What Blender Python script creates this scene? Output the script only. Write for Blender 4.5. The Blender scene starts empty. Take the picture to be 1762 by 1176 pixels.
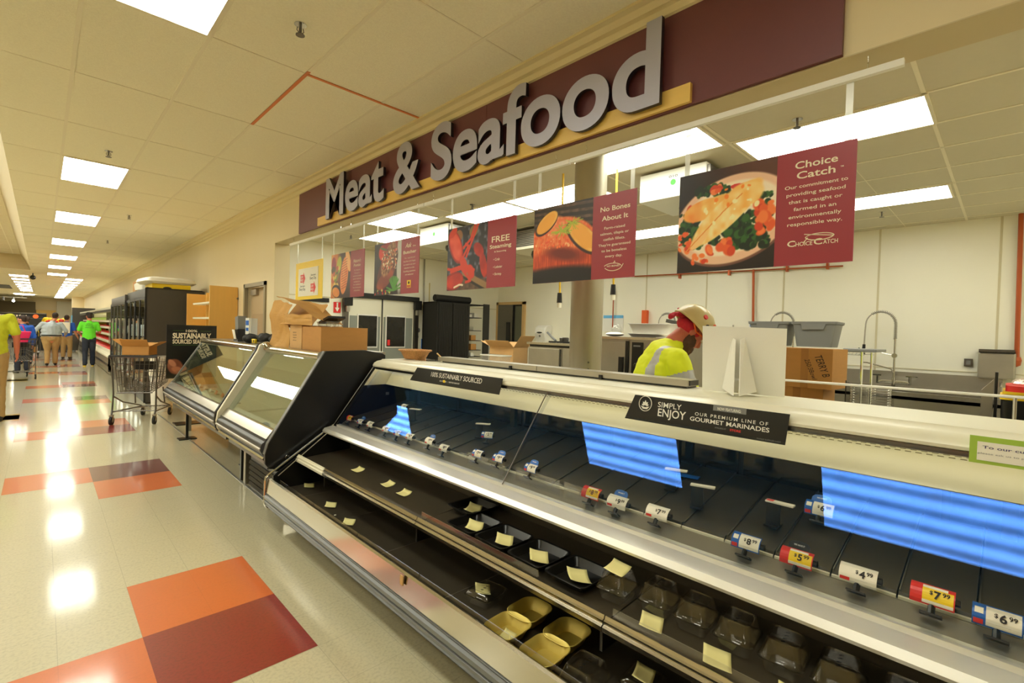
import bpy, bmesh, math, random
import numpy as np
from math import sin, cos, pi, radians, sqrt, atan2
from mathutils import Vector, Matrix
random.seed(7); np.random.seed(7)
S = bpy.context.scene
COL = S.collection
# ---------------------------------------------------------------- camera
FPX, YAW, PITCH, ROLL, EYE, HC = 833.55, .7716, -.0175, -.0296, 1.531, 3.338
fw = Vector((sin(YAW)*cos(PITCH), cos(YAW)*cos(PITCH), sin(PITCH)))
rt = fw.cross(Vector((0, 0, 1))).normalized(); dn = fw.cross(rt)
r2 = rt*cos(ROLL)+dn*sin(ROLL); d2 = -rt*sin(ROLL)+dn*cos(ROLL)
cd = bpy.data.cameras.new('camera'); cam = bpy.data.objects.new('camera', cd); COL.objects.link(cam)
M = Matrix.Identity(4)
for i in range(3):
    M[i][0] = r2[i]; M[i][1] = -d2[i]; M[i][2] = -fw[i]
M[2][3] = EYE
cam.matrix_world = M
cd.sensor_fit = 'HORIZONTAL'; cd.sensor_width = 36; cd.lens = 36*FPX/1762; cd.clip_start = .02; cd.clip_end = 200
S.camera = cam
# ---------------------------------------------------------------- world, exposure
w = bpy.data.worlds.new('world'); S.world = w; w.use_nodes = True
w.node_tree.nodes['Background'].inputs[0].default_value = (.5, .45, .35, 1)
w.node_tree.nodes['Background'].inputs[1].default_value = .15
S.view_settings.view_transform = 'Standard'; S.view_settings.look = 'None'
S.view_settings.gamma = 1; S.view_settings.use_curve_mapping = False
S.view_settings.exposure = 0.0
S.cycles.max_bounces = 10; S.cycles.diffuse_bounces = 6; S.cycles.glossy_bounces = 5
S.cycles.transparent_max_bounces = 24; S.cycles.transmission_bounces = 6
S.cycles.sample_clamp_indirect = 6; S.cycles.caustics_reflective = False; S.cycles.caustics_refractive = False
LAMP_RGB = (.98, .985, .845); LAMP = 12.6

# ---------------------------------------------------------------- materials
def lin(c):
    return tuple(((x/255)/12.92 if x/255 <= .04045 else ((x/255+.055)/1.055)**2.4) for x in c)
MATS = {}
def mat(name, rgb, rough=.5, metal=0, spec=.5, coat=0, coatr=.05, noise=0, nscale=20, bump=0, bscale=60, stretch=None, emit=None, es=0):
    if name in MATS: return MATS[name]
    m = bpy.data.materials.new(name); m.use_nodes = True; nt = m.node_tree; b = nt.nodes['Principled BSDF']
    c = lin(rgb); b.inputs['Base Color'].default_value = (*c, 1)
    b.inputs['Roughness'].default_value = rough; b.inputs['Metallic'].default_value = metal
    b.inputs['Specular IOR Level'].default_value = spec; b.inputs['Coat Weight'].default_value = coat; b.inputs['Coat Roughness'].default_value = coatr
    if emit: b.inputs['Emission Color'].default_value = (*lin(emit), 1); b.inputs['Emission Strength'].default_value = es
    if noise or bump:
        tc = nt.nodes.new('ShaderNodeTexCoord'); mp = nt.nodes.new('ShaderNodeMapping'); nt.links.new(tc.outputs['Object'], mp.inputs[0])
        if stretch: mp.inputs['Scale'].default_value = stretch
    if noise:
        n = nt.nodes.new('ShaderNodeTexNoise'); n.inputs['Scale'].default_value = nscale; n.inputs['Detail'].default_value = 5
        nt.links.new(mp.outputs[0], n.inputs['Vector'])
        r = nt.nodes.new('ShaderNodeMix'); r.data_type = 'RGBA'
        r.inputs[6].default_value = (*[x*(1-noise) for x in c], 1); r.inputs[7].default_value = (*[min(1, x*(1+noise)) for x in c], 1)
        nt.links.new(n.outputs[0], r.inputs[0]); nt.links.new(r.outputs[2], b.inputs['Base Color'])
    if bump:
        n = nt.nodes.new('ShaderNodeTexNoise'); n.inputs['Scale'].default_value = bscale; nt.links.new(mp.outputs[0], n.inputs['Vector'])
        bp = nt.nodes.new('ShaderNodeBump'); bp.inputs['Strength'].default_value = bump; bp.inputs['Distance'].default_value = .01
        nt.links.new(n.outputs[0], bp.inputs['Height']); nt.links.new(bp.outputs[0], b.inputs['Normal'])
    MATS[name] = m; return m
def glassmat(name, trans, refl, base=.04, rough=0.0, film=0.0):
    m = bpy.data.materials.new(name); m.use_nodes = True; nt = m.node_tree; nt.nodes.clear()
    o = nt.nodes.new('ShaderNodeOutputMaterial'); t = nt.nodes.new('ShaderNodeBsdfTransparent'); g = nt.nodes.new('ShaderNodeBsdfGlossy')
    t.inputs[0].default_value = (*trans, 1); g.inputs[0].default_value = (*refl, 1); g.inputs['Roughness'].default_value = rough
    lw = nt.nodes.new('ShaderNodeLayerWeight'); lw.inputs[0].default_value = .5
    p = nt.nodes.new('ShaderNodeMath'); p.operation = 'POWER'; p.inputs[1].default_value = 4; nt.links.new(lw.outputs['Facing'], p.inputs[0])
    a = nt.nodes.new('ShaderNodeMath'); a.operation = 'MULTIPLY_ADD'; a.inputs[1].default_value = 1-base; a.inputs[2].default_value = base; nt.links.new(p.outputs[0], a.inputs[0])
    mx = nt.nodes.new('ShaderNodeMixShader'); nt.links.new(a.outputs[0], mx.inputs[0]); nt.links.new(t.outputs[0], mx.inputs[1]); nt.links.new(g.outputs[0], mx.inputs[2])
    if film:
        d = nt.nodes.new('ShaderNodeBsdfDiffuse'); d.inputs[0].default_value = (*refl, 1); m2 = nt.nodes.new('ShaderNodeMixShader'); m2.inputs[0].default_value = film
        nt.links.new(mx.outputs[0], m2.inputs[1]); nt.links.new(d.outputs[0], m2.inputs[2]); mx = m2
    nt.links.new(mx.outputs[0], o.inputs[0]); MATS[name] = m; return m

CREAM = mat('wall_cream', (226, 210, 172), .6, noise=.04, nscale=1.5, stretch=(1, 1, .25))
KWALL = mat('kitchen_wall', (248, 244, 226), .35, noise=.03, nscale=1.2)
KCEIL = mat('kitchen_ceiling', (208, 200, 176), .6, noise=.03, nscale=30)
CEIL = mat('ceiling_tile', (248, 240, 216), .85, noise=.10, nscale=90, bump=.25, bscale=160)
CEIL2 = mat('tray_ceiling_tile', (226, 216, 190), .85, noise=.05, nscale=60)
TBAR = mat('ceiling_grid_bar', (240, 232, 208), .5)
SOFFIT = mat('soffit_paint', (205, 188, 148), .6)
CORN = mat('cornice_paint', (232, 216, 172), .45)
MAROON = mat('maroon_board', (112, 62, 66), .45, noise=.03, nscale=40)
MAROON2 = mat('maroon_poster', (158, 50, 60), .35)
YELBAR = mat('sign_yellow_bar', (236, 196, 104), .4, noise=.05, nscale=8, stretch=(1, 1, 6))
SILVER = mat('letter_silver', (180, 178, 194), .45, metal=.35, noise=.05, nscale=60, stretch=(1, .3, 12))
SIDE = mat('letter_side', (40, 34, 40), .4)
STEEL = mat('stainless', (208, 204, 194), .24, metal=1, noise=.06, nscale=14, stretch=(1, .08, 1))
STEELB = mat('stainless_bright', (214, 209, 196), .18, metal=1, noise=.03, nscale=10, stretch=(1, .05, 1))
STEELD = mat('stainless_dark', (120, 116, 110), .3, metal=1, noise=.1, nscale=14, stretch=(1, .1, 1))
STEELW = mat('stainless_worn', (176, 170, 156), .38, metal=.85, noise=.12, nscale=6)
SILL = mat('sill_brushed', (250, 248, 240), .34, metal=.55, noise=.02, nscale=10)
CHROME = mat('chrome', (225, 225, 222), .08, metal=1)
WIRE = mat('cart_wire', (104, 100, 94), .35, metal=.7)
PAINTW = mat('case_white', (240, 236, 214), .32, noise=.02, nscale=4)
PANB = mat('pan_black', (84, 78, 66), .30, metal=.6, noise=.12, nscale=12, stretch=(1, .3, 1))
DECK = mat('deck_dark', (92, 84, 70), .34, metal=.5, noise=.2, nscale=5)
BLACK = mat('black_plastic', (24, 23, 22), .3)
BLACKP = mat('black_panel', (20, 19, 17), .42)
BLACKM = mat('black_matte', (28, 27, 25), .7)
DKGRAY = mat('dark_gray_panel', (66, 62, 56), .5, noise=.06, nscale=6)
GRAY = mat('gray_plastic', (128, 128, 126), .45)
GRAYL = mat('bumper_gray', (120, 122, 124), .3, metal=.3)
GRAYD = mat('bumper_dark_gray', (72, 73, 76), .35, metal=.2)
KICK = mat('kick_panel', (206, 196, 168), .14, metal=.8, noise=.05, nscale=8)
WHITE = mat('white', (240, 238, 230), .4)
PAPER = mat('paper_white', (244, 240, 226), .7)
NOTE = mat('yellow_note', (250, 240, 168), .7)
BLUE = mat('tag_blue', (30, 100, 190), .35)
RED = mat('tag_red', (226, 52, 50), .4)
YEL = mat('tag_yellow', (250, 214, 40), .4)
INK = mat('ink', (30, 28, 28), .6)
CARD = mat('cardboard', (196, 142, 76), .75, noise=.08, nscale=8, stretch=(1, 1, 4))
CARDL = mat('cardboard_light', (214, 170, 112), .75, noise=.08, nscale=8)
KRAFT = mat('kraft_paper', (206, 158, 88), .8, noise=.12, nscale=7, bump=.5, bscale=12)
TAPE = mat('tape', (176, 122, 66), .35)
MAPLE = mat('maple', (226, 176, 92), .45, noise=.08, nscale=4, stretch=(3, 3, .4))
GOLD = mat('gold_tray', (222, 198, 100), .38, metal=.35, noise=.05, nscale=30)
COLUMN = mat('column_metal', (172, 164, 140), .42, metal=.35, noise=.12, nscale=4, stretch=(2, 2, .5))
COPPER = mat('copper_pipe', (186, 96, 58), .35, metal=.6)
YCORD = mat('yellow_cord', (226, 186, 40), .5)
HIVIS = mat('hi_vis_yellow', (226, 238, 30), .7, noise=.05, nscale=20)
LIME = mat('lime_shirt', (190, 196, 40), .8, noise=.06, nscale=20)
GREENS = mat('green_shirt', (104, 226, 50), .8)
REFLT = mat('reflective_tape', (176, 176, 172), .4, metal=.2)
SKIN = mat('skin', (206, 138, 104), .5, noise=.08, nscale=12)
SKINR = mat('skin_ruddy', (196, 110, 84), .5, noise=.1, nscale=14)
HAIRB = mat('dark_hair', (50, 34, 26), .7, noise=.2, nscale=60)
BEARD = mat('beard', (84, 58, 40), .8, noise=.3, nscale=90)
KHAKI = mat('khaki_trousers', (172, 142, 92), .8, noise=.08, nscale=12)
DENIM = mat('dark_denim', (34, 40, 56), .8, noise=.1, nscale=30)
BLUEGR = mat('pale_blue_shirt', (178, 188, 198), .8, noise=.04, nscale=20)
BLUESH = mat('blue_shirt', (36, 92, 196), .8)
HELMET = mat('helmet_tan', (206, 190, 134), .3, noise=.1, nscale=8)
BANDANA = mat('red_bandana', (186, 30, 48), .8, noise=.3, nscale=60)
ORANGE = mat('orange', (235, 100, 40), .5)
GREEN = mat('green_dot', (70, 230, 60), .5)
LIMEB = mat('lime_border', (164, 196, 70), .45)
WICKER = mat('wicker', (204, 150, 92), .6, noise=.35, nscale=60, bump=1, bscale=90)
PINK = mat('pink_bag', (228, 36, 100), .6)
FABW = mat('white_plastic_sheet', (226, 224, 214), .5, bump=.6, bscale=8)
WGLASS = mat('dark_window', (34, 32, 28), .12, noise=.3, nscale=4)
TUBESTEEL = mat('kick_aluminium', (168, 168, 164), .35, metal=.7)
DOORTAN = mat('door_tan', (188, 164, 128), .5, noise=.05, nscale=3)
FRAME = mat('door_frame', (150, 138, 112), .45)
TANFR = mat('wood_frame', (214, 180, 124), .5)
GREENP = mat('produce_green', (150, 190, 60), .6, noise=.5, nscale=14)
REDP = mat('red_liner', (216, 44, 34), .5, noise=.15, nscale=9)
TEXTC = mat('poster_text', (240, 226, 196), .5)
TEXTW = mat('white_text', (240, 238, 228), .5)
TEXTG = mat('green_line', (90, 130, 50), .5)
LED = mat('led_blue', (30, 60, 220), .3, emit=(50, 90, 255), es=2.5)
SPOT = mat('spot_lamp', (255, 255, 240), .3, emit=(255, 250, 230), es=30)
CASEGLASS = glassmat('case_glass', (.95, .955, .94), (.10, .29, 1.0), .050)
GREENGLASS = glassmat('green_tint_glass', (.88, .92, .89), (.95, 1.0, .96), .10)
CLEAR = glassmat('clear_plastic', (.93, .93, .92), (1, .98, .94), .08, .06)
HAZE = glassmat('clear_plastic_film', (.9, .9, .88), (1, .98, .92), .07, .08, film=.10)
STRAP = glassmat('translucent_strap', (.8, .8, .76), (1, 1, .95), .1, .2, film=.45)
DARKMIR = mat('mirror_door', (70, 64, 54), .08, metal=.9)

CASEL = mat('case_lamp_tube', (255, 255, 240), .3, emit=(255, 246, 214), es=4)
def lampmat():
    m = bpy.data.materials.new('lamp_diffuser'); m.use_nodes = True; nt = m.node_tree; nt.nodes.clear()
    o = nt.nodes.new('ShaderNodeOutputMaterial'); e = nt.nodes.new('ShaderNodeEmission'); e.inputs[0].default_value = (*LAMP_RGB, 1)
    tc = nt.nodes.new('ShaderNodeTexCoord'); sp = nt.nodes.new('ShaderNodeSeparateXYZ'); nt.links.new(tc.outputs['Object'], sp.inputs[0])
    m1 = nt.nodes.new('ShaderNodeMath'); m1.operation = 'MULTIPLY'; m1.inputs[1].default_value = 2*pi*4/.58; nt.links.new(sp.outputs[0], m1.inputs[0])
    c = nt.nodes.new('ShaderNodeMath'); c.operation = 'COSINE'; nt.links.new(m1.outputs[0], c.inputs[0])
    n = nt.nodes.new('ShaderNodeTexNoise'); n.inputs['Scale'].default_value = 5; nt.links.new(tc.outputs['Object'], n.inputs['Vector'])
    a = nt.nodes.new('ShaderNodeMath'); a.operation = 'MULTIPLY_ADD'; a.inputs[1].default_value = LAMP*.5; a.inputs[2].default_value = LAMP*.75; nt.links.new(c.outputs[0], a.inputs[0])
    b = nt.nodes.new('ShaderNodeMath'); b.operation = 'MULTIPLY_ADD'; b.inputs[1].default_value = LAMP*.5; nt.links.new(n.outputs[0], b.inputs[0]); nt.links.new(a.outputs[0], b.inputs[2])
    nt.links.new(b.outputs[0], e.inputs[1]); nt.links.new(e.outputs[0], o.inputs[0]); return m
LAMPM = lampmat()

# ---------------------------------------------------------------- geometry helpers
class MB:
    def __init__(s): s.v = []; s.f = []; s.m = []; s.cm = 0
    def mi(s, i): s.cm = i; return s
    def add(s, vs, fs):
        o = len(s.v); s.v += [tuple(v) for v in vs]; s.f += [tuple(i+o for i in f) for f in fs]; s.m += [s.cm]*len(fs); return s
    def box(s, x0, x1, y0, y1, z0, z1):
        vs = [(x, y, z) for x in (x0, x1) for y in (y0, y1) for z in (z0, z1)]
        return s.add(vs, [(0, 1, 3, 2), (4, 6, 7, 5), (0, 4, 5, 1), (2, 3, 7, 6), (0, 2, 6, 4), (1, 5, 7, 3)])
    def cbox(s, c, sx, sy, sz, rz=0, rot=None):
        R = rot if rot is not None else Matrix.Rotation(rz, 3, 'Z'); c = Vector(c)
        vs = [c+R @ Vector((x*sx/2, y*sy/2, z*sz/2)) for x in (-1, 1) for y in (-1, 1) for z in (-1, 1)]
        return s.add(vs, [(0, 1, 3, 2), (4, 6, 7, 5), (0, 4, 5, 1), (2, 3, 7, 6), (0, 2, 6, 4), (1, 5, 7, 3)])
    def quad(s, a, b, c, d): return s.add([a, b, c, d], [(0, 1, 2, 3)])
    def prism(s, prof, y0, y1):       # profile in (x,z), swept along y
        n = len(prof); vs = [(x, y0, z) for x, z in prof]+[(x, y1, z) for x, z in prof]
        fs = [(i, (i+1) % n, n+(i+1) % n, n+i) for i in range(n)]+[tuple(range(n))[::-1], tuple(range(n, 2*n))]
        return s.add(vs, fs)
    def prismx(s, prof, x0, x1):      # profile in (y,z)
        n = len(prof); vs = [(x0, y, z) for y, z in prof]+[(x1, y, z) for y, z in prof]
        return s.add(vs, [(i, (i+1) % n, n+(i+1) % n, n+i) for i in range(n)]+[tuple(range(n))[::-1], tuple(range(n, 2*n))])
    def prismz(s, prof, z0, z1):
        n = len(prof); vs = [(x, y, z0) for x, y in prof]+[(x, y, z1) for x, y in prof]
        return s.add(vs, [(i, (i+1) % n, n+(i+1) % n, n+i) for i in range(n)]+[tuple(range(n))[::-1], tuple(range(n, 2*n))])
    def tube(s, path, r, n=8, closed=False):
        P = [Vector(p) for p in path]; N = len(P); rs = r if isinstance(r, (list, tuple)) else [r]*N
        up = Vector((0, 0, 1)); rings = []; prev = None
        for i, p in enumerate(P):
            t = (P[min(i+1, N-1)]-P[max(i-1, 0)])
            if closed: t = P[(i+1) % N]-P[i-1]
            t.normalize()
            a = prev if prev is not None else (up.cross(t) if abs(t.z) < .95 else Vector((1, 0, 0)).cross(t))
            a = (a-t*a.dot(t)); a = a.normalized() if a.length > 1e-6 else Vector((1, 0, 0)); prev = a; b = t.cross(a)
            rings.append([p+(a*cos(2*pi*k/n)+b*sin(2*pi*k/n))*rs[i] for k in range(n)])
        vs = [v for rg in rings for v in rg]; fs = []
        for i in range(N-1 if not closed else N):
            j = (i+1) % N
            for k in range(n): fs.append((i*n+k, i*n+(k+1) % n, j*n+(k+1) % n, j*n+k))
        if not closed: fs += [tuple(range(n))[::-1], tuple(range((N-1)*n, N*n))]
        return s.add(vs, fs)
    def cyl(s, p0, p1, r, n=16, r1=None): return s.tube([p0, p1], [r, r if r1 is None else r1], n)
    def lathe(s, prof, c=(0, 0, 0), n=24, sx=1, sy=1):
        vs = []; N = len(prof)
        for r, z in prof:
            for k in range(n): vs.append((c[0]+r*cos(2*pi*k/n)*sx, c[1]+r*sin(2*pi*k/n)*sy, c[2]+z))
        fs = [(i*n+k, i*n+(k+1) % n, (i+1)*n+(k+1) % n, (i+1)*n+k) for i in range(N-1) for k in range(n)]
        return s.add(vs, fs)
    def rr(s, rings, c=(0, 0, 0), rz=0, cap0=False, cap1=False, n=5):   # rings of rounded rectangles (hx,hy,r,z)
        vs = []; cnt = None
        for hx, hy, r, z in rings:
            pts = []
            for qx, qy, a0 in ((1, 1, 0), (-1, 1, pi/2), (-1, -1, pi), (1, -1, 3*pi/2)):
                for k in range(n):
                    a = a0+pi/2*k/(n-1); pts.append((qx*(hx-r)+r*cos(a), qy*(hy-r)+r*sin(a)))
            cnt = len(pts)
            for x, y in pts: vs.append((c[0]+x*cos(rz)-y*sin(rz), c[1]+x*sin(rz)+y*cos(rz), c[2]+z))
        fs = [(i*cnt+k, i*cnt+(k+1) % cnt, (i+1)*cnt+(k+1) % cnt, (i+1)*cnt+k) for i in range(len(rings)-1) for k in range(cnt)]
        if cap0: fs.append(tuple(range(cnt))[::-1])
        if cap1: fs.append(tuple(range((len(rings)-1)*cnt, len(rings)*cnt)))
        return s.add(vs, fs)
    def ball(s, c, rx, ry=None, rz=None, n=16, m=10, rot=None):
        ry = ry or rx; rz = rz or rx; vs = []; fs = []; R = rot or Matrix.Identity(3); c = Vector(c)
        for i in range(m+1):
            t = pi*i/m
            for k in range(n): vs.append(c+R @ Vector((rx*sin(t)*cos(2*pi*k/n), ry*sin(t)*sin(2*pi*k/n), -rz*cos(t))))
        for i in range(m):
            for k in range(n): fs.append((i*n+k, i*n+(k+1) % n, (i+1)*n+(k+1) % n, (i+1)*n+k))
        return s.add(vs, fs)
    def caps(s, p0, p1, r0, r1, n=14):      # tapered capsule
        p0 = Vector(p0); p1 = Vector(p1); t = (p1-p0); L = t.length; t.normalize(); path = []; rs = []
        for k in range(5): a = pi/2*(1-k/4); path.append(p0-t*r0*sin(a)*1); rs.append(max(r0*cos(a), 1e-4))
        for k in range(5): a = pi/2*k/4; path.append(p1+t*r1*sin(a)); rs.append(max(r1*cos(a), 1e-4))
        return s.tube(path, rs, n)
    def mesh(s, name, mats, smooth=False):
        me = bpy.data.meshes.new(name); me.from_pydata(s.v, [], s.f)
        for m in (mats if isinstance(mats, (list, tuple)) else [mats]): me.materials.append(m)
        me.polygons.foreach_set('material_index', s.m)
        bm = bmesh.new(); bm.from_mesh(me)
        bmesh.ops.remove_doubles(bm, verts=bm.verts, dist=1e-6)
        bmesh.ops.recalc_face_normals(bm, faces=bm.faces); bm.to_mesh(me); bm.free()
        if smooth:
            me.polygons.foreach_set('use_smooth', [True]*len(me.polygons))
            try: me.set_sharp_from_angle(angle=radians(38))
            except Exception: pass
        return me
    def build(s, name, mats, parent=None, smooth=False, bevel=0, **tags):
        me = s.mesh(name, mats, smooth); o = bpy.data.objects.new(name, me); COL.objects.link(o)
        if parent is not None:
            o.parent = parent; bpy_mp(o, parent)
        if bevel:
            b = o.modifiers.new('bevel', 'BEVEL'); b.width = bevel; b.segments = 2; b.limit_method = 'ANGLE'
        for k, v in tags.items(): o[k] = v
        return o
def bpy_mp(o, parent):      # geometry given in world coordinates: cancel the parents' transform
    m = Matrix.Identity(4); p = parent; chain = []
    while p is not None: chain.append(p); p = p.parent
    for q in reversed(chain):
        m = m @ q.matrix_parent_inverse @ q.matrix_basis
    o.matrix_parent_inverse = m.inverted()
def thing(name, label, cat, loc=(0, 0, 0), group=None, rz=0):
    o = bpy.data.objects.new(name, None); COL.objects.link(o); o.location = loc; o.rotation_euler = (0, 0, rz); o.empty_display_size = .1
    o['label'] = label; o['category'] = cat
    if group: o['group'] = group
    return o
def tag(o, label, cat, group=None):
    o['label'] = label; o['category'] = cat
    if group: o['group'] = group
    return o
def struct(o): o['kind'] = 'structure'; return o
def copytree(o, parent=None):
    c = o.copy(); COL.objects.link(c)
    if parent is not None:
        inv = o.matrix_parent_inverse.copy(); c.parent = parent; c.matrix_parent_inverse = inv
    for ch in list(o.children): copytree(ch, c)
    return c
def local(ob_list): pass

_tc = {}
def textmesh(s, bold=0.0, shear=0, spacing=1.0, res=3):
    k = (s, bold, shear, spacing, res)
    if k in _tc: return _tc[k]
    c = bpy.data.curves.new('t', 'FONT'); c.body = s; c.size = 1; c.offset = bold; c.shear = shear; c.space_character = spacing; c.resolution_u = res
    o = bpy.data.objects.new('t', c); COL.objects.link(o)
    bpy.context.view_layer.update()
    dg = bpy.context.evaluated_depsgraph_get(); me = bpy.data.meshes.new_from_object(o.evaluated_get(dg))
    V = [(v.co.x, v.co.y) for v in me.vertices]; F = [tuple(p.vertices) for p in me.polygons]
    bpy.data.objects.remove(o); bpy.data.curves.remove(c); bpy.data.meshes.remove(me)
    if V:
        x0 = min(v[0] for v in V); x1 = max(v[0] for v in V)
    else: x0 = x1 = 0
    _tc[k] = (V, F, x0, x1); return _tc[k]
CAP = .69
def put(mb, s, org, u, v, cap, width=None, align='C', bold=0.0, shear=0, spacing=1.0, lift=.0008, mi=0):
    """write s with cap height cap; org = baseline anchor"""
    V, F, x0, x1 = textmesh(s, bold, shear, spacing)
    if not V: return
    u = Vector(u); v = Vector(v); n = u.cross(v); k = cap/CAP; kx = k
    if width: kx = width/(x1-x0)
    off = {'C': (x0+x1)/2, 'L': x0, 'R': x1}[align]
    mb.cm = mi
    mb.add([Vector(org)+u*((x-off)*kx)+v*(y*k)+n*lift for x, y in V], F)

class Pic:                     # a printed picture, painted procedurally in numpy
    def __init__(s, n, bg, seed=1):
        s.n = n; g = (np.arange(n)+.5)/n; s.X, s.Y = np.meshgrid(g, g); s.a = np.zeros((n, n, 3)); s.a[:] = bg; s.rng = np.random.RandomState(seed)
    def noise(s, f, sx=1, sy=1):
        R = s.rng.rand(64, 64); x = (s.X*f*sx) % 63; y = (s.Y*f*sy) % 63; i = x.astype(int); j = y.astype(int); fx = x-i; fy = y-j
        fx = fx*fx*(3-2*fx); fy = fy*fy*(3-2*fy)
        return (R[j, i]*(1-fx)+R[j, i+1]*fx)*(1-fy)+(R[j+1, i]*(1-fx)+R[j+1, i+1]*fx)*fy
    def mix(s, mask, col, tex=0, f=20, sx=1, sy=1, col2=None):
        c = np.array(col, float)[None, None]
        if tex or col2 is not None:
            nz = s.noise(f, sx, sy)[..., None]
            c = c*(1+tex*(nz-.5)*2) if col2 is None else c*(1-nz)+np.array(col2, float)*nz
        s.a = s.a*(1-mask[..., None])+c*mask[..., None]
    def ell(s, cx, cy, rx, ry, ang, col, soft=.05, **k):
        a = radians(ang); dx = s.X-cx; dy = s.Y-cy; u = (dx*cos(a)+dy*sin(a))/rx; v = (-dx*sin(a)+dy*cos(a))/ry
        s.mix(np.clip((1-np.sqrt(u*u+v*v))/soft+.5, 0, 1), col, **k)
    def blobs(s, n, x0, x1, y0, y1, r0, r1, cols, **k):
        for _ in range(n):
            r = s.rng.uniform(r0, r1); s.ell(s.rng.uniform(x0, x1), s.rng.uniform(y0, y1), r, r*s.rng.uniform(.5, 1), s.rng.uniform(0, 180), cols[s.rng.randint(len(cols))], soft=.3, **k)
    def stroke(s, pts, w, col, **k):
        m = np.zeros_like(s.X)
        for (x0, y0), (x1, y1) in zip(pts, pts[1:]):
            dx, dy = x1-x0, y1-y0; t = np.clip(((s.X-x0)*dx+(s.Y-y0)*dy)/(dx*dx+dy*dy+1e-9), 0, 1)
            d = np.hypot(s.X-x0-t*dx, s.Y-y0-t*dy); m = np.maximum(m, np.clip((w-d)/(.25*w)+.5, 0, 1))
        s.mix(m, col, **k)
    def obj(s, name, org, u, v, w, h, parent):
        n = s.n; g = np.arange(n+1)/n; u = Vector(u); v = Vector(v); o = Vector(org)
        nrm = u.cross(v)*.0006
        vs = [o+u*(w*x)+v*(h*y)+nrm for y in g for x in g]
        fs = [(j*(n+1)+i, j*(n+1)+i+1, (j+1)*(n+1)+i+1, (j+1)*(n+1)+i) for j in range(n) for i in range(n)]
        me = bpy.data.meshes.new(name); me.from_pydata([tuple(x) for x in vs], [], fs)
        ca = me.color_attributes.new('Print', 'FLOAT_COLOR', 'POINT')
        ii = np.clip(np.arange(n+1), 0, n-1); P = np.clip(s.a[np.ix_(ii, ii)]/255, 0, 1)
        P = np.where(P <= .04045, P/12.92, ((P+.055)/1.055)**2.4)
        ca.data.foreach_set('color', np.concatenate([P, np.ones((n+1, n+1, 1))], 2).ravel())
        me.materials.append(PRINT); ob = bpy.data.objects.new(name, me); COL.objects.link(ob); ob.parent = parent; bpy_mp(ob, parent); return ob
def printmat():
    m = bpy.data.materials.new('printed_picture'); m.use_nodes = True; nt = m.node_tree; b = nt.nodes['Principled BSDF']; b.inputs['Roughness'].default_value = .35
    a = nt.nodes.new('ShaderNodeAttribute'); a.attribute_name = 'Print'; nt.links.new(a.outputs['Color'], b.inputs['Base Color']); return m
PRINT = printmat()

def remesh(mb, name, mats, parent, vox, disp=0, dscale=.1, smooth=2):
    """fuse overlapping volumes into one continuous surface"""
    me = mb.mesh(name, mats); t = bpy.data.objects.new(name, me); COL.objects.link(t)
    r = t.modifiers.new('r', 'REMESH'); r.mode = 'VOXEL'; r.voxel_size = vox; r.use_smooth_shade = True
    if smooth: q = t.modifiers.new('s', 'SMOOTH'); q.iterations = smooth; q.factor = .5
    if disp:
        tx = bpy.data.textures.new('folds', 'CLOUDS'); tx.noise_scale = dscale; d = t.modifiers.new('d', 'DISPLACE'); d.texture = tx; d.strength = disp; d.mid_level = .5; d.texture_coords = 'LOCAL'
    bpy.context.view_layer.update(); dg = bpy.context.evaluated_depsgraph_get(); m2 = bpy.data.meshes.new_from_object(t.evaluated_get(dg)); m2.name = name
    bpy.data.objects.remove(t)
    m2.materials.clear()
    for m in (mats if isinstance(mats, (list, tuple)) else [mats]): m2.materials.append(m)
    m2.polygons.foreach_set('material_index', [0]*len(m2.polygons))
    m2.polygons.foreach_set('use_smooth', [True]*len(m2.polygons))
    o = bpy.data.objects.new(name, m2); COL.objects.link(o)
    if parent is not None: o.parent = parent; bpy_mp(o, parent)
    return o
# ================================================================ SETTING
XW, XI, ZH = 2.41, 2.62, 2.73          # store wall, inner side, underside of header
YE = 57.5
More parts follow.
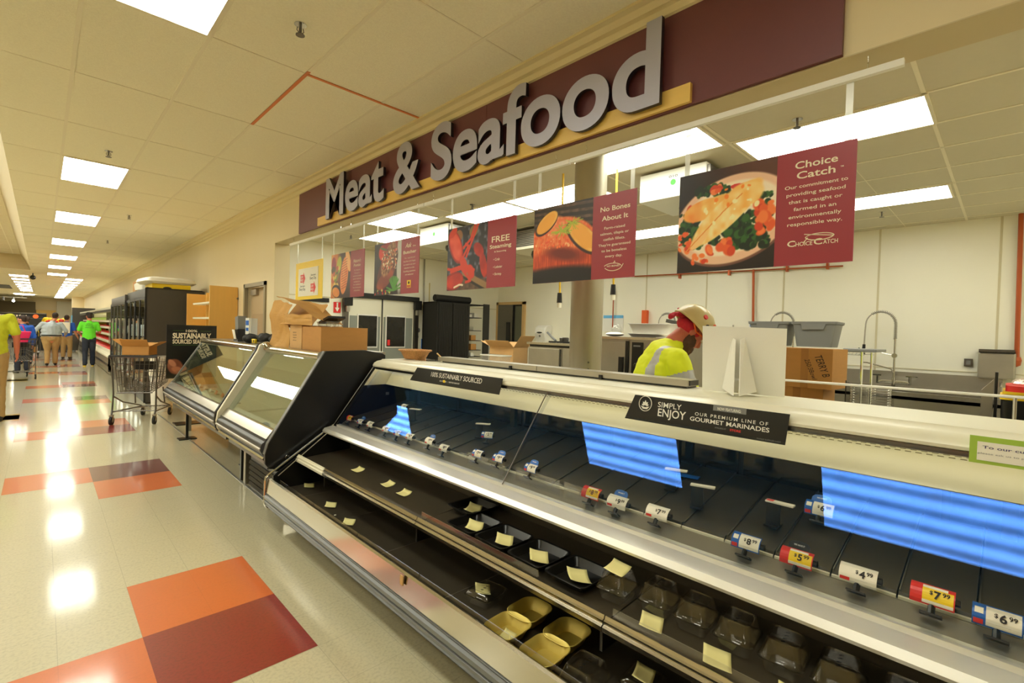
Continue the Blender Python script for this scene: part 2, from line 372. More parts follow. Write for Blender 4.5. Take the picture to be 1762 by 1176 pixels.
# floor -----------------------------------------------------------
def floormat(name, rgb, lines, amt, rough=.10):
    m = bpy.data.materials.new(name); m.use_nodes = True; nt = m.node_tree; b = nt.nodes['Principled BSDF']; L = nt.links
    tc = nt.nodes.new('ShaderNodeTexCoord'); sp = nt.nodes.new('ShaderNodeSeparateXYZ'); L.new(tc.outputs['Object'], sp.inputs[0])
    def ma(op, a, b_=None, c=None):
        n = nt.nodes.new('ShaderNodeMath'); n.operation = op
        for i, q in enumerate((a, b_, c)):
            if q is None: continue
            if isinstance(q, (int, float)): n.inputs[i].default_value = q
            else: L.new(q, n.inputs[i])
        return n.outputs[0]
    def line(ax, off, T, w_): return ma('LESS_THAN', ma('ABSOLUTE', ma('SUBTRACT', ma('FRACT', ma('MULTIPLY_ADD', ax, 1/T, 100.5-off/T)), .5)), w_/T)
    ln = ma('MAXIMUM', line(sp.outputs[0], .367, .3005, .0016), line(sp.outputs[1], 2.885, .3085, .0016))
    n1 = nt.nodes.new('ShaderNodeTexNoise'); n1.inputs['Scale'].default_value = 70; n1.inputs['Detail'].default_value = 6; L.new(tc.outputs['Object'], n1.inputs[0])
    n2 = nt.nodes.new('ShaderNodeTexNoise'); n2.inputs['Scale'].default_value = 1.3; L.new(tc.outputs['Object'], n2.inputs[0])
    cr = nt.nodes.new('ShaderNodeValToRGB'); c = lin(rgb); cr.color_ramp.elements[0].position = .32; cr.color_ramp.elements[1].position = .55
    cr.color_ramp.elements[0].color = (*[x*(1-amt) for x in c], 1); cr.color_ramp.elements[1].color = (*c, 1); L.new(n1.outputs[0], cr.inputs[0])
    mx = nt.nodes.new('ShaderNodeMix'); mx.data_type = 'RGBA'; mx.blend_type = 'MULTIPLY'; L.new(ma('MULTIPLY', n2.outputs[0], .28), mx.inputs[0]); L.new(cr.outputs[0], mx.inputs[6]); mx.inputs[7].default_value = (.72, .68, .55, 1)
    m2 = nt.nodes.new('ShaderNodeMix'); m2.data_type = 'RGBA'; L.new(ma('MULTIPLY', ln, lines), m2.inputs[0]); L.new(mx.outputs[2], m2.inputs[6]); m2.inputs[7].default_value = (*[x*.35 for x in c], 1)
    L.new(m2.outputs[2], b.inputs['Base Color']); b.inputs['Roughness'].default_value = .35
    b.inputs['Coat Weight'].default_value = 1; b.inputs['Coat Roughness'].default_value = rough; b.inputs['Coat IOR'].default_value = 1.55
    n3 = nt.nodes.new('ShaderNodeTexNoise'); n3.inputs['Scale'].default_value = 5; L.new(tc.outputs['Object'], n3.inputs[0])
    bp = nt.nodes.new('ShaderNodeBump'); bp.inputs['Strength'].default_value = .02; bp.inputs['Distance'].default_value = .02; L.new(n3.outputs[0], bp.inputs['Height']); L.new(bp.outputs[0], b.inputs['Coat Normal'])
    return m
FL = [floormat('floor_cream', (212, 204, 172), .35, .16), floormat('floor_orange', (226, 112, 48), .12, .05), floormat('floor_red', (150, 36, 32), .12, .22),
      floormat('floor_yellow', (222, 190, 84), .12, .06), floormat('floor_maroon', (112, 40, 44), .12, .2), floormat('floor_olive', (140, 150, 40), .12, .1)]
mb = MB(); mb.quad((-14, -6, 0), (8.6, -6, 0), (8.6, YE, 0), (-14, YE, 0))
XA, TX = .367, .601
def tile(c, i0, i1, y0, y1): mb.mi(c).quad((XA+i0*TX, y0, .0008), (XA+i1*TX, y0, .0008), (XA+i1*TX, y1, .0008), (XA+i0*TX, y1, .0008))
ys = [-.86, 2.27, 5.40, 8.53, 11.75, 14.88, 18.2, 21.3, 24.4, 27.5, 30.6, 33.7, 36.8, 40, 43, 46, 49]
for k, y in enumerate(ys):
    h = .615
    if k % 2: tile(1, -1, 0, y, y+h); tile(2 if k != 4 else 4, 0, 1, y, y+h); tile(1, 0, 1, y+h, y+2*h)
    else: tile(1, -1, 0, y+h, y+2*h); tile(4, 0, 1, y+h, y+2*h); tile(1, 0, 1, y, y+h)
    for s_ in range(1, 5): tile(3, -2.02-4*(s_-1), -.99-4*(s_-1), y+(1.8 if k % 2 else -1.3), y+(2.4 if k % 2 else -.7))
struct(mb.build('floor', FL))
mb = MB(); mb.box(1.405, 1.425, 4.0, 11.2, 0, .006); struct(mb.build('trim_1', TUBESTEEL))
# ceiling ---------------------------------------------------------
GX, GY, PX, PY = .146, 3.564, .5975, 1.243
mb = MB(); TX0, TX1, TY0, TY1, ZT = -6.4, -.30, .2, 25.3, 3.87
for x0, x1, y0, y1 in ((-14, TX0, -6, YE), (TX0, TX1, -6, TY0), (TX0, TX1, TY1, YE), (TX1, XW, -6, YE)): mb.quad((x0, y0, HC), (x1, y0, HC), (x1, y1, HC), (x0, y1, HC))
mb.mi(1)
for k in range(-24, 4):
    x = GX+k*PX
    if TX0 < x < TX1: mb.box(x-.012, x+.012, -6, TY0, HC-.004, HC); mb.box(x-.012, x+.012, TY1, YE, HC-.004, HC)
    else: mb.box(x-.012, x+.012, -6, YE, HC-.004, HC)
for k in range(-7, 44):
    y = GY+k*PY
    if TY0 < y < TY1: mb.box(-14, TX0, y-.006, y+.006, HC-.003, HC); mb.box(TX1, XW, y-.006, y+.006, HC-.003, HC)
    else: mb.box(-14, XW, y-.006, y+.006, HC-.003, HC)
i = .26
mb.mi(3)
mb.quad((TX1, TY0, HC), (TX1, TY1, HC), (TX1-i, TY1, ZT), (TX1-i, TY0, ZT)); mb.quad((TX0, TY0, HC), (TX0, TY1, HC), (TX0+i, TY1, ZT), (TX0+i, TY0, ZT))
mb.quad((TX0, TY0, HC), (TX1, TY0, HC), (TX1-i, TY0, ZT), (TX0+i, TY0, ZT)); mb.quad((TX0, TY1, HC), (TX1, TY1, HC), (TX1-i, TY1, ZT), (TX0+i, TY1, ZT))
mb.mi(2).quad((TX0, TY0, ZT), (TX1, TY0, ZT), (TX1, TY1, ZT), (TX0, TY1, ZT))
mb.mi(1)
for k in range(-10, 1): mb.box(GX-.3+k*PX-.01, GX-.3+k*PX+.01, TY0, TY1, ZT-.004, ZT)
for k in range(-2, 18): mb.box(TX0, TX1, GY+k*PY-.008, GY+k*PY+.008, ZT-.004, ZT)
ORG = mat('orange_tape', (222, 130, 70), .5)
mb.mi(4).box(GX+2*PX-.012, GX+2*PX+.012, GY-.05, GY+PY, HC-.006, HC-.001); mb.box(GX+2*PX, XW-.1, GY-.012, GY+.012, HC-.006, HC-.001)
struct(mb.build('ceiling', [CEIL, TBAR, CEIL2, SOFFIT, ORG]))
mb = MB(); mb.quad((XI, -2.5, 3.15), (8.5, -2.5, 3.15), (8.5, 9.3, 3.15), (XI, 9.3, 3.15)); mb.mi(1)
for x in (2.86, 3.47, 4.05, 4.65, 5.25, 5.86, 6.45, 7.05, 7.66, 8.27): mb.box(x-.012, x+.012, -2.5, 9.3, 3.146, 3.15)
for k in range(-2, 8): mb.box(XI, 8.5, .44+k*1.23-.012, .44+k*1.23+.012, 3.146, 3.15)
for k in range(-4, 16): mb.box(4.65, 8.5, .44+k*.615-.004, .44+k*.615+.004, 3.147, 3.15)
struct(mb.build('ceiling', [KCEIL, TBAR]))
# store wall with the opening above the counters -------------------
mb = MB()
mb.box(XW, XI, -6, 7.44, ZH, HC)                                # header
mb.box(XW, XI, 8.83, YE, 0, HC); mb.box(XW, XI, 7.44, 7.76, 0, HC); mb.box(XW, XI, 7.76, 8.83, 2.2, HC)
mb.box(XW, XI, -6, -1.6, 0, ZH)
struct(mb.build('wall_right', CREAM))
mb = MB(); mb.box(XW-.004, XI+.004, -1.6, 7.44, ZH-.004, ZH+.001); struct(mb.build('trim_2', SOFFIT))
mb = MB(); mb.prism([(XW, HC-.001), (XW-.13, HC-.001), (XW-.13, HC-.018), (XW-.10, HC-.026), (XW-.075, HC-.05), (XW-.05, HC-.058), (XW-.04, HC-.09), (XW-.015, HC-.10), (XW, HC-.13)], -6, YE)
struct(mb.build('trim_3', CORN))
mb = MB(); mb.box(8.5, 8.6, -2.6, 9.4, 0, 3.3)
mb.mi(1)
for y in (6.2, 5.0, 3.8, 2.55, 1.33, .12): mb.box(8.494, 8.5, y-.012, y+.012, .0, 3.15)
mb.box(8.49, 8.5, -2.5, 8.1, 1.2, 1.212)
struct(mb.build('wall_back', [KWALL, mat('panel_seam', (214, 204, 170), .4)]))
mb = MB(); mb.box(XI, 4.32, 9.3, 9.4, 0, 3.3); mb.box(6.02, 8.6, 9.3, 9.4, 0, 3.3); mb.box(4.32, 6.02, 9.3, 9.4, 2.2, 3.3)
mb.mi(1).box(XI, 8.5, 9.285, 9.3, 2.12, 2.135)
for x in (6.35, 7.5): mb.box(x-.01, x+.01, 9.29, 9.3, 0, 2.12)
struct(mb.build('wall_left', [KWALL, mat('panel_seam', (0, 0, 0))]))
mb = MB(); mb.box(XI, 8.6, -2.7, -2.6, 0, 3.3); struct(mb.build('wall_right', KWALL))
mb = MB(); mb.box(-14.1, XI, -6.1, -6, 0, HC+.6); mb.box(-14.1, -14, -6, YE, 0, HC+.6); struct(mb.build('wall_left', CREAM))
# far wall ---------------------------------------------------------
FARD = mat('far_dark_wall', (104, 92, 66), .7); FARY = mat('far_tan_wall', (226, 184, 96), .6)
mb = MB(); mb.box(-14, XW, YE, YE+.2, 0, HC+.6); mb.mi(1).box(-13, -.35, YE-.5, YE, 0, 2.95); mb.mi(2).box(-.3, .9, YE-.3, YE, 0, 2.3)
mb.mi(3).box(.95, 2.3, YE-.4, YE-.002, 1.0, 3.1)
struct(mb.build('wall_far', [CREAM, FARD, FARY, mat('far_grey_wall', (196, 190, 170), .6)]))
mb = MB(); mb.box(1.7, 2.41, 50.5, 51.2, 0, HC); struct(mb.build('trim_4', CREAM))

# ---------------------------------------------------------------- lights in the ceilings
def make_light(sx, sy, z):
    t = thing('ceiling_light', '', 'ceiling light', (0, 0, z))
    m = MB(); f = .02
    m.box(0, sx, 0, f, z-.012, z); m.box(0, sx, sy-f, sy, z-.012, z); m.box(0, f, f, sy-f, z-.012, z); m.box(sx-f, sx, f, sy-f, z-.012, z)
    m.build('frame', TBAR, t)
    m = MB(); m.box(f, sx-f, f, sy-f, z-.009, z-.003); m.build('diffuser', LAMPM, t); return t
proto = make_light(.597, 1.243, HC); first = [True]
def place_light(p, x, y, label, group, z=None):
    if first[0] is p: o = p; first[0] = None
    else: o = copytree(p)
    o.location = (x, y, z if z is not None else p.location.z); tag(o, label, 'ceiling light', group)
first[0] = proto
A1 = 'lit rectangular light panels along the aisle ceiling'
nm = {0: 'large glowing light panel at the top edge of the picture', 1: 'glowing ceiling panel, largest whole one over the aisle', 2: 'second glowing ceiling panel back from the camera over the aisle', 3: 'third whole glowing ceiling panel back over the aisle', 4: 'fourth whole glowing ceiling panel back over the aisle', 5: 'fifth whole glowing ceiling panel, small, over the aisle', 6: 'last glowing panel of the aisle row, just before the dense double rows'}
place_light(proto, GX, GY-3*PY, 'glowing ceiling panel overhead, seen mirrored in the right-hand case glass', A1)
for k, y in enumerate([GY-PY, 7.30, 11.03, 14.77, 18.5, 22.25, 25.98]): place_light(proto, GX, y, nm[k], A1)
words = ['nearest', 'second', 'third', 'fourth', 'fifth', 'sixth', 'seventh', 'eighth', 'ninth', 'tenth', 'eleventh', 'twelfth', 'thirteenth']
for k in range(12): place_light(proto, .74, 28.6+k*2.3, words[k]+' small panel in the right-hand row of closely spaced far ceiling lights', 'far ceiling lights, right row')
for k in range(7): place_light(proto, -.99, 28.6+k*2.5, words[k]+' small panel in the left-hand row of closely spaced far ceiling lights', 'far ceiling lights, left row')
for k in range(15): place_light(proto, -1.86, 4.6+k*1.245, 'ceiling panel of the continuous tray row mirrored in the service case glass', 'raised tray lights', ZT-.001)
for k in range(9): place_light(proto, -4.6, .7+k*2.7, 'fill light panel added in a second raised tray row, outside the picture', 'second raised tray row', ZT-.001)  # unseen row, added as fill light for the aisle
for k in range(14): place_light(proto, -8.0-(k%2)*3.6, -3+(k//2)*4, 'fill light panel added over the far left aisles, outside the picture', 'added left aisle fill lights')  # unseen panels added so more light bounces onto the store ceiling
kp = make_light(.60, 1.22, 3.15); first[0] = kp
for x, y, lb in ((4.05, .42, 'kitchen light panel above the white fish poster, nearest on the right'), (3.46, 1.70, 'kitchen light panel just right of the round column'), (4.05, 3.17, 'kitchen light panel above the red salmon poster, left of the column'),
                 (4.05, 4.40, 'kitchen light panel above the lobster poster'), (3.46, 5.72, 'upper kitchen light panel above the butcher poster'), (4.04, 6.98, 'lower left kitchen light panel above the butcher poster, farthest left'),
                 (6.47, 3.30, 'far kitchen light strip seen between salmon and fish posters'), (6.47, .47, 'far kitchen light strip seen to the right of the fish poster'), (3.46, -1.9, 'kitchen fill panel added right of the picture'), (6.47, -1.9, 'rear kitchen fill panel added right of the picture'), (6.47, 5.75, 'rear kitchen fill panel added out of sight behind the ceiling coolers')):  # last three panels are unseen, added to brighten the kitchen
    place_light(kp, x, y, lb, 'kitchen ceiling light panels')
# sprinklers
def sprinkler(z):
    t = thing('fire_sprinkler', '', 'sprinkler', (0, 0, z)); m = MB(); m.cyl((0, 0, z-.004), (0, 0, z), .035, 16); m.build('escutcheon', CHROME, t)
    m = MB(); m.cyl((0, 0, z-.05), (0, 0, z), .009, 8); m.tube([(-.016, 0, z-.02), (-.02, 0, z-.04), (0, 0, z-.06), (.02, 0, z-.04), (.016, 0, z-.02)], .003, 5)
    m.lathe([(0, -.066), (.026, -.066), (.026, -.062), (0, -.06)], (0, 0, z), 12); m.build('head', STEELD, t); return t
sp = sprinkler(HC); sk = sprinkler(3.15)
for k, (x, y, lb) in enumerate([(1.095, 3.018, 'nearest ceiling sprinkler, above the start of the sign'), (.498, 6.74, 'sprinkler just in front of the second light panel'), (1.056, 10.5, 'small ceiling sprinkler to the right of the third light panel'), (1.05, 14.17, 'farthest ceiling sprinkler in view over the aisle')]):
    o = sp if k == 0 else copytree(sp); o.location = (x, y, HC); tag(o, lb, 'sprinkler', 'aisle sprinklers')
for k, (x, y, lb) in enumerate([(3.933, 1.134, 'kitchen sprinkler above the fish poster'), (3.915, 4.819, 'kitchen sprinkler above the lobster poster'), (3.85, 8.05, 'kitchen sprinkler at the left, above the butcher poster'), (7.38, 1.15, 'kitchen sprinkler right of the fish poster by the far light')]):
    o = sk if k == 0 else copytree(sk); o.location = (x, y, 3.15); tag(o, lb, 'sprinkler', 'kitchen sprinklers')

# ================================================================ MAIN SIGN
U, V_ = Vector((0, -1, 0)), Vector((0, 0, 1))
t = thing('department_sign', 'long maroon wall sign reading Meat & Seafood in raised silver letters', 'sign', (2.39, 3.5, 2.73))
for a, b in ((6.48, 5.02), (5.015, 2.80), (2.795, .53)):
    m = MB(); m.box(2.385, XW, b, a, 2.735, 3.262); m.build('board_panel', MAROON, t)
m = MB(); m.box(2.362, 2.385, 1.18, 5.83, 2.742, 2.838); m.build('yellow_bar', YELBAR, t, label='golden yellow bar')
Vt, Ft, tx0, tx1 = textmesh('Meat & Seafood', .024, 0, 1.0, 10)
par = list(range(len(Vt)))
def find(a):
    while par[a] != a: par[a] = par[par[a]]; a = par[a]
    return a
for f in Ft:
    for a in f[1:]: par[find(a)] = find(f[0])
groups = {}
for f in Ft: groups.setdefault(find(f[0]), []).append(f)
ky = (5.51-1.33)/(tx1-tx0); kz = .43/CAP
for key, fs in groups.items():
    m = MB(); ids = sorted({i_ for f in fs for i_ in f}); mp_ = {i_: n for n, i_ in enumerate(ids)}
    P = [(5.51-(Vt[i_][0]-tx0)*ky, 2.782+Vt[i_][1]*kz) for i_ in ids]; n = len(P)
    fr = [(2.322, y, z) for y, z in P]; bk = [(2.350, y, z) for y, z in P]
    edges = {}
    for f in fs:
        g = [mp_[i_] for i_ in f]
        for a, b in zip(g, g[1:]+g[:1]): edges[(a, b)] = 1
    m.add(fr, [tuple(mp_[i_] for i_ in f) for f in fs]); m.mi(1)
    m.add(fr+bk, [(a, b, b+n, a+n) for a, b in edges if (b, a) not in edges]+[tuple(mp_[i_]+n for i_ in f) for f in fs])
    m.build('letter', [SILVER, SIDE], t)

# ================================================================ HANGING POSTERS
def rail(y0, y1, lb):
    t = thing('sign_rail', lb, 'rail', (2.45, (y0+y1)/2, 2.66), 'white rails hanging below the header')
    m = MB(); m.box(2.438, 2.462, y0, y1, 2.640, 2.668); m.build('bar', WHITE, t)
    for y in (y0+.12, y1-.12):
        m = MB(); m.tube([(2.45, y, 2.668), (2.45, y, 2.69), (2.456, y, 2.70), (2.45, y, ZH)], .003, 6); m.build('hook', CHROME, t)
rail(.33, 2.02, 'nearest white sign rail, over the fish poster'); rail(2.03, 3.68, 'middle white sign rail over the salmon and lobster posters'); rail(3.69, 5.25, 'white sign rail over the butcher poster'); rail(5.26, 6.95, 'farthest white sign rail over the yellow-bordered card')
def poster(y0, y1, z0, z1, label, pic, split, lines, group='posters hanging from the rails', face=MAROON2, straps=True):
    """y1 = far (left) edge"""
    x = 2.45; t = thing('hanging_poster', label, 'poster', (x, (y0+y1)/2, z0), group)
    m = MB(); m.box(x, x+.006, y0, y1, z0, z1); m.build('board', [face], t)
    w_ = y1-y0; h = z1-z0
    if pic: pic.obj('picture', (x, y1, z0), U, V_, w_*split, h, t)
    for s, cu, cv, cap, wd, bold, shear, al in lines:
        m = MB(); put(m, s, (x, y1-cu*w_, z0+cv*h), U, V_, cap*h, wd*w_ if wd else None, al, bold, shear)
        m.build('text_line', TEXTC, t)
    for y in (y1-.035, y0+.035):
        m = MB(); m.box(x+.007, x+.0085, y-.013, y+.014, z1-.02, 2.638); m.build('strap', STRAP, t)
    return t
def pic_fish():
    p = Pic(170, (34, 22, 18), 3); p.mix(np.clip((p.X+p.Y-1.05)*1.4, 0, 1), (96, 56, 40))
    p.ell(.56, .48, .62, .43, 12, (120, 78, 62), .03); p.ell(.56, .49, .60, .415, 12, (242, 196, 160), .03); p.ell(.56, .50, .52, .345, 12, (252, 232, 202), .06)
    DG = [(20, 52, 16), (34, 78, 24), (14, 36, 12), (50, 96, 34)]
    p.blobs(60, .02, .22, .28, .60, .02, .05, DG); p.blobs(50, .20, .55, .76, .84, .02, .04, DG); p.blobs(70, .18, .85, .25, .44, .02, .055, DG); p.blobs(90, .55, .93, .2, .52, .02, .05, DG); p.blobs(30, .85, .96, .45, .68, .02, .04, DG)
    OG = [(240, 96, 40), (222, 70, 34), (250, 130, 60)]
    p.blobs(16, .1, .2, .55, .66, .03, .06, OG); p.blobs(8, .35, .48, .78, .82, .03, .05, OG); p.ell(.66, .79, .1, .03, -8, (226, 60, 50)); p.blobs(12, .02, .2, .2, .42, .02, .05, OG); p.blobs(12, .3, .6, .16, .30, .03, .06, OG); p.blobs(22, .84, .98, .33, .6, .03, .06, OG); p.blobs(8, .15, .35, .1, .17, .02, .035, OG)
    p.ell(.27, .62, .22, .10, 14, (248, 150, 60), .12, col2=(255, 206, 110), f=14); p.ell(.46, .66, .2, .085, 8, (250, 170, 70), .15, col2=(255, 220, 130), f=14)
    p.ell(.52, .55, .44, .13, 38, (255, 190, 90), .08, col2=(255, 236, 170), f=16, sx=1.5); p.ell(.70, .70, .19, .12, 12, (255, 180, 76), .15, col2=(255, 226, 150), f=14); p.ell(.24, .32, .12, .05, 42, (255, 204, 130), .15)
    p.stroke([(.1, .22), (.3, .40), (.5, .58), (.68, .72)], .006, (240, 150, 60)); p.blobs(22, .3, .85, .45, .8, .008, .03, [(255, 140, 40), (255, 240, 180)])
    return p
def pic_salmon():
    p = Pic(130, (46, 34, 26), 5); 
    for k in range(7): p.stroke([(0, .72+k*.07), (1, .62+k*.085)], .018, (92, 70, 56), tex=.3)
    p.ell(.5, .42, .62, .42, -4, (236, 92, 40), .05, col2=(250, 150, 90), f=26, sx=2); p.ell(.4, .72, .16, .14, 20, (240, 110, 60), .3, col2=(255, 170, 110), f=30)
    p.ell(.5, .26, .7, .16, 0, (170, 50, 20), .4, col2=(225, 90, 40), f=30, sx=3, sy=.4); p.ell(.5, .04, .9, .16, 0, (22, 12, 10), .4); p.ell(.55, .36, .3, .08, -10, (120, 34, 14), .8)
    p.blobs(110, .02, .98, .45, .68, .006, .02, [(255, 190, 130), (255, 120, 60), (240, 90, 50)])
    for cx, cy, rx, ry, a in ((.24, .80, .21, .10, 32), (.86, .55, .30, .12, -38)): p.ell(cx-.01, cy-.015, rx*1.08, ry*1.15, a, (60, 26, 10)); p.ell(cx, cy, rx, ry, a, (244, 160, 50), .06, col2=(255, 200, 100), f=8); p.ell(cx, cy, rx*.8, ry*.72, a, (250, 176, 70), .1)
    for k in range(46):
        a = p.rng.uniform(0, 2*pi); l = p.rng.uniform(.05, .15); cx, cy = (.5, .66) if k % 2 else (.68, .74)
        p.stroke([(cx, cy), (cx+l*cos(a)*1.2, cy+l*sin(a)*.8)], .005, (150+p.rng.randint(60), 190, 60))
    return p
def pic_lobster():
    p = Pic(110, (40, 38, 46), 9); p.mix(np.clip(p.noise(18)-.5, 0, 1)*1.6, (150, 160, 176)); p.stroke([(.35, .02), (.95, -.05)], .2, (90, 66, 48), tex=.3); p.stroke([(.45, .26), (1, .04)], .05, (150, 116, 76)); p.stroke([(.42, .21), (.98, -.02)], .02, (30, 20, 16))
    R1, R2 = (214, 58, 34), (160, 28, 20)
    p.ell(.30, .87, .09, .09, 0, (150, 100, 60)); p.ell(.67, .90, .11, .09, 20, (140, 110, 70))
    for pts in (((.35, .62), (.6, .78), (.7, .98)), ((.5, .52), (.75, .95), (.78, 1.0)), ((.4, .5), (.55, .68), (.48, .72)), ((.42, .42), (.7, .3), (.6, .18)), ((.4, .38), (.1, .34), (.0, .36)), ((.38, .34), (.62, .14), (.5, .12)), ((.1, .3), (.35, .34))): p.stroke(pts, .022, R1)
    p.ell(.22, .70, .30, .16, -62, R2, .06); p.ell(.22, .71, .27, .135, -62, R1, .2, col2=(236, 90, 60), f=10); p.ell(.44, .40, .16, .08, -60, R1, .1); p.ell(.14, .93, .12, .06, 30, R1)
    p.ell(.80, .60, .14, .09, -40, R1, .15, col2=R2, f=12); p.ell(.92, .36, .20, .08, -75, R1, .15, col2=R2, f=12)
    p.ell(.18, .15, .26, .14, 10, R2, .06); p.ell(.2, .15, .22, .11, 8, (222, 64, 40), .2, col2=R2, f=9); p.stroke([(.2, .05), (.34, .09), (.42, .08)], .015, (240, 220, 190)); p.ell(.62, .28, .08, .12, 30, R1, .2)
    return p
def pic_steak():
    p = Pic(90, (36, 22, 16), 11); p.ell(.32, .82, .15, .15, 0, (216, 56, 34), .2); p.ell(.7, .92, .4, .12, 0, (150, 30, 24), .4); p.ell(.95, .6, .1, .6, 0, (196, 196, 190), .3); p.stroke([(.25, .92), (.45, .86)], .02, (80, 120, 50))
    p.ell(.5, .5, .50, .26, 48, (120, 44, 22), .08, col2=(70, 22, 12), f=8); p.ell(.42, .3, .34, .14, 25, (176, 76, 40), .2, col2=(110, 36, 20), f=7)
    p.ell(.55, .68, .38, .2, 52, (200, 150, 100), .15, col2=(90, 44, 24), f=30); p.blobs(150, .3, .85, .5, .85, .012, .03, [(236, 214, 180), (200, 130, 80), (60, 34, 26), (210, 70, 40)])
    p.blobs(12, .05, .7, .02, .12, .02, .035, [(210, 30, 40), (190, 190, 90)])
    for k in range(26): a = p.rng.uniform(.1, pi); p.stroke([(.75, .08), (.75+.26*cos(a), .08+.26*sin(a))], .014, (80, 150, 50))
    return p
def pic_chop():
    p = Pic(80, (60, 34, 20), 13); p.mix(np.clip((.55-p.X)*4, 0, 1), (236, 180, 70), col2=(180, 60, 40), f=5); p.ell(.15, .75, .12, .2, 10, (160, 40, 50)); p.ell(.42, .75, .12, .2, -20, (190, 190, 40), .1); p.ell(.3, .55, .1, .2, -20, (120, 140, 40)); p.blobs(16, 0, .5, .1, .7, .04, .09, [(236, 200, 90), (200, 90, 40), (90, 60, 30)])
    p.ell(.3, .16, .24, .15, -10, (30, 20, 14)); p.ell(.28, .14, .2, .11, -10, (240, 180, 70), .1, col2=(220, 110, 50), f=10)
    p.ell(.70, .5, .19, .42, -10, (236, 130, 60), .06, col2=(250, 170, 96), f=12); p.ell(.88, .85, .1, .3, 20, (250, 190, 120)); 
    for k in range(12): p.stroke([(.56, .2+k*.055), (.84, .26+k*.055)], .007, (150, 60, 30))
    return p
tx = .81
poster(.475, 1.262, 1.877, 2.392, 'large near poster of a grilled fish fillet on greens, headed Choice Catch', pic_fish(), .61,
 [('Choice', tx, .845, .060, .21, .016, 0, 'C'), ('Catch', tx, .755, .060, .19, .016, 0, 'C'), ('TM', .935, .79, .012, None, .01, 0, 'C')] +
 [(s, tx, .675-.066*k, .030, w_, .008, 0, 'C') for k, (s, w_) in enumerate([('Our commitment to', .31), ('providing seafood', .29), ('that is caught or', .265), ('farmed in an', .21), ('environmentally', .26), ('responsible way.', .27)])] +
 [('C', .70, .165, .05, .042, .02, 0, 'C'), ('HOICE', .765, .165, .034, .085, .015, 0, 'C'), ('C', .835, .165, .05, .042, .02, 0, 'C'), ('ATCH', .895, .165, .034, .07, .015, 0, 'C')])
t = [o for o in S.objects if o.name.startswith('hanging_poster')][-1]
def strokes(x, pts, r, par, name='fish_logo', m_=TEXTC):
    m = MB()
    for P in pts: m.tube([(x-.001, y, z) for y, z in P], r, 5)
    return m.build(name, m_, par)
def arc(cy, cz, ry, rz, a0, a1, n=14): return [(cy+ry*cos(radians(a0+(a1-a0)*k/n)), cz+rz*sin(radians(a0+(a1-a0)*k/n))) for k in range(n+1)]
strokes(2.45, [arc(.600, 1.995, .055, .016, 0, 180)[::1]+[(.66, 2.012)], arc(.600, 1.999, .055, .018, 180, 360)[0:], [(.645, 1.995), (.662, 1.975)]], .0022, t)
poster(1.525, 2.33, 1.877, 2.388, 'poster of seasoned salmon with lemon and dill, headed No Bones About It', pic_salmon(), .62,
 [('No Bones', .82, .80, .055, .26, .016, 0, 'C'), ('About It', .82, .69, .055, .23, .016, 0, 'C')] +
 [(s, .82, .585-.067*k, .030, w_, .006, 0, 'C') for k, (s, w_) in enumerate([('Farm-raised', .18), ('salmon, tilapia or', .25), ('catfish fillets.', .19), ("They're guaranteed", .28), ('to be boneless', .22), ('every day.', .15)])]+[('NO BONES', .82, .135, .020, .11, .016, 0, 'C')])
t = [o for o in S.objects if o.name.startswith('hanging_poster') and o['label'].startswith('poster of seasoned')][-1]
strokes(2.45, [arc(1.675, 1.945, .062, .022, 20, 170), arc(1.67, 1.952, .062, .030, 190, 340), [(1.612, 1.94), (1.60, 1.96)], [(1.67, 1.965), (1.66, 1.98), (1.655, 1.965)]], .0022, t)
poster(2.51, 3.325, 1.87, 2.385, 'poster of a red lobster offering FREE Steaming', pic_lobster(), .62,
 [('FREE', .80, .665, .085, .24, .016, 0, 'C'), ('Steaming', .80, .575, .055, .29, .016, 0, 'C'), ('& Seasoning', .80, .515, .022, .16, .01, 0, 'C'), ('• Crab', .71, .395, .036, None, .01, 0, 'L'), ('• Lobster', .71, .285, .036, None, .01, 0, 'L'), ('• Shrimp', .71, .18, .036, None, .01, 0, 'L')])
poster(3.76, 4.575, 1.872, 2.390, 'poster of a seared steak with herbs, headed Ask the Butcher', pic_steak(), .63,
 [('Ask', .78, .83, .08, .13, .014, .3, 'C'), ('the', .90, .83, .03, .06, .01, 0, 'C'), ('Butcher', .81, .72, .055, .27, .02, 0, 'C')] +
 [(s, .81, .63-.06*k, .026, w_, .006, 0, 'C') for k, (s, w_) in enumerate([('Our experienced', .22), ('butchers are happy', .25), ('to custom cut your', .25), ('selection to order.', .22), ('Cooking questions', .25), ('are welcome!', .17)])])
t = [o for o in S.objects if o.name.startswith('hanging_poster') and 'Butcher' in o['label']][-1]
m = MB(); m.box(2.4485, 2.45, 3.885, 3.95, 1.925, 1.995); m.mi(1).ball((2.449, 3.917, 1.972), .002, .015, .014); m.mi(2).box(2.4475, 2.4485, 3.89, 3.945, 1.93, 1.95); m.build('emblem', [YEL, INK, mat('emblem_orange', (200, 90, 40))], t)
poster(4.80, 5.61, 1.875, 2.383, 'poster of a grilled chop with vegetables and a white script heading', pic_chop(), .61,
 [("Nature's", .80, .74, .07, .22, .01, .35, 'C'), ('Promise', .80, .65, .06, .20, .01, .35, 'C')] +
 [(s, .81, .56-.062*k, .026, w_, .006, 0, 'C') for k, (s, w_) in enumerate([("Try Nature's", .19), ('Promise for', .15), ('natural meats', .24), ('raised without', .24), ('antibiotics,', .18), ('no added', .20), ('hormones', .22), ('or by-products.', .18)])])
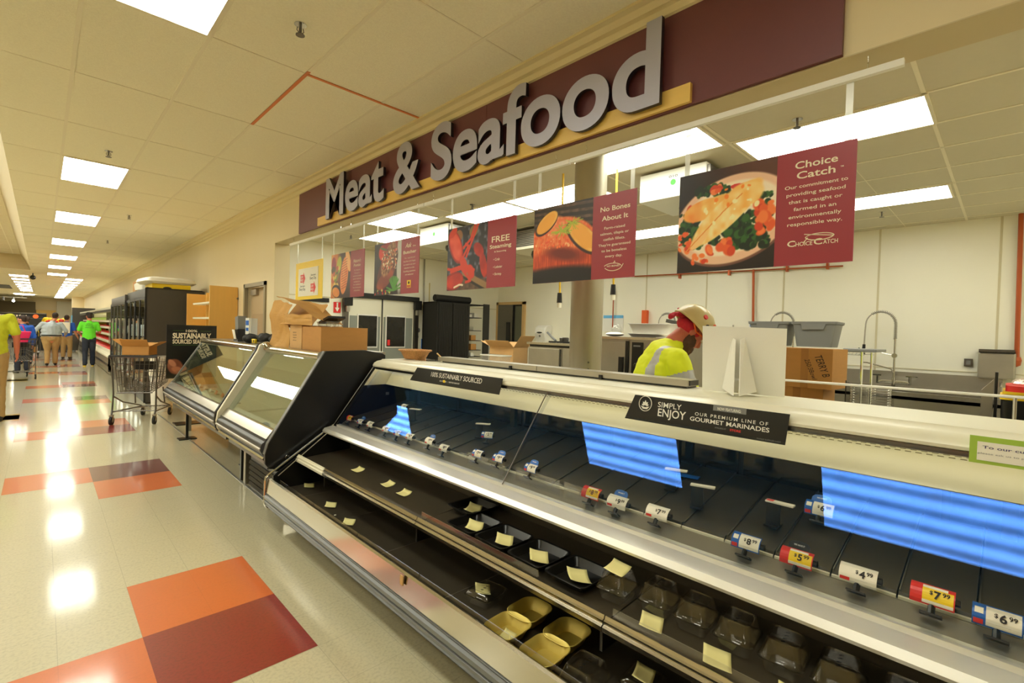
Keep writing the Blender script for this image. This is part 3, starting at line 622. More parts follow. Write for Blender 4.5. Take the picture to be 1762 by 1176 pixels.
# yellow-bordered card
t = thing('hanging_poster', 'white card with a yellow border and red arrow emblems, leftmost of the hanging signs', 'poster', (2.45, 6.29, 1.9), 'posters hanging from the rails')
m = MB(); m.box(2.45, 2.456, 5.86, 6.72, 1.885, 2.372); m.build('border', YEL, t)
m = MB(); m.box(2.446, 2.45, 5.98, 6.62, 1.93, 2.29); m.build('card', PAPER, t)
for cy, cz in ((6.47, 2.16), (6.13, 2.03)):
    m = MB(); m.prismx([(cy+.07, cz-.05), (cy+.07, cz+.05), (cy-.03, cz+.05), (cy-.03, cz+.075), (cy-.085, cz), (cy-.03, cz-.075), (cy-.03, cz-.05)], 2.443, 2.446); m.mi(1)
    put(m, 'LOW', (2.443, cy+.02, cz+.006), U, V_, .028, .08, 'C', .02, mi=1); put(m, 'PRICE', (2.443, cy+.02, cz-.036), U, V_, .028, .085, 'C', .02, mi=1); m.build('arrow', [RED, TEXTW], t)
for cy, cz in ((6.13, 2.16), (6.47, 2.03)):
    m = MB(); put(m, 'Save more', (2.446, cy, cz+.02), U, V_, .025, .15, 'C', .01); m.build('text_line', INK, t); m = MB(); put(m, 'Every Day.', (2.446, cy, cz-.025), U, V_, .035, .2, 'C', .01); m.build('text_line', INK, t)
for y in (6.68, 5.90):
    m = MB(); m.box(2.457, 2.4585, y-.014, y+.014, 2.35, 2.638); m.build('strap', STRAP, t)
# ================================================================ MAIN DISPLAY CASE
Y0, Y1 = -.62, 4.0
case = thing('display_case', 'long near meat case with slanted glass above two open lower decks', 'display case', (1.9, 1.7, 0))
m = MB(); m.prism([(1.40, .015), (1.42, .015), (1.42, .16), (1.40, .16)], Y0, Y1-.01); m.build('kick_panel', KICK, case)
m = MB(); m.box(1.44, 2.52, Y0, Y1-.05, 0, .13); m.box(1.30, 2.52, Y0, Y1-.03, .13, .225); m.build('base', BLACKM, case)
m = MB(); m.prism([(1.30, .125), (1.27, .128), (1.255, .145), (1.262, .152), (1.25, .163), (1.25, .178), (1.262, .184), (1.25, .192), (1.25, .212), (1.26, .222), (1.255, .232), (1.30, .236)], Y0, Y1-.015); m.build('bumper', GRAYL, case, smooth=True)
m = MB(); m.prism([(1.275, .118), (1.30, .118), (1.30, .126), (1.275, .126)], Y0, Y1-.015); m.build('bumper_trim', BLACK, case)
m = MB(); m.prism([(1.262, .236), (1.285, .236), (1.297, .346), (1.285, .352), (1.272, .346)], Y0, Y1-.015); m.build('front_apron', STEELB, case)
m = MB(); m.box(1.31, 1.94, Y0, Y1-.03, .225, .25)
m.mi(1)
for k in range(7): m.box(1.32, 1.93, .02+k*.61-.0015, .02+k*.61+.0015, .25, .2508)
m.build('lower_deck', [DECK, STEELW], case)
for a, b in ((-.6, .68), (.69, 1.30), (1.31, 1.92), (1.93, 2.55), (2.56, 3.17), (3.18, 3.80)):
    m = MB(); m.box(1.302, 1.307, a, b, .25, .368); m.build('deck_fence', CLEAR, case)
# mid shelf, in lengths
for k, (a, b) in enumerate(((-.55, 1.00), (1.005, 2.235), (2.24, 3.45), (3.46, 3.96))):
    zf = .0 if k < 3 else .01
    m = MB(); m.prism([(1.50, .478-zf), (1.93, .500-zf), (1.93, .486-zf), (1.50, .462-zf)], a, b); m.build('shelf', DECK, case)
    m = MB(); m.prism([(1.474, .452), (1.484, .448), (1.502, .462), (1.502, .502), (1.492, .506), (1.488, .494), (1.480, .490), (1.482, .476), (1.472, .470)], a, b); m.build('shelf_rail', STEELB if k < 3 else PAINTW, case)
    m = MB(); m.box(1.50, 1.93, a+.01, a+.022, .36, .47); m.build('shelf_bracket', STEELD, case)
for a, b in ((1.35, 2.22), (.2, .98)):
    m = MB(); m.box(1.506, 1.510, a, b, .485, .535); m.build('shelf_fence', CLEAR, case)
m = MB(); m.box(1.935, 1.95, Y0, Y1-.03, .25, .60); m.build('lower_back_panel', DECK, case)
PERF = MB(); PERF.prism([(1.935, .555), (1.80, .665), (1.80, .672), (1.94, .56)], Y0, Y1-.03); PERF.mi(1)
for k in range(130):
    y = Y0+.03+k*.0352
    PERF.box(1.868, 1.878, y, y+.012, .602, .612)
PERF.build('perforated_strip', [STEELD, BLACK], case)
# chrome sill under the glass
m = MB(); m.prism([(1.700, .655), (1.695, .668), (1.712, .690), (1.722, .692), (1.786, .702), (1.80, .690), (1.808, .690), (1.812, .708), (1.840, .712), (1.846, .70), (1.846, .65), (1.80, .66), (1.72, .652)], Y0, Y1-.015); m.build('sill', SILL, case)
m = MB(); m.prism([(1.846, .655), (1.846, .706), (1.905, .742), (1.92, .742), (1.92, .72), (1.86, .655)], Y0, Y1-.03); m.build('inner_front_panel', STEELW, case)
m = MB(); m.box(1.95, 2.54, Y0, Y1-.03, .225, .68); m.build('case_body', DECK, case)
m = MB(); m.box(2.52, 2.55, Y0, Y1-.03, .68, 1.20); m.build('rear_door_frame', BLACK, case)
for k in range(6):
    a = Y0+.02+k*.765; m = MB(); m.box(2.512, 2.519, a, a+.74, .80, 1.18); m.build('rear_sliding_door', DARKMIR, case)
# canopy
m = MB(); m.prism([(2.148, 1.205), (2.150, 1.194), (2.160, 1.188), (2.20, 1.190), (2.54, 1.198), (2.62, 1.198), (2.625, 1.262), (2.24, 1.258), (2.232, 1.250), (2.19, 1.243), (2.160, 1.226)], Y0, Y1); m.build('canopy', PAINTW, case, smooth=True)
m = MB(); m.prism([(2.155, 1.189), (2.158, 1.172), (2.170, 1.168), (2.182, 1.189)], Y0, Y1-.01); m.build('glass_holder', STEELD, case)
m = MB(); m.box(2.20, 2.225, Y0+.02, Y1-.05, 1.176, 1.188); m.build('case_lamp', CASEL, case)
m = MB(); m.prism([(2.262, 1.030), (2.268, 1.026), (2.365, 1.19), (2.355, 1.19)], Y0, Y1-.04); m.mi(1)
for r_ in range(3):
    for k in range(150):
        y = Y0+.04+k*.0305+(.015 if r_ % 2 else 0); x = 2.3315-r_*.0045; z = 1.149-r_*.0076
        m.quad((x-.0008, y, z+.0016), (x-.0008, y+.018, z+.0016), (x-.0026, y+.018, z-.0014), (x-.0026, y, z-.0014))
m.build('light_reflector', [PAINTW, mat('slot_shadow_gray', (120, 112, 80), .6)], case)
# glass panes
gd = Vector((2.158-1.812, 0, 1.20-.702)).normalized()
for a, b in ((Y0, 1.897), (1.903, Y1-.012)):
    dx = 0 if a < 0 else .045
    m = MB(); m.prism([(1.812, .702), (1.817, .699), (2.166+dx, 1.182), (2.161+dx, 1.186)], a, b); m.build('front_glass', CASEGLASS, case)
for y in (1.90,):
    m = MB(); m.tube([(1.806, y, .706), (2.150, y, 1.185)], .0035, 6); m.build('glass_joint', STEELD, case)
# end wall of the case
m = MB(); m.prism([(1.31, .16), (1.31, .36), (1.80, .69), (2.16, 1.19), (2.52, 1.19), (2.52, .16)], Y1-.028, Y1-.012); m.mi(1).prism([(2.055, 1.03), (2.165, 1.185), (2.5, 1.185), (2.5, 1.03)], Y1-.034, Y1-.028)
m.build('end_wall', [BLACKP, PAINTW], case)
pth = [(1.43, .03), (1.32, .085), (1.272, .115), (1.255, .15), (1.257, .33), (1.262, .355), (1.285, .372), (1.795, .706)]
m = MB(); m.tube([(x, Y1-.006, z) for x, z in pth], .008, 8); m.build('end_frame', CHROME, case)
m = MB(); m.tube([(1.795, Y1-.006, .706), (2.152, Y1-.006, 1.19)], .0035, 6); m.build('end_glass_edge', STEELD, case)
m = MB(); m.box(2.27, 2.30, 3.965, 3.972, .93, .955); m.build('end_wall_plate', GRAY, case)
m = MB(); m.tube([(1.34, 3.955, .36), (1.70, 3.90, .66)], .004, 6); m.build('support_rod', STEELW, case)
for y in (-.02, 1.22, 2.46, 3.7):
    m = MB(); m.box(2.42, 2.45, y-.02, y+.02, .86, 1.17); m.build('rear_post', BLACK, case)

# ---- lift-out display pans
def make_pan():
    t = thing('display_pan', '', 'display pan', (2.2, 0, .75)); w_ = .086
    n = sqrt(.56**2+.12**2)
    m = MB(); m.prism([(1.922, .748), (1.930, .760), (2.470, .868), (2.490, .862), (2.490, .80), (2.47, .835), (1.94, .727), (1.924, .722)], -w_, w_); m.build('tray', PANB, t)
    m = MB(); m.prism([(1.914, .716), (1.921, .716), (1.921, .752), (1.914, .750)], -w_, w_); m.build('front_lip', PAINTW, t)
    m = MB(); m.prism([(1.93, .7605), (1.93, .766), (2.47, .875), (2.47, .8685)], w_-.004, w_); m.build('side_flange', STEELD, t); return t
pn = make_pan()
PO = ['at the near right edge of the case']+['']*40
for k in range(25):
    o = pn if k == 0 else copytree(pn); y = -.40+k*.177
    o.location = (2.2, y, .75); tag(o, ('dark sloped lift-out pan in the glass case, number %s from the near right end' % (['one', 'two', 'three', 'four', 'five', 'six', 'seven', 'eight', 'nine', 'ten', 'eleven', 'twelve', 'thirteen', 'fourteen', 'fifteen', 'sixteen', 'seventeen', 'eighteen', 'nineteen', 'twenty', 'twenty-one', 'twenty-two', 'twenty-three', 'twenty-four', 'twenty-five'][k])), 'display pan', 'dark display pans behind the glass')
# ---- price tags on clips
def price_tag(y, z, style, price, label, x=1.885, topper=None, tilt=0, s=1.0, up=None, rz=0):
    t = thing('price_tag', label, 'price tag', (x, y, z-.05), 'price tags on the pans')
    W, Hh = .1*s, .058*s; u = Vector((0, -1, 0)); nrm = Vector((-.83, 0, .55)); v = Vector((.55, 0, .83)); n_ = 6
    if rz: R_ = Matrix.Rotation(rz, 3, 'Z'); u = R_ @ u; nrm = R_ @ nrm; v = R_ @ v
    c = Vector((x, y, z))
    def P(a, b, off=0): bb = b; bow = .012*(1-(2*b)**2); return c+u*(a*W)+v*(b*Hh)+nrm*(bow+off)
    def strip(m, a0, a1, b0, b1, off):
        vs = []; fs = []
        for k in range(n_+1):
            b = b0+(b1-b0)*k/n_; vs += [P(a0, b, off), P(a1, b, off)]
        for k in range(n_): fs.append((2*k, 2*k+1, 2*k+3, 2*k+2))
        o_ = len(m.v); m.add(vs, fs)
    m = MB(); m.cbox(c-nrm*.006, .008, W*.5, .012, rot=Matrix((nrm, u, v)).transposed()); m.tube([c+u*(.3*W)-nrm*.002, c+u*(.62*W)-nrm*.002], .011*s, 10)
    m.cyl(c-v*.015-nrm*.006, c-v*.052-nrm*.004, .009*s, 8); m.cbox(c-v*.054-nrm*.002, .03, .05*s, .006, rot=Matrix((nrm, u, v)).transposed()); m.build('clip', BLACK, t)
    base, pan_, left = {'r': (RED, YEL, None), 'b': (BLUE, PAPER, None), 'w': (PAPER, PAPER, None), 'bs': (BLUE, PAPER, None)}[style]
    m = MB(); strip(m, -.5, .5, -.5, .5, 0); m.mi(1); strip(m, -.22 if style != 'w' else -.48, .47, -.44, .44 if style != 'r' else .30, .0006)
    m.mi(2)
    if style == 'w': strip(m, -.46, -.2, -.45, -.3, .0012)
    elif style == 'r':
        m.mi(1).cm = 3; strip(m, -.22, .47, -.44, -.30, .0012); strip(m, -.22, .34, .30, .44, .0010)
    else: strip(m, -.47, -.27, -.45, -.25, .0012); m.cm = 3; strip(m, -.45, -.27, 0, .3, .0008)
    m.build('card', [base, pan_, RED, PAPER], t)
    m = MB(); cy = c+u*(.12*W)+nrm*.0135
    put(m, price, cy-v*(.16*Hh), u, v, .36*Hh, None, 'C', .03); put(m, '$', cy-u*(.14*W)+v*.0, u, v, .18*Hh, None, 'C', .02); put(m, '99', cy+u*(.19*W)+v*(.02*Hh), u, v, .2*Hh, None, 'C', .02)
    if s > .5: put(m, '________', cy-v*(.32*Hh), u, v, .05*Hh, .3*W, 'C', .01)
    m.build('price', INK, t)
    if topper:
        m = MB(); pts = [(-.34, .5), (-.34, .8), (-.24, .98), (0, 1.04), (.24, .98), (.34, .8), (.34, .5)]
        ps = [c+u*(a*W)+v*(b*Hh)-nrm*.004 for a, b in pts]; m.add(ps+[p-nrm*.002 for p in ps], [tuple(range(7)), tuple(range(13, 6, -1))]+[(i_, (i_+1) % 7, 7+(i_+1) % 7, 7+i_) for i_ in range(7)])
        m.mi(1); put(m, 'WE HAVE IT', c+v*(.72*Hh)-nrm*.0035, u, v, .1*Hh, .34*W, 'C', .02, mi=1); m.build('topper', [BLUE if topper == 'b' else BLACK, TEXTW], t)
    return t
TG = [(-.0, .774, 'b', '6', None, 'blue edged 6.99 price tag at the right border of the picture'), (.135, .783, 'r', '7', None, 'red and yellow 7.99 price tag, second from the right'), (.315, .776, 'w', '4', None, 'plain white 4.99 price tag'),
      (.491, .769, 'r', '5', 'k', 'red and yellow 5.99 price tag with a black topper'), (.658, .768, 'b', '8', None, 'blue edged 8.99 price tag'), (1.019, .775, 'w', '7', None, 'plain white 7.99 price tag right of the first lit reflection'),
      (1.218, .765, 'w', '9', 'b', 'white 9.99 price tag with a blue topper under the left blue reflection'), (1.364, .769, 'r', '8', None, 'red and yellow 8.99 price tag next to a blue-topped one'), (1.760, .800, 'bs', '9', 'b', 'blue-topped price tag just right of the glass joint'),
      (2.016, .800, 'bs', '9', 'b', 'blue-topped price tag just left of the glass joint'), (2.20, .790, 'bs', '7', None, 'blue edged price tag leaning behind the left glass pane'), (2.537, .759, 'w', '8', None, 'white price tag, eighth from the far left end of the front row'),
      (2.701, .775, 'w', '7', 'b', 'white price tag with blue topper, seventh from the far left end'), (2.944, .763, 'w', '6', None, 'white price tag, sixth from the far left end of the front row'), (3.107, .76, 'bs', '5', None, 'blue edged price tag, fifth from the far left end'),
      (3.274, .762, 'w', '6', 'b', 'white price tag with blue topper, fourth from the far left end'), (3.518, .760, 'w', '7', None, 'white price tag, third from the far left end of the front row'), (3.683, .757, 'bs', '4', 'b', 'blue-topped price tag, second from the far left end'), (3.875, .757, 'r', '8', None, 'small red and yellow price tag at the far left end of the case')]
for y, z, st, pr, tp, lb in TG: price_tag(y, z+.012, st, pr, lb, topper=tp, s=1.0 if y < 1.5 else .84)
price_tag(2.34, .865, 'bs', '2', 'tipped blue edged price tag lying deeper in the case behind the leaning one', x=2.08, s=.8, rz=.5)
price_tag(3.45, .90, 'w', '3', 'white price tag set far back in the pans near the left end', x=2.15, s=.75)
price_tag(.50, .875, 'bs', '6', 'blue-topped 6.99 tag seen through the right blue reflection', x=2.2, topper='b', s=1.0)
def lying_clip(x, y, z, label, rz, red=True):
    t = thing('tag_holder', label, 'tag holder', (x, y, z), 'empty tag holders standing in the pans'); R = Matrix.Rotation(rz, 3, 'Z')
    m = MB(); m.cbox(Vector((x, y, z+.045)), .012, .05, .09, rz=rz); m.cbox(Vector((x, y, z+.004)), .06, .05, .008, rz=rz); m.build('stand', BLACK, t)
    m = MB(); m.cbox(Vector((x, y, z+.093))+R @ Vector((.01, -.02, 0)), .03, .10, .006, rz=rz); m.build('card', PAPER, t)
    if red: m = MB(); m.cbox(Vector((x, y, z+.0965))+R @ Vector((.01, .015, 0)), .02, .025, .001, rz=rz); m.build('red_mark', RED, t)
lying_clip(2.08, .63, .80, 'black tag holder with a white card edge left of the right blue reflection', 0)
lying_clip(2.06, .93, .795, 'black tag holder in the middle of the pans, right of the left blue reflection', .3, False)
lying_clip(2.15, 1.10, .812, 'black tag holder at the lower right corner of the left blue reflection', .3, False)
lying_clip(2.15, 2.50, .812, 'black tag holder tipped over behind the leaning blue price tag', .6, False)
lying_clip(2.13, 3.30, .808, 'black tag holder in the far pans beside a small grey wedge', .4, False)
m = MB(); m.cbox((2.31, 1.10, .846), .05, .12, .004, rz=.2); tag(m.build('blue_topper', BLUE), 'loose blue tag topper lying on a pan', 'card')
# clear dividers standing in the case
for y0, y1 in ((1.32, 1.52), (1.55, 1.86), (1.95, 2.28)):
    m = MB(); m.box(1.868, 1.872, y0, y1, .722, .80); tag(m.build('clear_divider', CLEAR), 'clear plastic fence behind the glass by the '+('red 8.99 tag' if y0 < 1.5 else 'glass joint, right side' if y0 < 1.9 else 'glass joint, left side'), 'divider', 'clear fences inside the glass')
# ---- strips hung on the glass
def onplane(x, y, z): return Vector((x, y, z))
gu = Vector((0, -1, 0)); gv = Vector((.14, 0, .99)).normalized(); gn = gu.cross(gv)
def strip_sign(name, label, y0, y1, ztop, zbot, xt, face, lines, lean=.14, skew=0.0, cat='sign'):
    t = thing(name, label, cat, (xt, (y0+y1)/2, zbot)); h = ztop-zbot; v = Vector((lean, 0, 1)).normalized(); n = gu.cross(v)
    o = Vector((xt-lean*h, 0, zbot)); m = MB()
    c4 = [(y1+skew, 0), (y0+skew*.2, 0), (y0, h), (y1, h)]
    F = [Vector((0, a, 0))+o+v*b for a, b in c4]
    m.add(F+[p-n*.003 for p in F], [(0, 1, 2, 3), (7, 6, 5, 4), (0, 4, 5, 1), (1, 5, 6, 2), (2, 6, 7, 3), (3, 7, 4, 0)]); m.build('board', face, t)
    for k, (s, cu, cv, cap, wd, bold, shear, sp_, mm) in enumerate(lines):
        m = MB(); put(m, s, Vector((0, y1-cu*(y1-y0), 0))+o+v*(cv*h), gu, v, cap*h, wd*(y1-y0) if wd else None, 'C', bold, shear, sp_); m.build('lettering', mm, t)
    return t, o, v, n, h
WT = TEXTW
t, o, v, n, h = strip_sign('strip_sign', 'black strip reading 100% Sustainably Sourced along the case top', 2.27, 3.26, 1.238, 1.130, 2.136, BLACK, [('100% SUSTAINABLY SOURCED', .50, .50, .32, .60, .006, .15, 1, WT), ('OUR PROMISE   |   CERTIFIED SEAFOOD', .44, .24, .085, .24, .01, 0, 1, WT)], skew=.08)
m = MB(); m.cbox(o+v*(h*.29)+Vector((0, 2.885, 0))+n*.002, .002, .025, .018); m.build('emblem', YEL, t)
t, o, v, n, h = strip_sign('strip_sign', 'black strip reading Simply Enjoy, our premium line of gourmet marinades', .600, 1.300, 1.242, 1.118, 2.136, BLACK,
    [('SIMPLY', .27, .64, .20, .17, .004, 0, 1, WT), ('ENJOY', .29, .30, .29, .20, .012, 0, 1, WT), ('OUR PREMIUM LINE OF', .67, .53, .115, .44, .004, 0, 1.3, WT), ('GOURMET MARINADES', .66, .32, .145, .48, .014, 0, 1, WT), ('AVAILABLE AT', .62, .18, .05, .07, .01, 0, 1, GRAY), ('STORE', .71, .17, .07, .065, .03, 0, 1, RED), ('WHILE SUPPLIES LAST', .90, .05, .045, .13, .01, 0, 1, GRAY)], skew=.045)
m = MB(); m.cbox(o+v*(h*.90)+Vector((0, .835, 0))+n*.001, .002, .14, .026, rot=Matrix((n, gu, v)).transposed()); m.build('tab', GRAY, t)
m = MB(); put(m, 'NOW FEATURING:', o+v*(h*.83)+Vector((0, .835, 0))+n*.003, gu, v, .012, .10, 'C', .02); m.build('lettering', WT, t)
cc = o+v*(h*.70)+Vector((0, 1.237, 0))+n*.003; m = MB(); m.tube([cc+gu*(.034*cos(a*pi/12))+v*(.036*sin(a*pi/12)) for a in range(24)], .0022, 5, closed=True)
for a, l in ((90, .026), (50, .022), (130, .022), (10, .02), (170, .02)):
    d_ = gu*cos(radians(a))+v*sin(radians(a)); e_ = n.cross(d_); q = cc-v*.008; m.add([q, q+d_*l*.55+e_*.006, q+d_*l, q+d_*l*.55-e_*.006], [(0, 1, 2, 3)])
q = cc-v*.012; m.add([q+gu*.024, q-v*.014+gu*.012, q-v*.014-gu*.012, q-gu*.024, q-v*.006], [(0, 1, 2, 3, 4)])
m.build('leaf_emblem', WT, t)
NC = strip_sign('notice_card', 'green-bordered white notice card at the right border of the case top', -.24, .08, 1.25, 1.165, 2.133, LIMEB, [], skew=0, cat='sign')
t, o, v, n, h = NC
m = MB(); P = [Vector((0, a, 0))+o+v*b+n*.0015 for a, b in ((.062, .010), (-.225, .010), (-.225, .068), (.062, .068))]; m.add(P, [(0, 1, 2, 3)]); qq = m.build('card', PAPER, t); qq.modifiers.new('t', 'SOLIDIFY').thickness = .001
m = MB(); put(m, 'To our customers,', o+v*.048+n*.003+Vector((0, .05, 0)), gu, v, .0085, .17, 'L', .01); m.build('heading', mat('notice_purple', (70, 60, 110), .5), t)
m = MB(); put(m, 'please ask us to prepare', o+v*.030+n*.003+Vector((0, -.01, 0)), gu, v, .005, .14, 'C', .0); m.build('lettering', GRAY, t)
# ---- things in the lower decks
def note(c, rz, lb, s=.075, curl=.012, tilt=0):
    m = MB(); n_ = 6; vs = []; sk_ = .2
    for i_ in range(n_+1):
        for j in range(n_+1):
            a, b = i_/n_-.5, j/n_-.5; x, y = a*s*1.15+b*s*sk_, b*s
            z = .002+curl*(2*abs(a))**3*(1 if a > 0 else .5)+curl*.5*(b+.5)**3+tilt*a*s
            vs.append((c[0]+x*cos(rz)-y*sin(rz), c[1]+x*sin(rz)+y*cos(rz), c[2]+z))
    m.add(vs, [(i_*(n_+1)+j, (i_+1)*(n_+1)+j, (i_+1)*(n_+1)+j+1, i_*(n_+1)+j+1) for i_ in range(n_) for j in range(n_)])
    o = m.build('paper_note', NOTE, smooth=True); sol = o.modifiers.new('t', 'SOLIDIFY'); sol.thickness = .0006; return tag(o, lb, 'note', 'yellow paper notes on the decks')
def zs(x): return .478+(x-1.50)*.0512+.0005
for x, y, rz, lb in ((1.674, 3.30, .3, 'yellow note farthest back on the middle shelf'), (1.673, 2.87, .2, 'yellow note second from the far end of the middle shelf'), (1.662, 2.65, .35, 'yellow note third from the far end of the middle shelf, before the trays')): note((x, y, zs(x)), rz, lb)
for x, y, rz, lb in ((1.498, 3.352, 1.0, 'yellow note farthest back on the bottom deck'), (1.456, 2.98, .9, 'second yellow note on the bottom deck, nearer the front rail')): note((x, y, .2515), rz, lb)
note((1.55, 3.87, .2515), 1.2, 'yellow note in the far corner of the bottom deck')
def meat_tray(x, y, lb):
    t = thing('meat_tray', lb, 'tray', (x, y, zs(x-.11)), 'black trays on the middle shelf'); z0 = zs(x)+.004
    m = MB(); m.rr([(.085, .080, .02, .002), (.105, .100, .025, .034), (.115, .108, .028, .036), (.115, .108, .028, .033), (.103, .098, .025, .031), (.083, .078, .02, -.001)], (x, y, z0), cap0=False)
    m.rr([(.084, .079, .02, .0015), (.083, .078, .019, .002)], (x, y, z0), cap0=True, cap1=True); m.build('tray_shell', BLACK, t, smooth=True); return z0
for k, (x, y, lb) in enumerate(((1.80, 2.13, 'black foam tray farthest back on the shelf, near the riser'), (1.655, 1.945, 'second black foam tray from the far end'), (1.655, 1.715, 'third black foam tray, between two others'), (1.655, 1.480, 'fourth black foam tray from the far end'), (1.655, 1.250, 'nearest black foam tray, beside the clear boxes'))):
    z0 = meat_tray(x, y, lb); note((x-.01, y-.01, z0+.003), .5+.1*k, 'yellow note in the '+['farthest', 'second', 'third', 'fourth', 'nearest'][k]+' black tray', .085, .02)
def clamshell(x, y, z, rz, s, lb, lid=.055):
    t = thing('clear_container', lb, 'plastic container', (x, y, z), 'clear plastic boxes on the shelf'); a, b = .075*s, .066*s
    m = MB(); m.rr([(a*.72, b*.72, .014, .002), (a*.86, b*.86, .02, .035), (a*.9, b*.9, .02, .045), (a, b, .022, .046)], (x, y, z), rz, cap0=True); m.build('base', CLEAR, t, smooth=True)
    m = MB(); m.rr([(a, b, .022, .048), (a*.92, b*.92, .02, .049), (a*.86, b*.86, .02, .06), (a*.70, b*.70, .02, .048+lid), (a*.62, b*.62, .016, .048+lid+.003), (a*.60, b*.60, .015, .048+lid-.002)], (x, y, z), rz, cap1=True); m.build('lid', CLEAR, t, smooth=True)
    m = MB()
    for k in range(4):
        aa = (k-1.5)*.02; m.cbox((x+aa*cos(rz), y+aa*sin(rz)+.0, z+.048+lid-.0012), .004, .012, .001, rz=rz+.5)
    m.build('vent_slots', INK, t)
    return t
cl = [(1.66, 1.06), (1.70, .90), (1.70, .755), (1.70, .61), (1.70, .465), (1.70, .32), (1.70, .17)]
nmz = ['nearest the trays, with a note on its lid', 'second from the trays', 'third from the trays', 'fourth from the trays', 'fifth from the trays', 'sixth from the trays', 'nearest the camera on the shelf']
for k, (x, y) in enumerate(cl): clamshell(x, y, zs(x-.05)+.006, .06, 1.0, 'clear hinged plastic box, '+nmz[k])
note((1.655, 1.06, zs(1.65)+.1145), .15, 'yellow note on the lid of the first clear box', .085, .008)
note((1.60, .875, zs(1.6)+.002), .4, 'yellow note in front of the second clear box', .08, .01); note((1.585, .63, zs(1.58)+.002), .4, 'yellow note in front of the fourth clear box', .085, .01); note((1.575, .40, zs(1.57)+.002), .3, 'yellow note in front of the sixth clear box', .085, .01)
def gold(x, y, lb, rz=0):
    m = MB(); m.rr([(.055, .045, .025, .004), (.062, .052, .028, .006), (.082, .070, .045, .045), (.093, .080, .055, .052), (.095, .082, .056, .050), (.083, .071, .046, .042), (.062, .052, .028, .001)], (x, y, .2515), rz, n=8)
    m.rr([(.055, .045, .025, .004), (.02, .015, .01, .0035)], (x, y, .2515), rz, cap1=True, n=8)
    m.rr([(.062, .052, .028, .001), (.02, .015, .01, .0008)], (x, y, .2515), rz, cap1=True, n=8)
    return tag(m.build('gold_container', GOLD, smooth=True), lb, 'container', 'gold oval containers on the bottom deck')
for x, y, lb in ((1.575, 1.455, 'gold oval container at the back left of the four'), (1.42, 1.435, 'gold oval container at the front left, holding a note'), (1.575, 1.240, 'gold oval container at the back right of the four'), (1.42, 1.225, 'gold oval container at the front right of the four')): gold(x, y, lb, .05)
note((1.41, 1.425, .257), .3, 'yellow note inside the front left gold container', .06, .006)
t = clamshell(1.53, 1.70, .2515, .2, 1.15, 'open clear plastic box on the bottom deck left of the gold containers', .02); note((1.51, 1.70, .305), .9, 'yellow note on the clear box left of the gold containers', .07, .012)
clamshell(1.42, 1.03, .2515, .1, 1.15, 'clear plastic box right of the gold containers', .05); clamshell(1.56, .88, .2515, .1, 1.0, 'clear low plastic box near the bottom edge of the picture', .02); note((1.55, .87, .322), .3, 'yellow note on the low clear box at the bottom edge', .07, .01)
clamshell(1.50, .70, .2515, .1, 1.0, 'clear plastic box nearest the camera on the bottom deck', .03)
m = MB(); m.cbox((1.45, 3.17, .2535), .012, .008, .004); tag(m.build('crumb', PAPER), 'tiny white scrap between two notes on the bottom deck', 'scrap')
m = MB(); m.box(1.256, 1.262, 1.995, 2.02, .30, .345); m.build('apron_clip', CARDL, case)

# ---- on top of the canopy
ZC = 1.262
t = thing('ledge_cover', 'long low stainless ledge lying along the back of the case top', 'ledge', (2.52, 2.3, ZC))
m = MB(); m.box(2.475, 2.60, 1.19, 2.29, 1.272, 1.306); m.build('cover', STEELW, t); m = MB(); m.box(2.475, 2.60, 2.295, 3.46, 1.272, 1.306); m.build('cover', STEELW, t)
for y in (1.75, 2.55): m = MB(); m.box(2.466, 2.4745, y-.012, y+.012, 1.262, 1.29); m.build('clip', BLACK, t)
m = MB(); m.box(2.48, 2.595, 1.2, 3.4, ZC, 1.272); m.build('gasket', BLACK, t)
m = MB(); m.box(2.49, 2.59, 1.185, 1.1895, 1.276, 1.303); m.build('end_opening', BLACK, t)
def mk_easel():
    t = thing('display_easel', 'white board standing with its cardboard strut towards the aisle, beside the crouching worker', 'display board', (2.42, .92, ZC))
    A, B, Cc, D = (2.46, 1.105, ZC+.004), (2.52, .735, ZC+.004), (2.44, .712, 1.588), (2.39, 1.083, 1.596)
    u = (Vector(B)-Vector(A)); nn = Vector((.006, .001, 0))
    m = MB(); P = [Vector(q) for q in (A, B, Cc, D)]; m.add(P+[p+nn for p in P], [(0, 1, 2, 3), (7, 6, 5, 4), (0, 4, 5, 1), (1, 5, 6, 2), (2, 6, 7, 3), (3, 7, 4, 0)]); m.build('board', WHITE, t)
    e = Vector((-.004, 0, 0))
    m = MB(); P = [Vector((2.425, .945, 1.54)), Vector((2.45, .995, 1.285)), Vector((2.345, .90, ZC+.003)), Vector((2.41, .925, 1.53))]; m.add(P+[p+Vector((0, .004, 0)) for p in P], [(0, 1, 2, 3), (7, 6, 5, 4), (0, 4, 5, 1), (1, 5, 6, 2), (2, 6, 7, 3), (3, 7, 4, 0)]); m.build('strut', WHITE, t)
    m = MB(); P = [Vector((2.418, .885, 1.54)), Vector((2.45, .835, 1.285)), Vector((2.36, .880, ZC+.003)), Vector((2.405, .90, 1.53))]; m.add(P+[p+Vector((0, .004, 0)) for p in P], [(0, 1, 2, 3), (7, 6, 5, 4), (0, 4, 5, 1), (1, 5, 6, 2), (2, 6, 7, 3), (3, 7, 4, 0)]); m.build('strut', WHITE, t)
    m = MB(); m.prismz([(2.44, .985), (2.385, .925), (2.40, .87), (2.47, .87)], 1.335, 1.339); m.build('strut_tab', WHITE, t)
mk_easel()
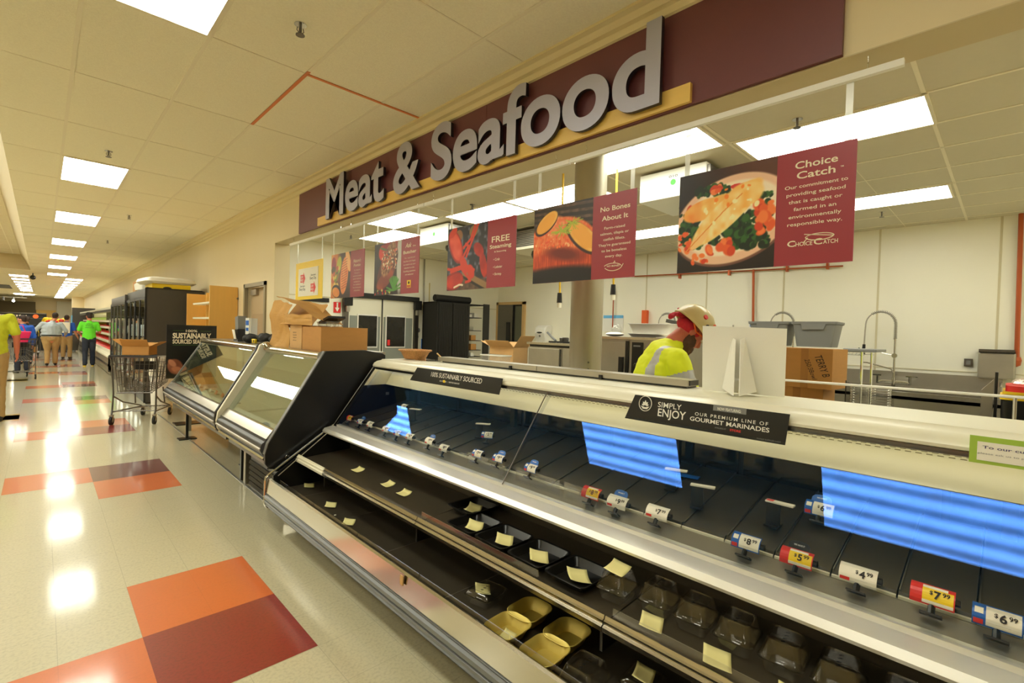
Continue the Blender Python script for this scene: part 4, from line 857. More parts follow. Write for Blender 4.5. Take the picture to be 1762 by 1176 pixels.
# basket
t = thing('wicker_basket', 'shallow oval wicker basket on the far end of the case top', 'basket', (2.50, 3.98, ZC)); bx = (2.50, 3.86, ZC)
prof = [(.08, .002), (.09, .004), (.118, .06), (.135, .078), (.14, .084), (.133, .086), (.112, .066), (.085, .012), (.001, .010)]
m = MB(); m.lathe(prof, bx, 36, 1.0, 1.25); m.lathe([(.001, .001), (.08, .002)], bx, 36, 1.0, 1.25); m.build('bowl', WICKER, t, smooth=True)
m = MB()
for k in range(3):
    m.tube([(bx[0]+(.137+.004*sin(12*a+k*2.1))*cos(a), bx[1]+(.137+.004*sin(12*a+k*2.1))*1.25*sin(a), bx[2]+.082+.004*cos(12*a+k*2.1)) for a in [i_*2*pi/72 for i_ in range(72)]], .004, 5, closed=True)
m.build('braided_rim', WICKER, t, smooth=True)
m = MB(); m.lathe([(.001, 0), (.13, .002), (.135, .006), (.13, .006), (.001, .004)], (2.48, 3.60, ZC), 28, .8, 1.2); tag(m.build('clear_plate', CLEAR, smooth=True), 'round clear plate lying beside the wicker basket', 'plate')
m = MB(); m.cbox((2.50, 3.47, ZC+.05), .012, .09, .006, rot=Matrix.Rotation(.5, 3, 'X')); tag(m.build('wooden_stick', CARDL), 'short wooden stick leaning beside the clear plate', 'stick')
# guard rail behind the case
t = thing('guard_rail', 'thin white tube running behind the case at the right', 'rail', (2.75, .3, 1.3)); m = MB(); m.tube([(2.72, 1.0, 1.330), (2.72, -.6, 1.345)], .006, 8); m.build('tube', WHITE, t)
for y in (1.0, -.02): m = MB(); m.tube([(2.72, y, 1.335), (2.70, y, 1.23), (2.63, y, 1.22)], .006, 8); m.build('bracket', STEELW, t)

# ================================================================ CASE 2 and CASE 3
def service_case(label, y0, y1, glassm):
    c = thing('service_case', label, 'display case', (1.8, (y0+y1)/2, 0), None)
    m = MB(); m.prism([(1.30, .44), (1.28, .455), (1.27, .475), (1.285, .49), (1.262, .51), (1.247, .54), (1.247, .575), (1.258, .60), (1.278, .612), (1.284, .632), (1.30, .632), (1.36, .60), (1.36, .44)], y0, y1); m.build('bumper', GRAYD, c, smooth=True)
    m = MB(); m.prism([(1.25, .535), (1.2385, .545), (1.2385, .557), (1.25, .565)], y0, y1); m.build('bumper_strip', STEELW, c)
    m = MB(); m.prism([(1.272, .462), (1.262, .474), (1.272, .486), (1.29, .486), (1.29, .462)], y0, y1); m.build('lower_tube', CHROME, c, smooth=True)
    m = MB(); m.prism([(1.285, .632), (1.296, .626), (1.352, .672), (1.36, .70), (1.345, .70), (1.333, .695)], y0, y1); m.build('front_band', STEEL, c)
    m = MB(); m.prism([(1.345, .690), (1.350, .687), (1.705, 1.262), (1.700, 1.266)], y0+.004, y1-.004); m.build('front_glass', glassm, c)
    m = MB(); m.prism([(1.715+.038*cos(a*pi/8), 1.285+.038*sin(a*pi/8)) for a in range(16)], y0, y1); m.build('top_tube', STEELB, c, smooth=True)
    m = MB(); m.box(1.73, 2.32, y0, y1, 1.292, 1.318); m.build('top_deck', STEELW, c)
    m = MB(); m.box(1.36, 2.30, y0, y1, .60, .635); m.build('inner_deck', mat('case_inner_pale', (206, 206, 190), .3, metal=.3), c)
    m = MB(); m.prism([(1.352, .676), (1.43, .70), (1.43, .69), (1.36, .66)], y0+.02, y1-.02); m.build('inner_ledge', WHITE, c)
    m = MB(); m.box(2.27, 2.30, y0, y1, .635, 1.292); m.build('rear_wall', mat('case_inner_pale', (0, 0, 0)), c)
    m = MB(); m.box(1.36, 2.30, y0, y1, .36, .60); m.build('belly', STEELD, c)
    m = MB(); m.prism([(1.72, 1.24), (2.25, 1.27), (2.25, 1.29), (1.72, 1.29)], y0+.01, y1-.01); m.build('canopy_underside', PAINTW, c); return c
c2 = service_case('middle service case with one glass pane and a big black end panel', 4.085, 5.43, GREENGLASS)
m = MB(); m.prism([(1.268, .52), (1.272, .44), (1.30, .40), (1.36, .385), (1.9, .40), (2.30, .46), (2.30, 1.29), (2.27, 1.308), (2.09, 1.338), (1.745, 1.330), (1.725, 1.318), (1.29, .60)], 4.045, 4.082); m.build('end_panel', BLACKP, c2, bevel=.004)
m = MB(); m.prism([(1.262, .52), (1.268, .52), (1.290, .60), (1.728, 1.322), (1.722, 1.330), (1.284, .604)], 4.043, 4.084); m.build('panel_edge', GRAY, c2)
m = MB(); m.cyl((1.435, 4.045, .475), (1.435, 4.036, .475), .018, 16); m.mi(1).cyl((1.435, 4.036, .475), (1.435, 4.033, .475), .010, 12); m.build('bolt_cap', [CHROME, BLACK], c2)
m = MB(); m.box(1.42, 1.48, 5.08, 5.14, 0, .36); m.build('leg', STEELW, c2); m = MB(); m.box(1.42, 1.45, 5.22, 5.26, 0, .36); m.build('leg', BLACK, c2); m = MB(); m.box(2.2, 2.26, 5.0, 5.06, 0, .36); m.build('leg', STEELW, c2)
m = MB(); m.box(1.44, 2.2, 4.07, 4.98, 0, .36)
for k in range(5): m.prism([(1.42, .03+k*.05), (1.44, .025+k*.05), (1.44, .06+k*.05), (1.43, .06+k*.05)], 4.07, 4.98)
m.build('base_grille', BLACK, c2)
m = MB(); m.box(1.40, 1.46, 4.40, 4.52, .30, .40); m.build('bracket', BLACK, c2)
def divider(yy, f, name, par, o_=0):
    p = [(1.262, .50), (1.29, .455), (1.335, .45), (1.345, .50), (1.355, .58), (1.40, .68), (1.765, 1.275), (1.785, 1.33), (1.76, 1.358), (1.69, 1.360), (1.635, 1.33), (1.615, 1.27), (1.262, .66), (1.25, .58)]
    m = MB(); m.prism([(x+o_, z) for x, z in p], yy, yy+.045); m.build(name, f, par, bevel=.006)
c3 = service_case('farther service case with price tags lying behind its glass', 5.53, 8.30, GREENGLASS)
divider(5.435, PAINTW, 'end_panel', c2); divider(5.483, BLACKP, 'end_panel', c3, -.01)
m = MB(); m.tube([(1.70, 5.40, 1.315), (1.70, 5.44, 1.322)], .045, 14); m.build('tube_cap', CHROME, c2, smooth=True)
m = MB(); m.prism([(1.36, .62), (1.35, .70), (1.70, 1.26), (2.28, 1.27), (2.28, .62)], 8.285, 8.292); m.build('end_glass', GREENGLASS, c3)
m = MB(); m.tube([(1.345, 8.29, .70), (1.70, 8.29, 1.27)], .007, 6); m.build('end_glass_frame', STEELD, c3)
for x, y in ((1.50, 8.1), (2.2, 8.1), (2.2, 5.8)): m = MB(); m.box(x, x+.05, y, y+.05, 0, .36); m.build('leg', STEELW, c3)
for k, (x, y) in enumerate(((1.40, 7.57), (1.92, 7.60), (1.66, 5.75))):
    t = thing('floor_stand', ['black post on a flat square base under the far case, aisle side', 'black flat base under the far case, further from the aisle', 'black flat base behind the panel between the two service cases'][k], 'stand', (x, y, 0), 'stands propping the far case')
    m = MB(); m.box(x-.10, x+.10, y-.08, y+.08, 0, .012); m.build('base', BLACK, t, bevel=.003); m = MB(); m.box(x-.015, x+.015, y-.015, y+.015, .012, .36); m.build('post', BLACK, t)
for k in range(7):
    y = 7.9-k*.30; t = thing('price_tag', ['orange and white', 'white', 'white curled', 'red edged', 'orange', 'white upright', 'yellow and orange'][k]+' small price tag lying inside the far case, '+['first', 'second', 'third', 'fourth', 'fifth', 'sixth', 'seventh'][k]+' from its far end', 'price tag', (1.62, y, .636), 'price tags inside the far case')
    m = MB(); m.cbox((1.60, y, .665), .006, .08, .05, rot=Matrix.Rotation(.4, 3, 'Y')); m.build('card', [PAPER, PAPER, PAPER, RED, ORANGE, PAPER, YEL][k], t); m = MB(); m.cbox((1.615, y, .642), .04, .05, .01); m.build('clip', BLACK, t)
# ================================================================ BOXES ON THE SERVICE CASES
def carton(name, label, c, sx, sy, sz, rz=0, m_=None, grp=None, flaps=False, writing=None):
    t = thing(name, label, 'box', c, grp); R = Matrix.Rotation(rz, 3, 'Z'); c = Vector(c)
    m = MB()
    if not flaps: m.cbox(c+Vector((0, 0, sz/2)), sx, sy, sz, rz)
    else:
        th = .004
        for dx, dy, ax, ay in ((-sx/2+th/2, 0, th, sy), (sx/2-th/2, 0, th, sy), (0, -sy/2+th/2, sx, th), (0, sy/2-th/2, sx, th)): m.cbox(c+R @ Vector((dx, dy, sz/2)), ax, ay, sz, rz)
        m.cbox(c+Vector((0, 0, .003)), sx, sy, .006, rz)
    m.build('body', m_ or CARD, t)
    if not flaps:
        m = MB(); m.cbox(c+Vector((0, 0, sz+.0006)), sx*1.001, .05, .0012, rz) if sx > sy else m.cbox(c+Vector((0, 0, sz+.0006)), .05, sy*1.001, .0012, rz)
        m.cbox(c+R @ Vector((-sx/2-.0006, 0, sz*.5)), .0012, .05, sz*.999, rz) if sx <= sy else None
        m.build('tape', TAPE, t)
    else:
        for k, (dx, dy, ax, ay, ang, axis) in enumerate(((-sx/2, 0, sy, sx*.48, -.7, 'Y'), (sx/2, 0, sy, sx*.48, .5, 'Y'), (0, -sy/2, sx, sy*.45, .9, 'X'), (0, sy/2, sx, sy*.45, -.35, 'X'))):
            m = MB(); h = c+R @ Vector((dx, dy, sz))
            if axis == 'Y': e = R @ Vector((0, 1, 0)); o_ = R @ Vector((dx/abs(dx)*cos(ang), 0, sin(abs(ang)) if k else .6)); w_ = ax; l = ay
            else: e = R @ Vector((1, 0, 0)); o_ = R @ Vector((0, dy/abs(dy)*cos(ang), sin(abs(ang)))); w_ = ax; l = ay
            o_ = o_.normalized()*l; nn = e.cross(o_).normalized()*.003
            P = [h-e*w_/2, h+e*w_/2, h+e*w_/2+o_, h-e*w_/2+o_]; m.add(P+[p+nn for p in P], [(0, 1, 2, 3), (7, 6, 5, 4), (0, 4, 5, 1), (1, 5, 6, 2), (2, 6, 7, 3), (3, 7, 4, 0)]); m.build('flap', m_ or CARD, t)
    return t
T2 = 1.320
carton('cardboard_box', 'long brown cardboard box on the middle service case', (1.98, 4.42, T2), .44, .42, .215, 0, CARD)
t = carton('cardboard_box', 'lighter brown carton beside the long box, half covered by kraft paper', (1.96, 4.80, T2), .40, .30, .225, 0, CARDL)
m = MB()
for k in range(4): put(m, ['KEEP DRY', 'FRAGILE ITEM', 'THIS SIDE UP', 'HANDLE FLAT'][k], (1.758, 4.82, T2+.15-.025*k), U, V_, .010, .09, 'C', .01)
m.build('printing', INK, t)
# crumpled kraft paper, folded over the cartons
t = thing('kraft_paper', 'crumpled sheet of kraft packing paper draped beside the cartons', 'paper', (1.9, 5.0, T2))
rs = np.random.RandomState(4)
def crumple(name, grid, f, amp, par):
    n1, n2 = grid; vs = []
    for i_ in range(n1+1):
        for j in range(n2+1):
            p = Vector(f(i_/n1, j/n2)); vs.append(p+Vector(rs.uniform(-1, 1, 3))*amp)
    m = MB(); m.add(vs, [(i_*(n2+1)+j, (i_+1)*(n2+1)+j, (i_+1)*(n2+1)+j+1, i_*(n2+1)+j+1) for i_ in range(n1) for j in range(n2)]); o = m.build(name, KRAFT, par)
    s_ = o.modifiers.new('s', 'SUBSURF'); s_.levels = s_.render_levels = 1; so = o.modifiers.new('t', 'SOLIDIFY'); so.thickness = .002; return o
crumple('hanging_fold', (10, 9), lambda a, b: (1.715+.02*sin(7*b)+.03*b+.03*a, 5.44-.46*a-.06*b*(1-a), 1.335+.47*b*(1-.12*a)-(.04*a if b < .2 else 0)), .012, t)
crumple('top_fold', (12, 6), lambda a, b: (1.74+.30*b, 5.34-1.0*a, 1.845-.12*a-.10*a*a+.03*sin(5*a)*b-.05*b), .012, t)
crumple('middle_fold', (11, 7), lambda a, b: (1.735+.015*sin(9*a), 5.32-.95*a, 1.56+.10*b-.02*a), .008, t)
crumple('back_fold', (9, 6), lambda a, b: (1.80+.02*sin(9*a)+.2*b, 5.36-.72*a, 1.55+.26*b-.06*a), .010, t)
# plastic tubs on the carton
t = thing('plastic_tub_stack', 'stack of clear tubs with a black tray on the long brown box', 'tubs', (1.9, 4.40, T2+.218))
m = MB(); m.rr([(.06, .06, .02, 0), (.075, .075, .025, .045)], (1.90, 4.42, T2+.218), 0, cap0=True); m.rr([(.045, .045, .02, 0), (.05, .05, .02, .05)], (1.90, 4.30, T2+.218), 0, cap0=True); m.build('tub', HAZE, t, smooth=True)
m = MB(); m.cbox((1.92, 4.36, T2+.218+.062), .16, .22, .02, rot=Matrix.Rotation(-.25, 3, 'X')); m.build('black_tray', BLACK, t)
# black bag on the far case
T3 = 1.320
t = thing('black_jacket', 'crumpled black jacket lying on the far service case', 'jacket', (2.0, 6.1, T3)); m = MB()
for k in range(16): m.ball((1.93+rs.uniform(-.12, .12), 6.12+rs.uniform(-.40, .40), T3+.045+rs.uniform(-.005, .03)), rs.uniform(.06, .11), rs.uniform(.08, .16), rs.uniform(.04, .06), 12, 8)
remesh(m, 'folds', BLACKM, t, .012, .03, .06)
t = thing('tape_measure', 'yellow tape measure lying in front of the black jacket', 'tape measure', (1.80, 6.2, T3)); m = MB(); m.cbox((1.80, 6.20, T3+.026), .03, .13, .052); m.build('case', YEL, t, bevel=.01); m = MB(); m.cbox((1.784, 6.165, T3+.026), .004, .02, .03); m.cbox((1.784, 6.245, T3+.026), .004, .02, .03); m.build('grip', BLACK, t)
t = thing('scale_printer', 'grey and white label printer on the far service case', 'printer', (1.9, 6.95, T3)); m = MB(); m.prismx([(6.86, T3), (7.06, T3), (7.02, T3+.15), (6.88, T3+.15)], 1.80, 1.92); m.build('black_base', BLACK, t)
m = MB(); m.cbox((1.86, 6.97, T3+.235), .10, .13, .17, rot=Matrix.Rotation(-.12, 3, 'X')); m.build('grey_head', GRAY, t); m = MB(); m.prismx([(6.70, T3), (6.88, T3), (6.86, T3+.18), (6.78, T3+.30), (6.70, T3+.30)], 1.90, 1.98); m.build('white_bag', WHITE, t)
m = MB(); m.cbox((1.84, 6.60, T3+.20), .012, .15, .20); m.mi(1).cbox((1.833, 6.60, T3+.24), .004, .12, .06); m.cbox((1.833, 6.60, T3+.16), .004, .10, .04); m.build('panel_card', [WHITE, BLUE], t)
m = MB(); m.cbox((1.78, 6.95, T3+.09), .006, .10, .12, rot=Matrix.Rotation(-.2, 3, 'Y')); m.mi(1); put(m, 'OPEN', (1.776, 6.95, T3+.10), U, V_, .02, .06, 'C', .02, mi=1); m.build('white_tag', [PAPER, INK], t)
m = MB(); m.cbox((1.86, 6.60, T3+.05), .05, .12, .10); m.build('foot', GRAY, t)

# ================================================================ KITCHEN
m = MB(); m.cyl((3.30, 2.50, 0), (3.30, 2.50, 3.15), .135, 40)
t = thing('round_column', 'round grey-beige structural column behind the salmon poster', 'column', (3.30, 2.50, 0)); m.build('shaft', COLUMN, t, smooth=True)
m = MB(); m.lathe([(.20, 0), (.20, -.012), (.15, -.03), (.136, -.05)], (3.30, 2.50, 3.15), 40); m.build('collar', STEELD, t, smooth=True)
m = MB()
for z in (1.20, 1.255, 1.31): m.cyl((3.21, 2.40, z), (3.195, 2.385, z), .008, 10)
m.build('screw_marks', STEELD, t)
# walk-in doors
t = struct(bpy.data.objects.new('door_1', None)); COL.objects.link(t); t.location = (5.15, 9.3, 0)
m = MB(); m.box(4.30, 4.40, 9.22, 9.42, 0, 2.24); m.box(5.94, 6.04, 9.22, 9.42, 0, 2.24); m.build('door_frame', STEELD, t); m = MB(); m.box(4.30, 6.04, 9.20, 9.42, 2.16, 2.26); m.build('header_track', BLACK, t)
DG_ = mat('door_grey_panel', (136, 140, 132), .4); DW_ = mat('door_white_panel', (232, 228, 208), .4)
for a, b, wa, wb in ((4.41, 5.145, 4.62, 5.03), (5.165, 5.93, 5.26, 5.70)):
    m = MB(); m.box(a, b, 9.26, 9.30, 0, 2.155); m.build('door_leaf', DW_, t); m = MB(); m.box(a+.03, b-.03, 9.252, 9.26, .1, 1.79); m.build('kick_plate', DG_, t)
    m = MB(); m.box(wa-.02, wb+.02, 9.235, 9.252, 1.14, 1.83); m.build('window_surround', WHITE, t); m = MB(); m.box(wa, wb, 9.228, 9.235, 1.165, 1.80); m.build('window_pane', WGLASS, t)
m = MB(); m.box(5.145, 5.165, 9.24, 9.30, 0, 2.16); m.build('door_gasket', BLACK, t)
for x in (4.35, 5.97): m = MB(); m.box(x-.09, x+.09, 9.12, 9.20, 1.98, 2.18); m.build('hinge_box', BLACK, t, bevel=.01); m = MB(); m.box(x-.03, x+.03, 9.14, 9.20, 1.86, 1.97); m.build('hinge_bracket', STEELW, t)
m = MB(); m.box(5.28, 5.34, 9.222, 9.228, 1.19, 1.31); m.build('red_sticker', RED, t)
t = thing('alarm_sign', 'small red sign with a white downward arrow beside the walk-in doors', 'sign', (4.19, 9.29, 1.85)); m = MB(); m.box(4.12, 4.26, 9.285, 9.299, 1.83, 2.04); m.build('plate', RED, t)
m = MB(); m.box(4.175, 4.205, 9.28, 9.285, 1.93, 2.03); m.add([(4.145, 9.281, 1.93), (4.235, 9.281, 1.93), (4.19, 9.281, 1.85)], [(0, 1, 2)]); m.build('arrow', WHITE, t)
m = MB(); m.box(3.44, 4.02, 9.27, 9.30, 2.02, 2.10); tag(m.build('wall_bar', BLACKM), 'dark horizontal bar on the wall left of the red arrow sign', 'wall bar')
m = MB(); m.tube([(6.20, 9.28, 3.14), (6.20, 9.28, 2.65), (6.22, 9.28, 1.2), (6.22, 9.28, .2)], .018, 8); tag(m.build('conduit', STEELW), 'grey vertical conduit on the wall right of the walk-in doors', 'conduit')
m = MB(); m.box(6.35, 6.37, 9.285, 9.30, 1.6, 2.62); tag(m.build('wire_cover', mat('wire_cover_tan', (214, 196, 130), .5)), 'thin tan vertical cover strip above the time clock', 'wire cover')
t = thing('switch_plate', 'oval grey switch beside the walk-in door frame', 'switch', (6.10, 9.29, 1.5)); m = MB(); m.ball((6.10, 9.29, 1.53), .035, .02, .05); m.build('body', GRAY, t, smooth=True); m = MB(); m.ball((6.07, 9.285, 1.38), .02, .015, .02); m.build('knob', BLACK, t)
m = MB(); m.box(6.235, 6.31, 9.25, 9.30, 1.25, 1.37); tag(m.build('outlet_box', STEELW), 'metal outlet box under the time clock', 'outlet')
t = thing('time_clock', 'black wall time clock with a blue lit display', 'time clock', (6.48, 9.25, 1.45)); m = MB(); m.box(6.36, 6.66, 9.20, 9.30, 1.41, 1.63); m.build('housing', BLACK, t, bevel=.03); m = MB(); m.box(6.47, 6.61, 9.196, 9.20, 1.555, 1.60); m.build('display', LED, t)
m = MB(); m.tube([(6.42, 9.27, 1.42), (6.36, 9.27, 1.2), (6.40, 9.27, 1.06), (6.48, 9.27, 1.10), (6.50, 9.27, 1.42)], .006, 6); m.build('cord', BLACK, t)
t = thing('marker_pen', 'blue marker hanging beside the door frame', 'pen', (6.18, 9.28, 1.2)); m = MB(); m.cyl((6.18, 9.285, 1.12), (6.18, 9.285, 1.34), .012, 8); m.build('barrel', BLUE, t); m = MB(); m.cyl((6.18, 9.285, 1.34), (6.18, 9.285, 1.38), .014, 8); m.build('cap', WHITE, t)
# black cabinet
t = thing('storage_cabinet', 'tall black storage cabinet with its right side open, a black roll on top', 'cabinet', (6.7, 8.8, 0))
m = MB(); m.box(6.10, 6.13, 8.60, 9.15, 0, 2.16); m.box(6.96, 6.99, 8.6, 9.15, 0, 2.16); m.box(6.10, 7.42, 9.12, 9.15, 0, 2.16); m.box(6.10, 7.42, 8.6, 9.15, 2.14, 2.165); m.build('carcass', BLACKM, t)
m = MB(); m.box(6.13, 6.49, 8.585, 8.60, .05, 2.14); m.mi(0)
for k in range(8): m.box(6.15+k*.042, 6.165+k*.042, 8.578, 8.586, .06, 2.12)
m.build('door', BLACK, t)
m = MB(); m.box(6.50, 6.97, 8.57, 8.585, .05, 2.15)
for k in range(9): m.box(6.52+k*.048, 6.535+k*.048, 8.563, 8.571, .06, 2.12)
m.build('door', BLACK, t)
m = MB(); m.box(7.24, 7.42, 8.40, 8.42, .05, 2.17); m.build('door', BLACK, t)
for z in (.5, .95, 1.10, 1.32, 1.55, 1.85): m = MB(); m.box(6.99, 7.40, 8.65, 9.12, z, z+.015); m.build('shelf', BLACKM, t)
m = MB(); m.cyl((6.13, 8.75, 2.25), (7.10, 8.75, 2.25), .075, 20); m.build('black_roll', BLACKM, t, smooth=True)
for x, z, c_, s_ in ((7.08, 1.565, 'CLEAR', .10), (7.20, 1.865, 'WHITE', .12), (7.05, 1.865, 'WHITE', .08), (7.12, 1.115, 'CARD', .16), (7.12, .965, 'WHITE', .10), (7.12, 1.335, 'CARD', .14)):
    m = MB(); m.box(x, x+s_, 8.68, 8.9, z, z+s_*.85); tag(m.build('stored_item', {'CLEAR': HAZE, 'WHITE': PAPER, 'CARD': CARD}[c_]), {'CLEAR': 'clear jar', 'WHITE': 'white packet', 'CARD': 'cardboard carton'}[c_]+' on the cabinet shelf at height %d cm in the black cabinet' % int(z*100)+(' left' if x < 7.07 else ''), 'container', 'items in the black cabinet')
# back-wall door
t = struct(bpy.data.objects.new('door_2', None)); COL.objects.link(t); t.location = (8.47, 8.86, 0)
m = MB(); m.box(8.44, 8.50, 8.28, 8.36, 0, 2.31); m.box(8.44, 8.50, 9.29-.08, 9.29, 0, 2.31); m.box(8.44, 8.50, 8.28, 9.29, 2.24, 2.31); m.build('door_frame', TANFR, t)
m = MB(); m.box(8.47, 8.49, 8.36, 8.80, 0, 2.24); m.mi(1).box(8.465, 8.47, 8.37, 8.62, 0, 2.2); m.build('passage', [BLACKM, mat('passage_grey', (96, 98, 82), .5)], t)
m = MB(); m.box(8.42, 8.46, 8.66, 9.20, 0, 2.235); m.build('door_leaf', STEELD, t); m = MB(); m.box(8.412, 8.42, 8.68, 9.19, .7, 1.10); m.mi(0).box(8.412, 8.42, 8.68, 9.19, 0, 1.25); m.build('kick_plate', BLACK, t); m = MB(); m.box(8.405, 8.42, 8.74, 8.87, 1.33, 1.80); m.build('window_pane', WGLASS, t)
# ceiling coolers
def cooler(x0, x1, y0, y1, lb, face='-x'):
    t = thing('ceiling_cooler', lb, 'cooler', ((x0+x1)/2, (y0+y1)/2, 3.12), 'white ceiling cooler units')
    m = MB(); m.box(x0, x1, y0, y1, 2.86, 3.125); m.build('housing', mat('cooler_white', (236, 236, 226), .35), t, bevel=.006)
    for a in ((x0+.03, y0+.03), (x1-.03, y0+.03), (x0+.03, y1-.03), (x1-.03, y1-.03)): pass
    m = MB(); m.box(x0+.02, x1-.02, y0-.03, y0, 2.88, 3.10); m.build('end_plate', STEELD, t)
    cx = (x0+x1)/2+.05
    m = MB(); m.lathe([(.17, 0), (.175, -.03), (.16, -.07), (.12, -.09), (.001, -.095)], (cx, (y0+y1)/2-.08, 2.86), 28); m.build('fan_guard', BLACK, t)
    m = MB(); m.cyl((x0-.002, (y0+y1)/2-.02, 3.0), (x0+.002, (y0+y1)/2-.02, 3.0), .028, 16); m.build('green_dot', GREEN, t)
    m = MB(); put(m, '010', (x0-.001, (y0+y1)/2-.02, 3.045 if y0 < 4 else 2.93), U, V_, .022, .09, 'C', .03); m.build('label', GRAY, t)
    for y in (y0+.06, y1-.06): m = MB(); m.cyl((cx, y, 3.12), (cx, y, 3.15), .006, 6); m.build('hanger_rod', STEELD, t)
cooler(4.26, 4.95, 1.95, 2.62, 'white ceiling cooler with a green dot, right of the column')
cooler(4.27, 4.95, 5.82, 6.54, 'white ceiling cooler with a green dot, left of the lobster poster')
t = thing('ceiling_cooler', 'grey louvred ceiling cooler with a round black fan between lobster and salmon posters', 'cooler', (5.6, 5.35, 3.1), 'white ceiling cooler units')
m = MB(); m.box(5.3, 6.1, 4.7, 5.60, 2.86, 3.12); m.build('housing', STEELD, t); m = MB(); m.box(5.28, 6.12, 4.68, 5.62, 2.82, 2.86); m.build('drip_tray', PAINTW, t)
m = MB()
for k in range(9): m.box(5.285, 5.30, 4.72, 5.58, 2.88+k*.026, 2.892+k*.026)
m.build('louvres', STEELW, t); m = MB(); m.lathe([(.26, 0), (.27, -.05), (.25, -.1), (.001, -.12)], (5.7, 5.1, 2.82), 28); m.build('fan_guard', BLACK, t); m = MB(); m.cyl((5.7, 5.1, 3.12), (5.7, 5.1, 3.15), .01, 8); m.build('hanger_rod', STEELD, t)
# cords
for x, y, z, lb in ((3.754, 3.19, 1.90, 'yellow hanging power cord left of the column'), (3.973, 2.70, 1.98, 'yellow hanging power cord right of the column')):
    t = thing('power_cord', lb, 'cord', (x, y, 3.15), 'yellow ceiling cords'); m = MB(); m.tube([(x, y, 3.15), (x+.006, y, 2.6), (x-.006, y, 2.2), (x+.004, y, z+.04)], .010, 8); m.build('cable', YCORD, t)
    m = MB(); m.cyl((x, y, z-.05), (x, y, z+.05), .028, 12, .022); m.build('connector', BLACK, t); m = MB(); m.cyl((x, y, z-.10), (x, y, z-.05), .024, 12); m.build('receptacle', PAINTW, t)
# pipes on the back wall
m = MB(); m.tube([(8.44, 5.3, 2.73), (8.44, 1.75, 2.66)], .012, 8)
for y in (4.3, 3.4, 2.5, 1.95): m.box(8.43, 8.5, y-.015, y+.015, 2.63, 2.72)
tag(m.build('copper_pipe', COPPER), 'long horizontal copper pipe high on the back wall', 'pipe', 'copper pipes on the back wall')
m = MB(); m.tube([(8.44, 3.0, 2.70), (8.44, 2.96, 1.3)], .02, 8); tag(m.build('copper_pipe', COPPER), 'vertical copper pipe dropping behind the totes', 'pipe', 'copper pipes on the back wall')
m = MB(); m.tube([(8.44, -.04, 3.15), (8.44, -.06, 1.40), (8.44, -.06, 1.36)], [.024, .024, .024], 10); m.lathe([(.035, 0), (.045, -.04), (.035, -.1), (.001, -.12)], (8.44, -.06, 1.42), 12); tag(m.build('copper_pipe', COPPER), 'thick vertical copper pipe at the right border', 'pipe', 'copper pipes on the back wall')
m = MB(); m.tube([(8.44, 5.72, 2.5), (8.44, 5.72, 1.7)], .012, 8); tag(m.build('copper_pipe', COPPER), 'thin red vertical pipe below the right hanging cord', 'pipe', 'copper pipes on the back wall')
m = MB(); m.box(8.40, 8.49, 4.93, 5.03, 1.75, 2.05); tag(m.build('red_post', ORANGE), 'short orange upright behind the white tub', 'post')
# towel dispensers
t = thing('towel_dispenser', 'white rounded paper towel dispenser on the back wall', 'dispenser', (8.35, 7.55, 1.3)); m = MB(); m.prism([(8.49, 1.32), (8.28, 1.34), (8.22, 1.55), (8.25, 1.68), (8.33, 1.73), (8.49, 1.73)], 7.40, 7.72); m.build('cover', WHITE, t, bevel=.025)
m = MB(); m.ball((8.225, 7.56, 1.56), .01, .09, .02); m.build('slot', BLACK, t, smooth=True); m = MB(); m.ball((8.24, 7.56, 1.49), .01, .03, .035); m.build('window', GRAY, t); m = MB(); m.box(8.26, 8.30, 7.50, 7.62, 1.25, 1.33); m.build('paper', PAPER, t)
t = thing('steel_dispenser', 'flat stainless towel dispenser on the back wall above the sink end', 'dispenser', (8.4, .11, 1.15)); m = MB(); m.box(8.36, 8.49, -.055, .275, 1.145, 1.47); m.build('body', STEELW, t, bevel=.02); m = MB(); m.box(8.33, 8.49, -.045, .27, 1.475, 1.505); m.build('lid', STEELD, t); m = MB(); m.box(8.35, 8.36, -.05, .27, 1.462, 1.474); m.build('slot', BLACK, t)
t = thing('wall_outlet', 'square metal wall outlet left of the steel dispenser', 'outlet', (8.45, .365, 1.3)); m = MB(); m.box(8.47, 8.499, .325, .405, 1.28, 1.375); m.build('plate', STEELD, t); m = MB(); m.box(8.46, 8.47, .345, .385, 1.30, 1.355); m.build('socket', GRAY, t)
# sinks
t = thing('steel_sink', 'long stainless compartment sink along the back wall', 'sink', (8.0, 1.2, 0))
m = MB(); m.box(8.42, 8.47, .05, 6.1, .95, 1.16); m.build('backsplash', STEELW, t); m = MB()
m.box(7.55, 7.60, .05, 6.1, .86, .95); m.box(7.60, 8.42, .05, .12, .60, .95); m.box(7.6, 8.42, 6.03, 6.1, .6, .95); m.box(7.55, 7.58, .05, 6.1, .55, .9); m.box(7.58, 8.42, .1, 6.1, .55, .57); m.box(8.38, 8.42, .05, 6.1, .56, .96)
for y in (1.3, 2.5, 3.7, 4.9): m.box(7.6, 8.4, y-.03, y+.03, .57, .93)
m.build('basin', STEEL, t); m = MB(); m.box(7.56, 8.46, .05, .06, .85, 1.10); m.build('end_splash', STEELW, t)
for x in (7.65, 8.35):
    for y in (.2, 2.1, 4.0, 5.9): m = MB(); m.cyl((x, y, 0), (x, y, .56), .02, 10); m.build('leg', STEEL, t)
